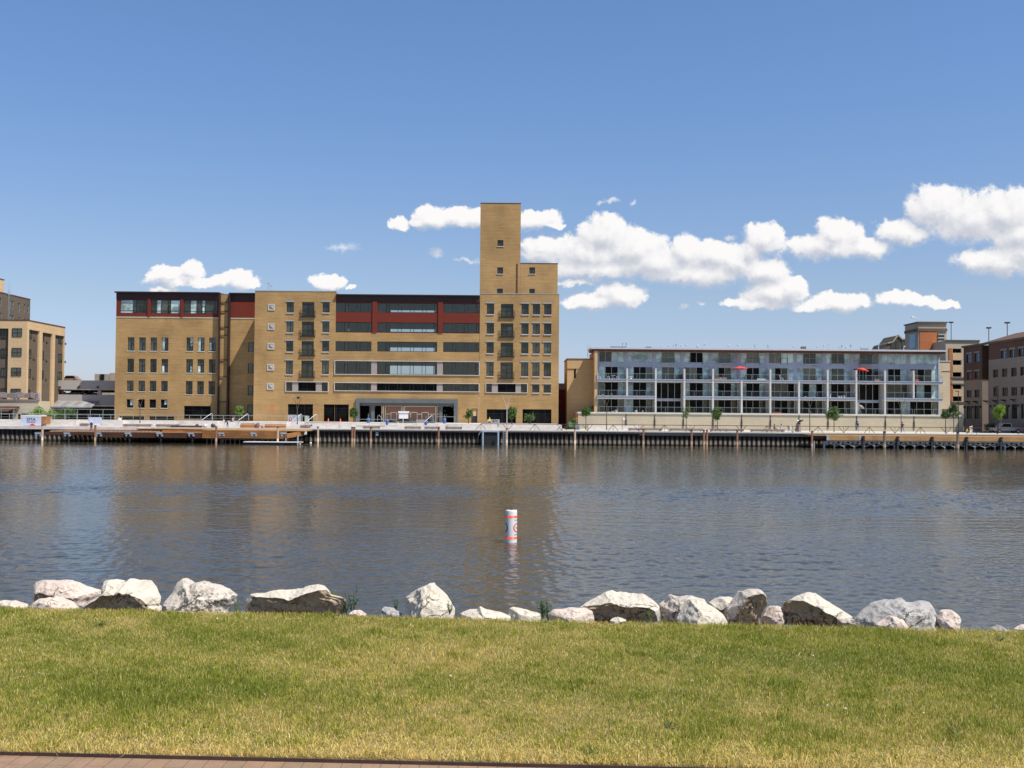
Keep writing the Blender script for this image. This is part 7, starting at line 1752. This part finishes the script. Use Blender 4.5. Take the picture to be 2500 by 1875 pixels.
# litter on the lawn: dead leaves, twigs and low weeds
LR = random.Random(8)
m = MB()
for i, (px, py) in enumerate(((640, 1805), (835, 1795), (60, 1680), (930, 1722), (1640, 1735), (2065, 1730), (2020, 1722), (1402, 1742), (645, 1778), (1100, 1650), (2255, 1740), (1560, 1810), (2200, 1722), (530, 1510), (1985, 1600), (1690, 1662))):
    p = atz(px, py, ZG + .02); a_ = LR.uniform(0, 6); v = Vector((math.cos(a_), math.sin(a_), .3)) * LR.uniform(.007, .013); w_ = Vector((-math.sin(a_), math.cos(a_), .1)) * .006
    m.quad(p - v, p - w_ + Vector((0, 0, .006)), p + v, p + w_)
    c = None
o = m.build('fallen_leaves', 'rock_pink'); o['kind'] = 'stuff'; tag(o, 'scattered small dead leaves and petals on the lawn', 'leaves')
def weed(px, py, s_, label, seed, z=ZG, tall=False, group='low weeds in the lawn', Y=None, leaf='leaf_weed'):
    R_ = random.Random(seed); b = atz(px, py, z) if Y is None else Vector((at(px, py, Y).x, Y, at(px, py, Y).z))
    c = thing('weed', label, 'weed', b, group); st, lf = MB(), MB()
    for i in range(7 if tall else 9):
        a_ = R_.uniform(0, 6.28); l = s_ * R_.uniform(.5, 1); lean = R_.uniform(.1, .45) if tall else R_.uniform(.5, 1.3)
        tip = b + Vector((math.cos(a_) * math.sin(lean), math.sin(a_) * math.sin(lean), math.cos(lean))) * l; st.tube([b, b.lerp(tip, .5), tip], [.0025, .002, .001], 4, False)
        for j in range(7 if tall else 5):
            t = R_.uniform(.3, 1); p = b.lerp(tip, t); d = Vector((R_.gauss(0, 1), R_.gauss(0, 1), R_.gauss(.2, .6))).normalized(); L_ = s_ * R_.uniform(.10, .20); sd = d.cross(Vector((0, 0, 1))).normalized() * L_ * .28
            lf.quad(p, p + d * L_ * .5 + sd, p + d * L_, p + d * L_ * .5 - sd)
    st.build('stem', leaf, c); lf.build('leaves', leaf, c)
weed(238, 1530, .10, 'dark leafy weed in the lawn below the second boulder group', 1)
weed(2005, 1508, .07, 'small dark weed on the lawn edge below the pointed boulder', 2)
weed(1632, 1780, .07, 'grey green weed in the dry grass near the path', 3)
weed(1440, 1845, .06, 'small weed beside the path edging at the centre', 4)
weed(2340, 1795, .09, 'light green weed tuft at the lower right', 5)
weed(2440, 1565, .07, 'dark weed on the lawn near the right edge', 6)
weed(480, 1817, .05, 'tiny dark weed above the path at the lower left', 7)

# ------------------------------------------------------------------ boulders
def rock(name, zx, zy, zs, poly, Y, mat, label, depth=.75, seed=0, facets=7, amp=.02, drop=26, cuts=()):
    pts = [(zx + a / zs, zy + b / zs) for a, b in poly]
    ymax = max(p[1] for p in pts); ex = sorted(pts, key=lambda q: q[0])
    pw = [at(px, py, Y) for px, py in pts]
    P2 = [(p.x, p.z) for p in pw]
    # carry the flanks down below the turf
    lo = min(p[1] for p in P2); dz = drop * Y / FPX
    left, right = min(P2), max(P2)
    P2 = P2 + [(right[0] - .02, lo - dz), ((left[0] + right[0]) / 2, lo - dz * 1.3), (left[0] + .02, lo - dz)]
    cx_ = (left[0] + right[0]) / 2; top = max(p[1] for p in P2); cz_ = lo + (top - lo) * .25
    ang = sorted(P2, key=lambda p: math.atan2(p[1] - cz_, p[0] - cx_)); n = len(ang)
    an = [math.atan2(p[1] - cz_, p[0] - cx_) for p in ang]
    def rad_(t):
        for i in range(n):
            a0, a1 = an[i], an[(i + 1) % n] + (2 * math.pi if i == n - 1 else 0)
            tt = t if t >= an[0] else t + 2 * math.pi
            if a0 <= tt <= a1:
                A, B = ang[i], ang[(i + 1) % n]; dx, dz_ = math.cos(tt), math.sin(tt); ex_, ez = B[0] - A[0], B[1] - A[1]
                den = dx * ez - dz_ * ex_
                if abs(den) < 1e-9: return math.hypot(A[0] - cx_, A[1] - cz_)
                return ((A[0] - cx_) * ez - (A[1] - cz_) * ex_) / den
        return math.hypot(ang[0][0] - cx_, ang[0][1] - cz_)
    W_ = right[0] - left[0]; D_ = min(W_, (top - lo) * 1.5) * depth * .6 + .05
    bm = bmesh.new(); bmesh.ops.create_icosphere(bm, subdivisions=6 if W_ > .3 else 5, radius=1)
    R_ = random.Random(seed); planes = []
    for i in range(facets):
        v = Vector((R_.uniform(-1, 1), -R_.uniform(.35, 1.0), R_.uniform(-.75, .8))).normalized(); planes.append((v, R_.uniform(.50, .80)))
    for c_ in cuts: planes.append((Vector(c_[:3]).normalized(), c_[3]))
    sv = Vector((seed * 7.3, seed * 1.9, seed * 3.7)); H_ = (top - lo) * .5 + .03
    cache = {}; under = set(); ncut = len(planes) - len(cuts)
    for v in bm.verts:
        d = v.co.copy()
        wv = .07 * mnoise.noise(v.co * 4 + sv)
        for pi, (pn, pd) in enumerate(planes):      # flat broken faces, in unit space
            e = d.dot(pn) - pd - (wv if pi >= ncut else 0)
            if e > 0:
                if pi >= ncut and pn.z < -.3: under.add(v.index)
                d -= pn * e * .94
        t = math.atan2(v.co.z, v.co.x); k_ = round(t, 3)
        if k_ not in cache: cache[k_] = max(.02, rad_(t))
        r_ = cache[k_]
        f = math.hypot(d.x, d.z)
        t2 = math.atan2(d.z, d.x); k2 = round(t2, 3)
        if k2 not in cache: cache[k2] = max(.02, rad_(t2))
        r2 = cache[k2]; fx = f ** .8
        q = Vector((math.cos(t2) * r2 * fx, d.y * D_ * (1.15 if d.y > 0 else 1.0), math.sin(t2) * r2 * fx))
        s1_ = q * 4.5 + sv
        a_ = amp * (mnoise.ridged_multi_fractal(s1_, 1.0, 2.1, 5, 1.0, 2.0) - 1.0) * .55 + amp * .5 * mnoise.noise(s1_ * 2.6) + amp * .3 * mnoise.noise(s1_ * 7)
        edge = 1 - .65 * min(1, max(0, f - .8) / .2)
        nrm = v.co.normalized(); q += Vector((nrm.x * (.35 + .65 * edge) * a_ * edge, nrm.y * a_, nrm.z * a_ * edge))
        v.co = q
    me = bpy.data.meshes.new(name); bm.to_mesh(me); bm.free()
    me.materials.append(MAT[mat]); me.materials.append(MAT['rock_undershade'])
    if under: me.polygons.foreach_set('material_index', [1 if all(i in under for i in p.vertices) else 0 for p in me.polygons])  # undercut faces take the darker material as painted shade
    me.polygons.foreach_set("use_smooth", [True] * len(me.polygons))
    try: me.set_sharp_from_angle(angle=math.radians(32))
    except Exception: pass
    o = bpy.data.objects.new('boulder', me); COL.objects.link(o); o.location = (cx_, Y, cz_); ORG[o.name] = Vector(o.location)
    return tag(o, label, 'boulder', 'boulders along the lawn edge')
A_ = (0, 1380, 3.687); B_ = (550, 1380, 3.687); Cc = (1100, 1380, 3.687); Dd = (1650, 1400, 2.602)
def yl_(px): return yedge((px - 1250) / FPX * 8.3)
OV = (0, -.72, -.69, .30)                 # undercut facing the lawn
rock('r', *A_, [(-60, 330), (0, 320), (100, 330), (200, 350), (262, 378)], yl_(60) + .35, 'rock_white', 'low flat pale boulder at the left edge', .9, 1)
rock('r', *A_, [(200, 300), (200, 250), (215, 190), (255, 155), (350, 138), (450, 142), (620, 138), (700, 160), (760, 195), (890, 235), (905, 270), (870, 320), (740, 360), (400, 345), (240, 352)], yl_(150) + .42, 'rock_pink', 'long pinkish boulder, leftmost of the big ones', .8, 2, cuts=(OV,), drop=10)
rock('r', *A_, [(268, 372), (340, 305), (400, 295), (440, 315), (480, 275), (560, 300), (640, 345), (705, 392)], yl_(130) + .14, 'rock_pink', 'low cream boulder lying in front of the long pinkish one', .8, 3)
rock('r', *A_, [(893, 255), (900, 190), (930, 140), (1040, 125), (1110, 140), (1120, 220), (1000, 290)], yl_(270) + .62, 'rock_white', 'small block behind the tall cream boulder at the left', .9, 4, drop=20)
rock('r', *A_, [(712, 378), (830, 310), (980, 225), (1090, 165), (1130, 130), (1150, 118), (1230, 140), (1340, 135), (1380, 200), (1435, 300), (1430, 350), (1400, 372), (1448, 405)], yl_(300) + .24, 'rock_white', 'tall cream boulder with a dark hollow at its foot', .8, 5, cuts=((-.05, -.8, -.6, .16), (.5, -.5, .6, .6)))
rock('r', *A_, [(1448, 405), (1450, 360), (1530, 260), (1570, 165), (1620, 125), (1650, 130), (1700, 175), (1780, 165), (1840, 160), (1930, 180), (2050, 220), (2120, 280), (2110, 340), (2050, 405)], yl_(480) + .22, 'rock_pitted', 'rough pitted boulder with a horn at its left top', .8, 6, amp=.035)
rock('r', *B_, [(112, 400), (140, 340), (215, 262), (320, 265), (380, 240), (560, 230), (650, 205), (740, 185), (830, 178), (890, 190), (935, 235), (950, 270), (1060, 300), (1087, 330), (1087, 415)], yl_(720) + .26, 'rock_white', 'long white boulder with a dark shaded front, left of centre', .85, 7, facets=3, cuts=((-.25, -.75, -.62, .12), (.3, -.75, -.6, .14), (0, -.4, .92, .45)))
rock('r', *B_, [(1108, 438), (1150, 412), (1220, 418), (1275, 446)], yl_(880) + .16, 'rock_pink', 'small rounded stone right of the long white boulder', .9, 8, drop=8)
rock('r', *B_, [(1388, 405), (1420, 380), (1500, 398), (1595, 442)], yl_(955) + .3, 'rock_grey', 'small slanting stone left of the pointed white boulder', .9, 9, drop=8)
rock('r', *B_, [(1602, 440), (1600, 300), (1640, 275), (1740, 215), (1830, 170), (1878, 165), (1900, 200), (2000, 280), (2050, 360), (2068, 400), (2062, 445)], yl_(1045) + .2, 'rock_white', 'pointed white boulder standing alone at the centre', .85, 10, cuts=((-.75, -.6, .1, .5), (.3, -.8, .5, .55)))
rock('r', *Cc, [(55, 448), (150, 405), (235, 405), (265, 375), (330, 410), (450, 430), (540, 460), (553, 498)], yl_(1180) + .16, 'rock_white', 'low white boulder right of the pointed one', .8, 11)
rock('r', *Cc, [(512, 450), (530, 390), (560, 378), (640, 395), (720, 425), (810, 440), (815, 478)], yl_(1280) + .18, 'rock_white', 'low white boulder left of the weed stalks', .8, 12)
rock('r', *Cc, [(875, 440), (930, 400), (1080, 390), (1200, 385), (1280, 420), (1300, 490)], yl_(1390) + .16, 'rock_pink', 'low cream boulder touching the big white one', .8, 13)
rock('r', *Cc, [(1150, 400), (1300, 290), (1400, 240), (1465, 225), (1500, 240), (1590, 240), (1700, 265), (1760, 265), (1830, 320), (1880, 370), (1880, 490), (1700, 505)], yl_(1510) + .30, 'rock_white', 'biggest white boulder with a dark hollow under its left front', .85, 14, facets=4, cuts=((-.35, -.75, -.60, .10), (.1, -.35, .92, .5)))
rock('r', *Cc, [(1435, 497), (1480, 477), (1550, 480), (1592, 500)], yl_(1510) + .02, 'rock_white', 'small white stone under the biggest boulder', .9, 15, drop=8)
rock('r', *Cc, [(1885, 470), (1880, 370), (1935, 330), (1960, 275), (1990, 268), (2050, 290), (2180, 275), (2290, 310), (2330, 400), (2330, 480)], yl_(1660) + .36, 'rock_pitted', 'dark pitted boulder behind the smooth white one', .8, 16, amp=.035)
rock('r', *Dd, [(5, 298), (40, 220), (90, 165), (160, 180), (240, 215), (300, 260), (328, 307)], yl_(1710) + .16, 'rock_white', 'smooth white boulder in front of the dark pitted one', .8, 17, facets=3, cuts=((.3, -.7, .6, .55),))
rock('r', *Dd, [(215, 188), (290, 155), (360, 153), (385, 170), (350, 230), (300, 262)], yl_(1765) + .6, 'rock_white', 'small white block behind and left of the tall one', .9, 18, cuts=(OV,))
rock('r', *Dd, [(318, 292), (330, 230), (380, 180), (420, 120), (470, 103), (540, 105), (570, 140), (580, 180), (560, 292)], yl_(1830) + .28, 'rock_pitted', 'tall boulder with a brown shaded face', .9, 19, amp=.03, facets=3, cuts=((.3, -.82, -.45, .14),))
rock('r', *Dd, [(545, 296), (580, 240), (620, 210), (660, 210), (690, 240), (690, 290)], yl_(1890) + .36, 'rock_pink', 'small cream stone right of the tall boulder', .9, 20)
rock('r', *Dd, [(640, 296), (680, 225), (700, 190), (780, 150), (860, 125), (910, 130), (970, 180), (1060, 235), (1130, 280), (1132, 303)], yl_(2000) + .26, 'rock_white', 'peaked white boulder with a split at its top', .85, 21, cuts=((-.62, -.62, -.5, .16), (0, -.55, .8, .55)))
rock('r', *Dd, [(1135, 300), (1200, 230), (1250, 195), (1330, 180), (1460, 165), (1500, 185), (1560, 190), (1600, 178), (1660, 185), (1678, 225), (1684, 300), (1660, 335)], yl_(2200) + .26, 'rock_grey', 'broad grey boulder near the right', .8, 22, amp=.03)
rock('r', *Dd, [(1265, 330), (1370, 275), (1450, 290), (1490, 335)], yl_(2180) + .08, 'rock_pink', 'small cream boulder before the broad grey one', .8, 23)
rock('r', *Dd, [(1672, 290), (1700, 250), (1760, 235), (1790, 260), (1815, 320), (1818, 345)], yl_(2320) + .2, 'rock_pink', 'small upright boulder at the right end of the row', .9, 24, amp=.03)
rock('r', *Dd, [(2015, 357), (2060, 332), (2095, 348), (2105, 362)], yl_(2440) + .1, 'rock_grey', 'tiny grey stone near the right edge', .9, 25, drop=8)
rock('r', *Dd, [(2155, 355), (2200, 332), (2300, 325), (2360, 350)], yl_(2500) + .15, 'rock_pink', 'low reddish brown stone at the right edge', .9, 26, drop=8)
rock('r', *A_, [(1420, 408), (1445, 375), (1480, 360), (1500, 408)], yl_(395) + .4, 'rock_pink', 'small stone wedged between the tall and the pitted boulder', .9, 27)
rock('r', *Dd, [(1050, 312), (1085, 292), (1130, 290), (1150, 312)], yl_(2070) + .1, 'rock_pitted', 'small brown stone left of the broad grey boulder', .9, 28, drop=8)
# weeds between the boulders
weed(862, 1500, .24, 'tall thin weed stalk right of the long white boulder', 31, group='weeds between the boulders', tall=True, Y=yl_(862) + .4)
weed(845, 1500, .14, 'leafy weed at the foot of the long white boulder', 32, group='weeds between the boulders', tall=True, Y=yl_(845) + .35)
weed(815, 1465, .09, 'small green sprig on the shoulder of the long white boulder', 33, group='weeds between the boulders', tall=True, Y=yl_(815) + .45, leaf='leaf_bright')
weed(1325, 1512, .19, 'dark bushy weed left of the biggest boulder', 34, group='weeds between the boulders', tall=True, Y=yl_(1325) + .3)
weed(1338, 1515, .17, 'second dark weed stalk left of the biggest boulder', 35, group='weeds between the boulders', tall=True, Y=yl_(1338) + .32)
weed(1586, 1512, .07, 'yellow green seedling at the foot of the biggest boulder', 36, group='weeds between the boulders', tall=True, Y=yl_(1586) + .0, leaf='leaf_bright')
weed(577, 1496, .10, 'bright green weed between the pitted and the long white boulder', 37, group='weeds between the boulders', tall=True, Y=yl_(577) + .16, leaf='leaf_bright')
weed(1098, 1500, .13, 'small weed climbing the right side of the pointed boulder', 38, group='weeds between the boulders', tall=True, Y=yl_(1098) + .02)
weed(964, 1498, .13, 'small dark weed behind the slanting stone', 39, group='weeds between the boulders', tall=True, Y=yl_(964) + .45)

# ------------------------------------------------------------------ river buoy
bb = atz(1248, 1323.5, 0); BY = bb.y; rb = 13.9 / FPX * BY
zt_ = at(1248, 1246.5, BY - rb).z
BU = thing('river_buoy', 'white cylindrical river buoy with orange bands standing in the water', 'buoy', (bb.x, BY, 0))
cx0, cy0 = bb.x, BY
H_ = zt_
m = MB(); m.lathe((cx0, cy0, 0), [(rb, -.6), (rb, 0), (rb, H_ - .04), (rb * .97, H_)], 48); m.build('body', 'buoy_white', BU, True)
def zpy(py): return at(1248, py, BY - rb).z
for a_, b_ in ((1259.5, 1265), (1311.3, 1317)):
    m = MB(); m.tube([(cx0, cy0, zpy(b_)), (cx0, cy0, zpy(a_))], rb + .003, 48); m.build('band', 'orange_paint', BU, True)
m = MB(); m.tube([(cx0, cy0, H_ + .002), (cx0, cy0, H_ + .008)], rb * .36, 24); m.build('lid', 'portal_grey', BU)
m = MB(); m.bar((cx0, cy0, H_), (cx0, cy0, H_ + .06), .015); m.build('lifting_eye', 'black_paint', BU)
def wrap(me, ang0, zc_, r_, mat, name):
    for v in me.vertices:
        x, y, z_ = v.co; a_ = ang0 + x / rb; rr_ = r_ + max(0, z_) * 1.0
        v.co = Vector((cx0 - BUo.x + math.sin(a_) * rr_, cy0 - BUo.y - math.cos(a_) * rr_, zc_ + y))
    me.materials.clear(); me.materials.append(MAT[mat]); o = bpy.data.objects.new(name, me); COL.objects.link(o); o.parent = BU; ORG[o.name] = BUo
BUo = ORG[BU.name]
def ring(R0, R1):
    me = bpy.data.meshes.new('ring'); n = 40; v = []; f = []
    for i in range(n): t = 2 * math.pi * i / n; v += [(math.cos(t) * R0, math.sin(t) * R0, 0), (math.cos(t) * R1, math.sin(t) * R1, 0)]
    for i in range(n): j = (i + 1) % n; f.append((2 * i, 2 * i + 1, 2 * j + 1, 2 * j))
    me.from_pydata(v, [], f); return me
AG = math.radians(67); zc0 = zpy(1289)
wrap(ring(.135, .185), AG, zc0, rb + .004, 'orange_paint', 'circle_symbol')
wrap(ring(.135, .185), AG - math.radians(150), zc0, rb + .004, 'ink', 'circle_symbol')
wrap(text_mesh('SLOW', .10, .0), AG, zpy(1272.5), rb + .005, 'ink', 'lettering')
wrap(text_mesh('NO', .12, .0), AG, zc0 - .04, rb + .005, 'ink', 'lettering')
wrap(text_mesh('WAKE', .10, .0), AG, zpy(1308), rb + .005, 'ink', 'lettering')
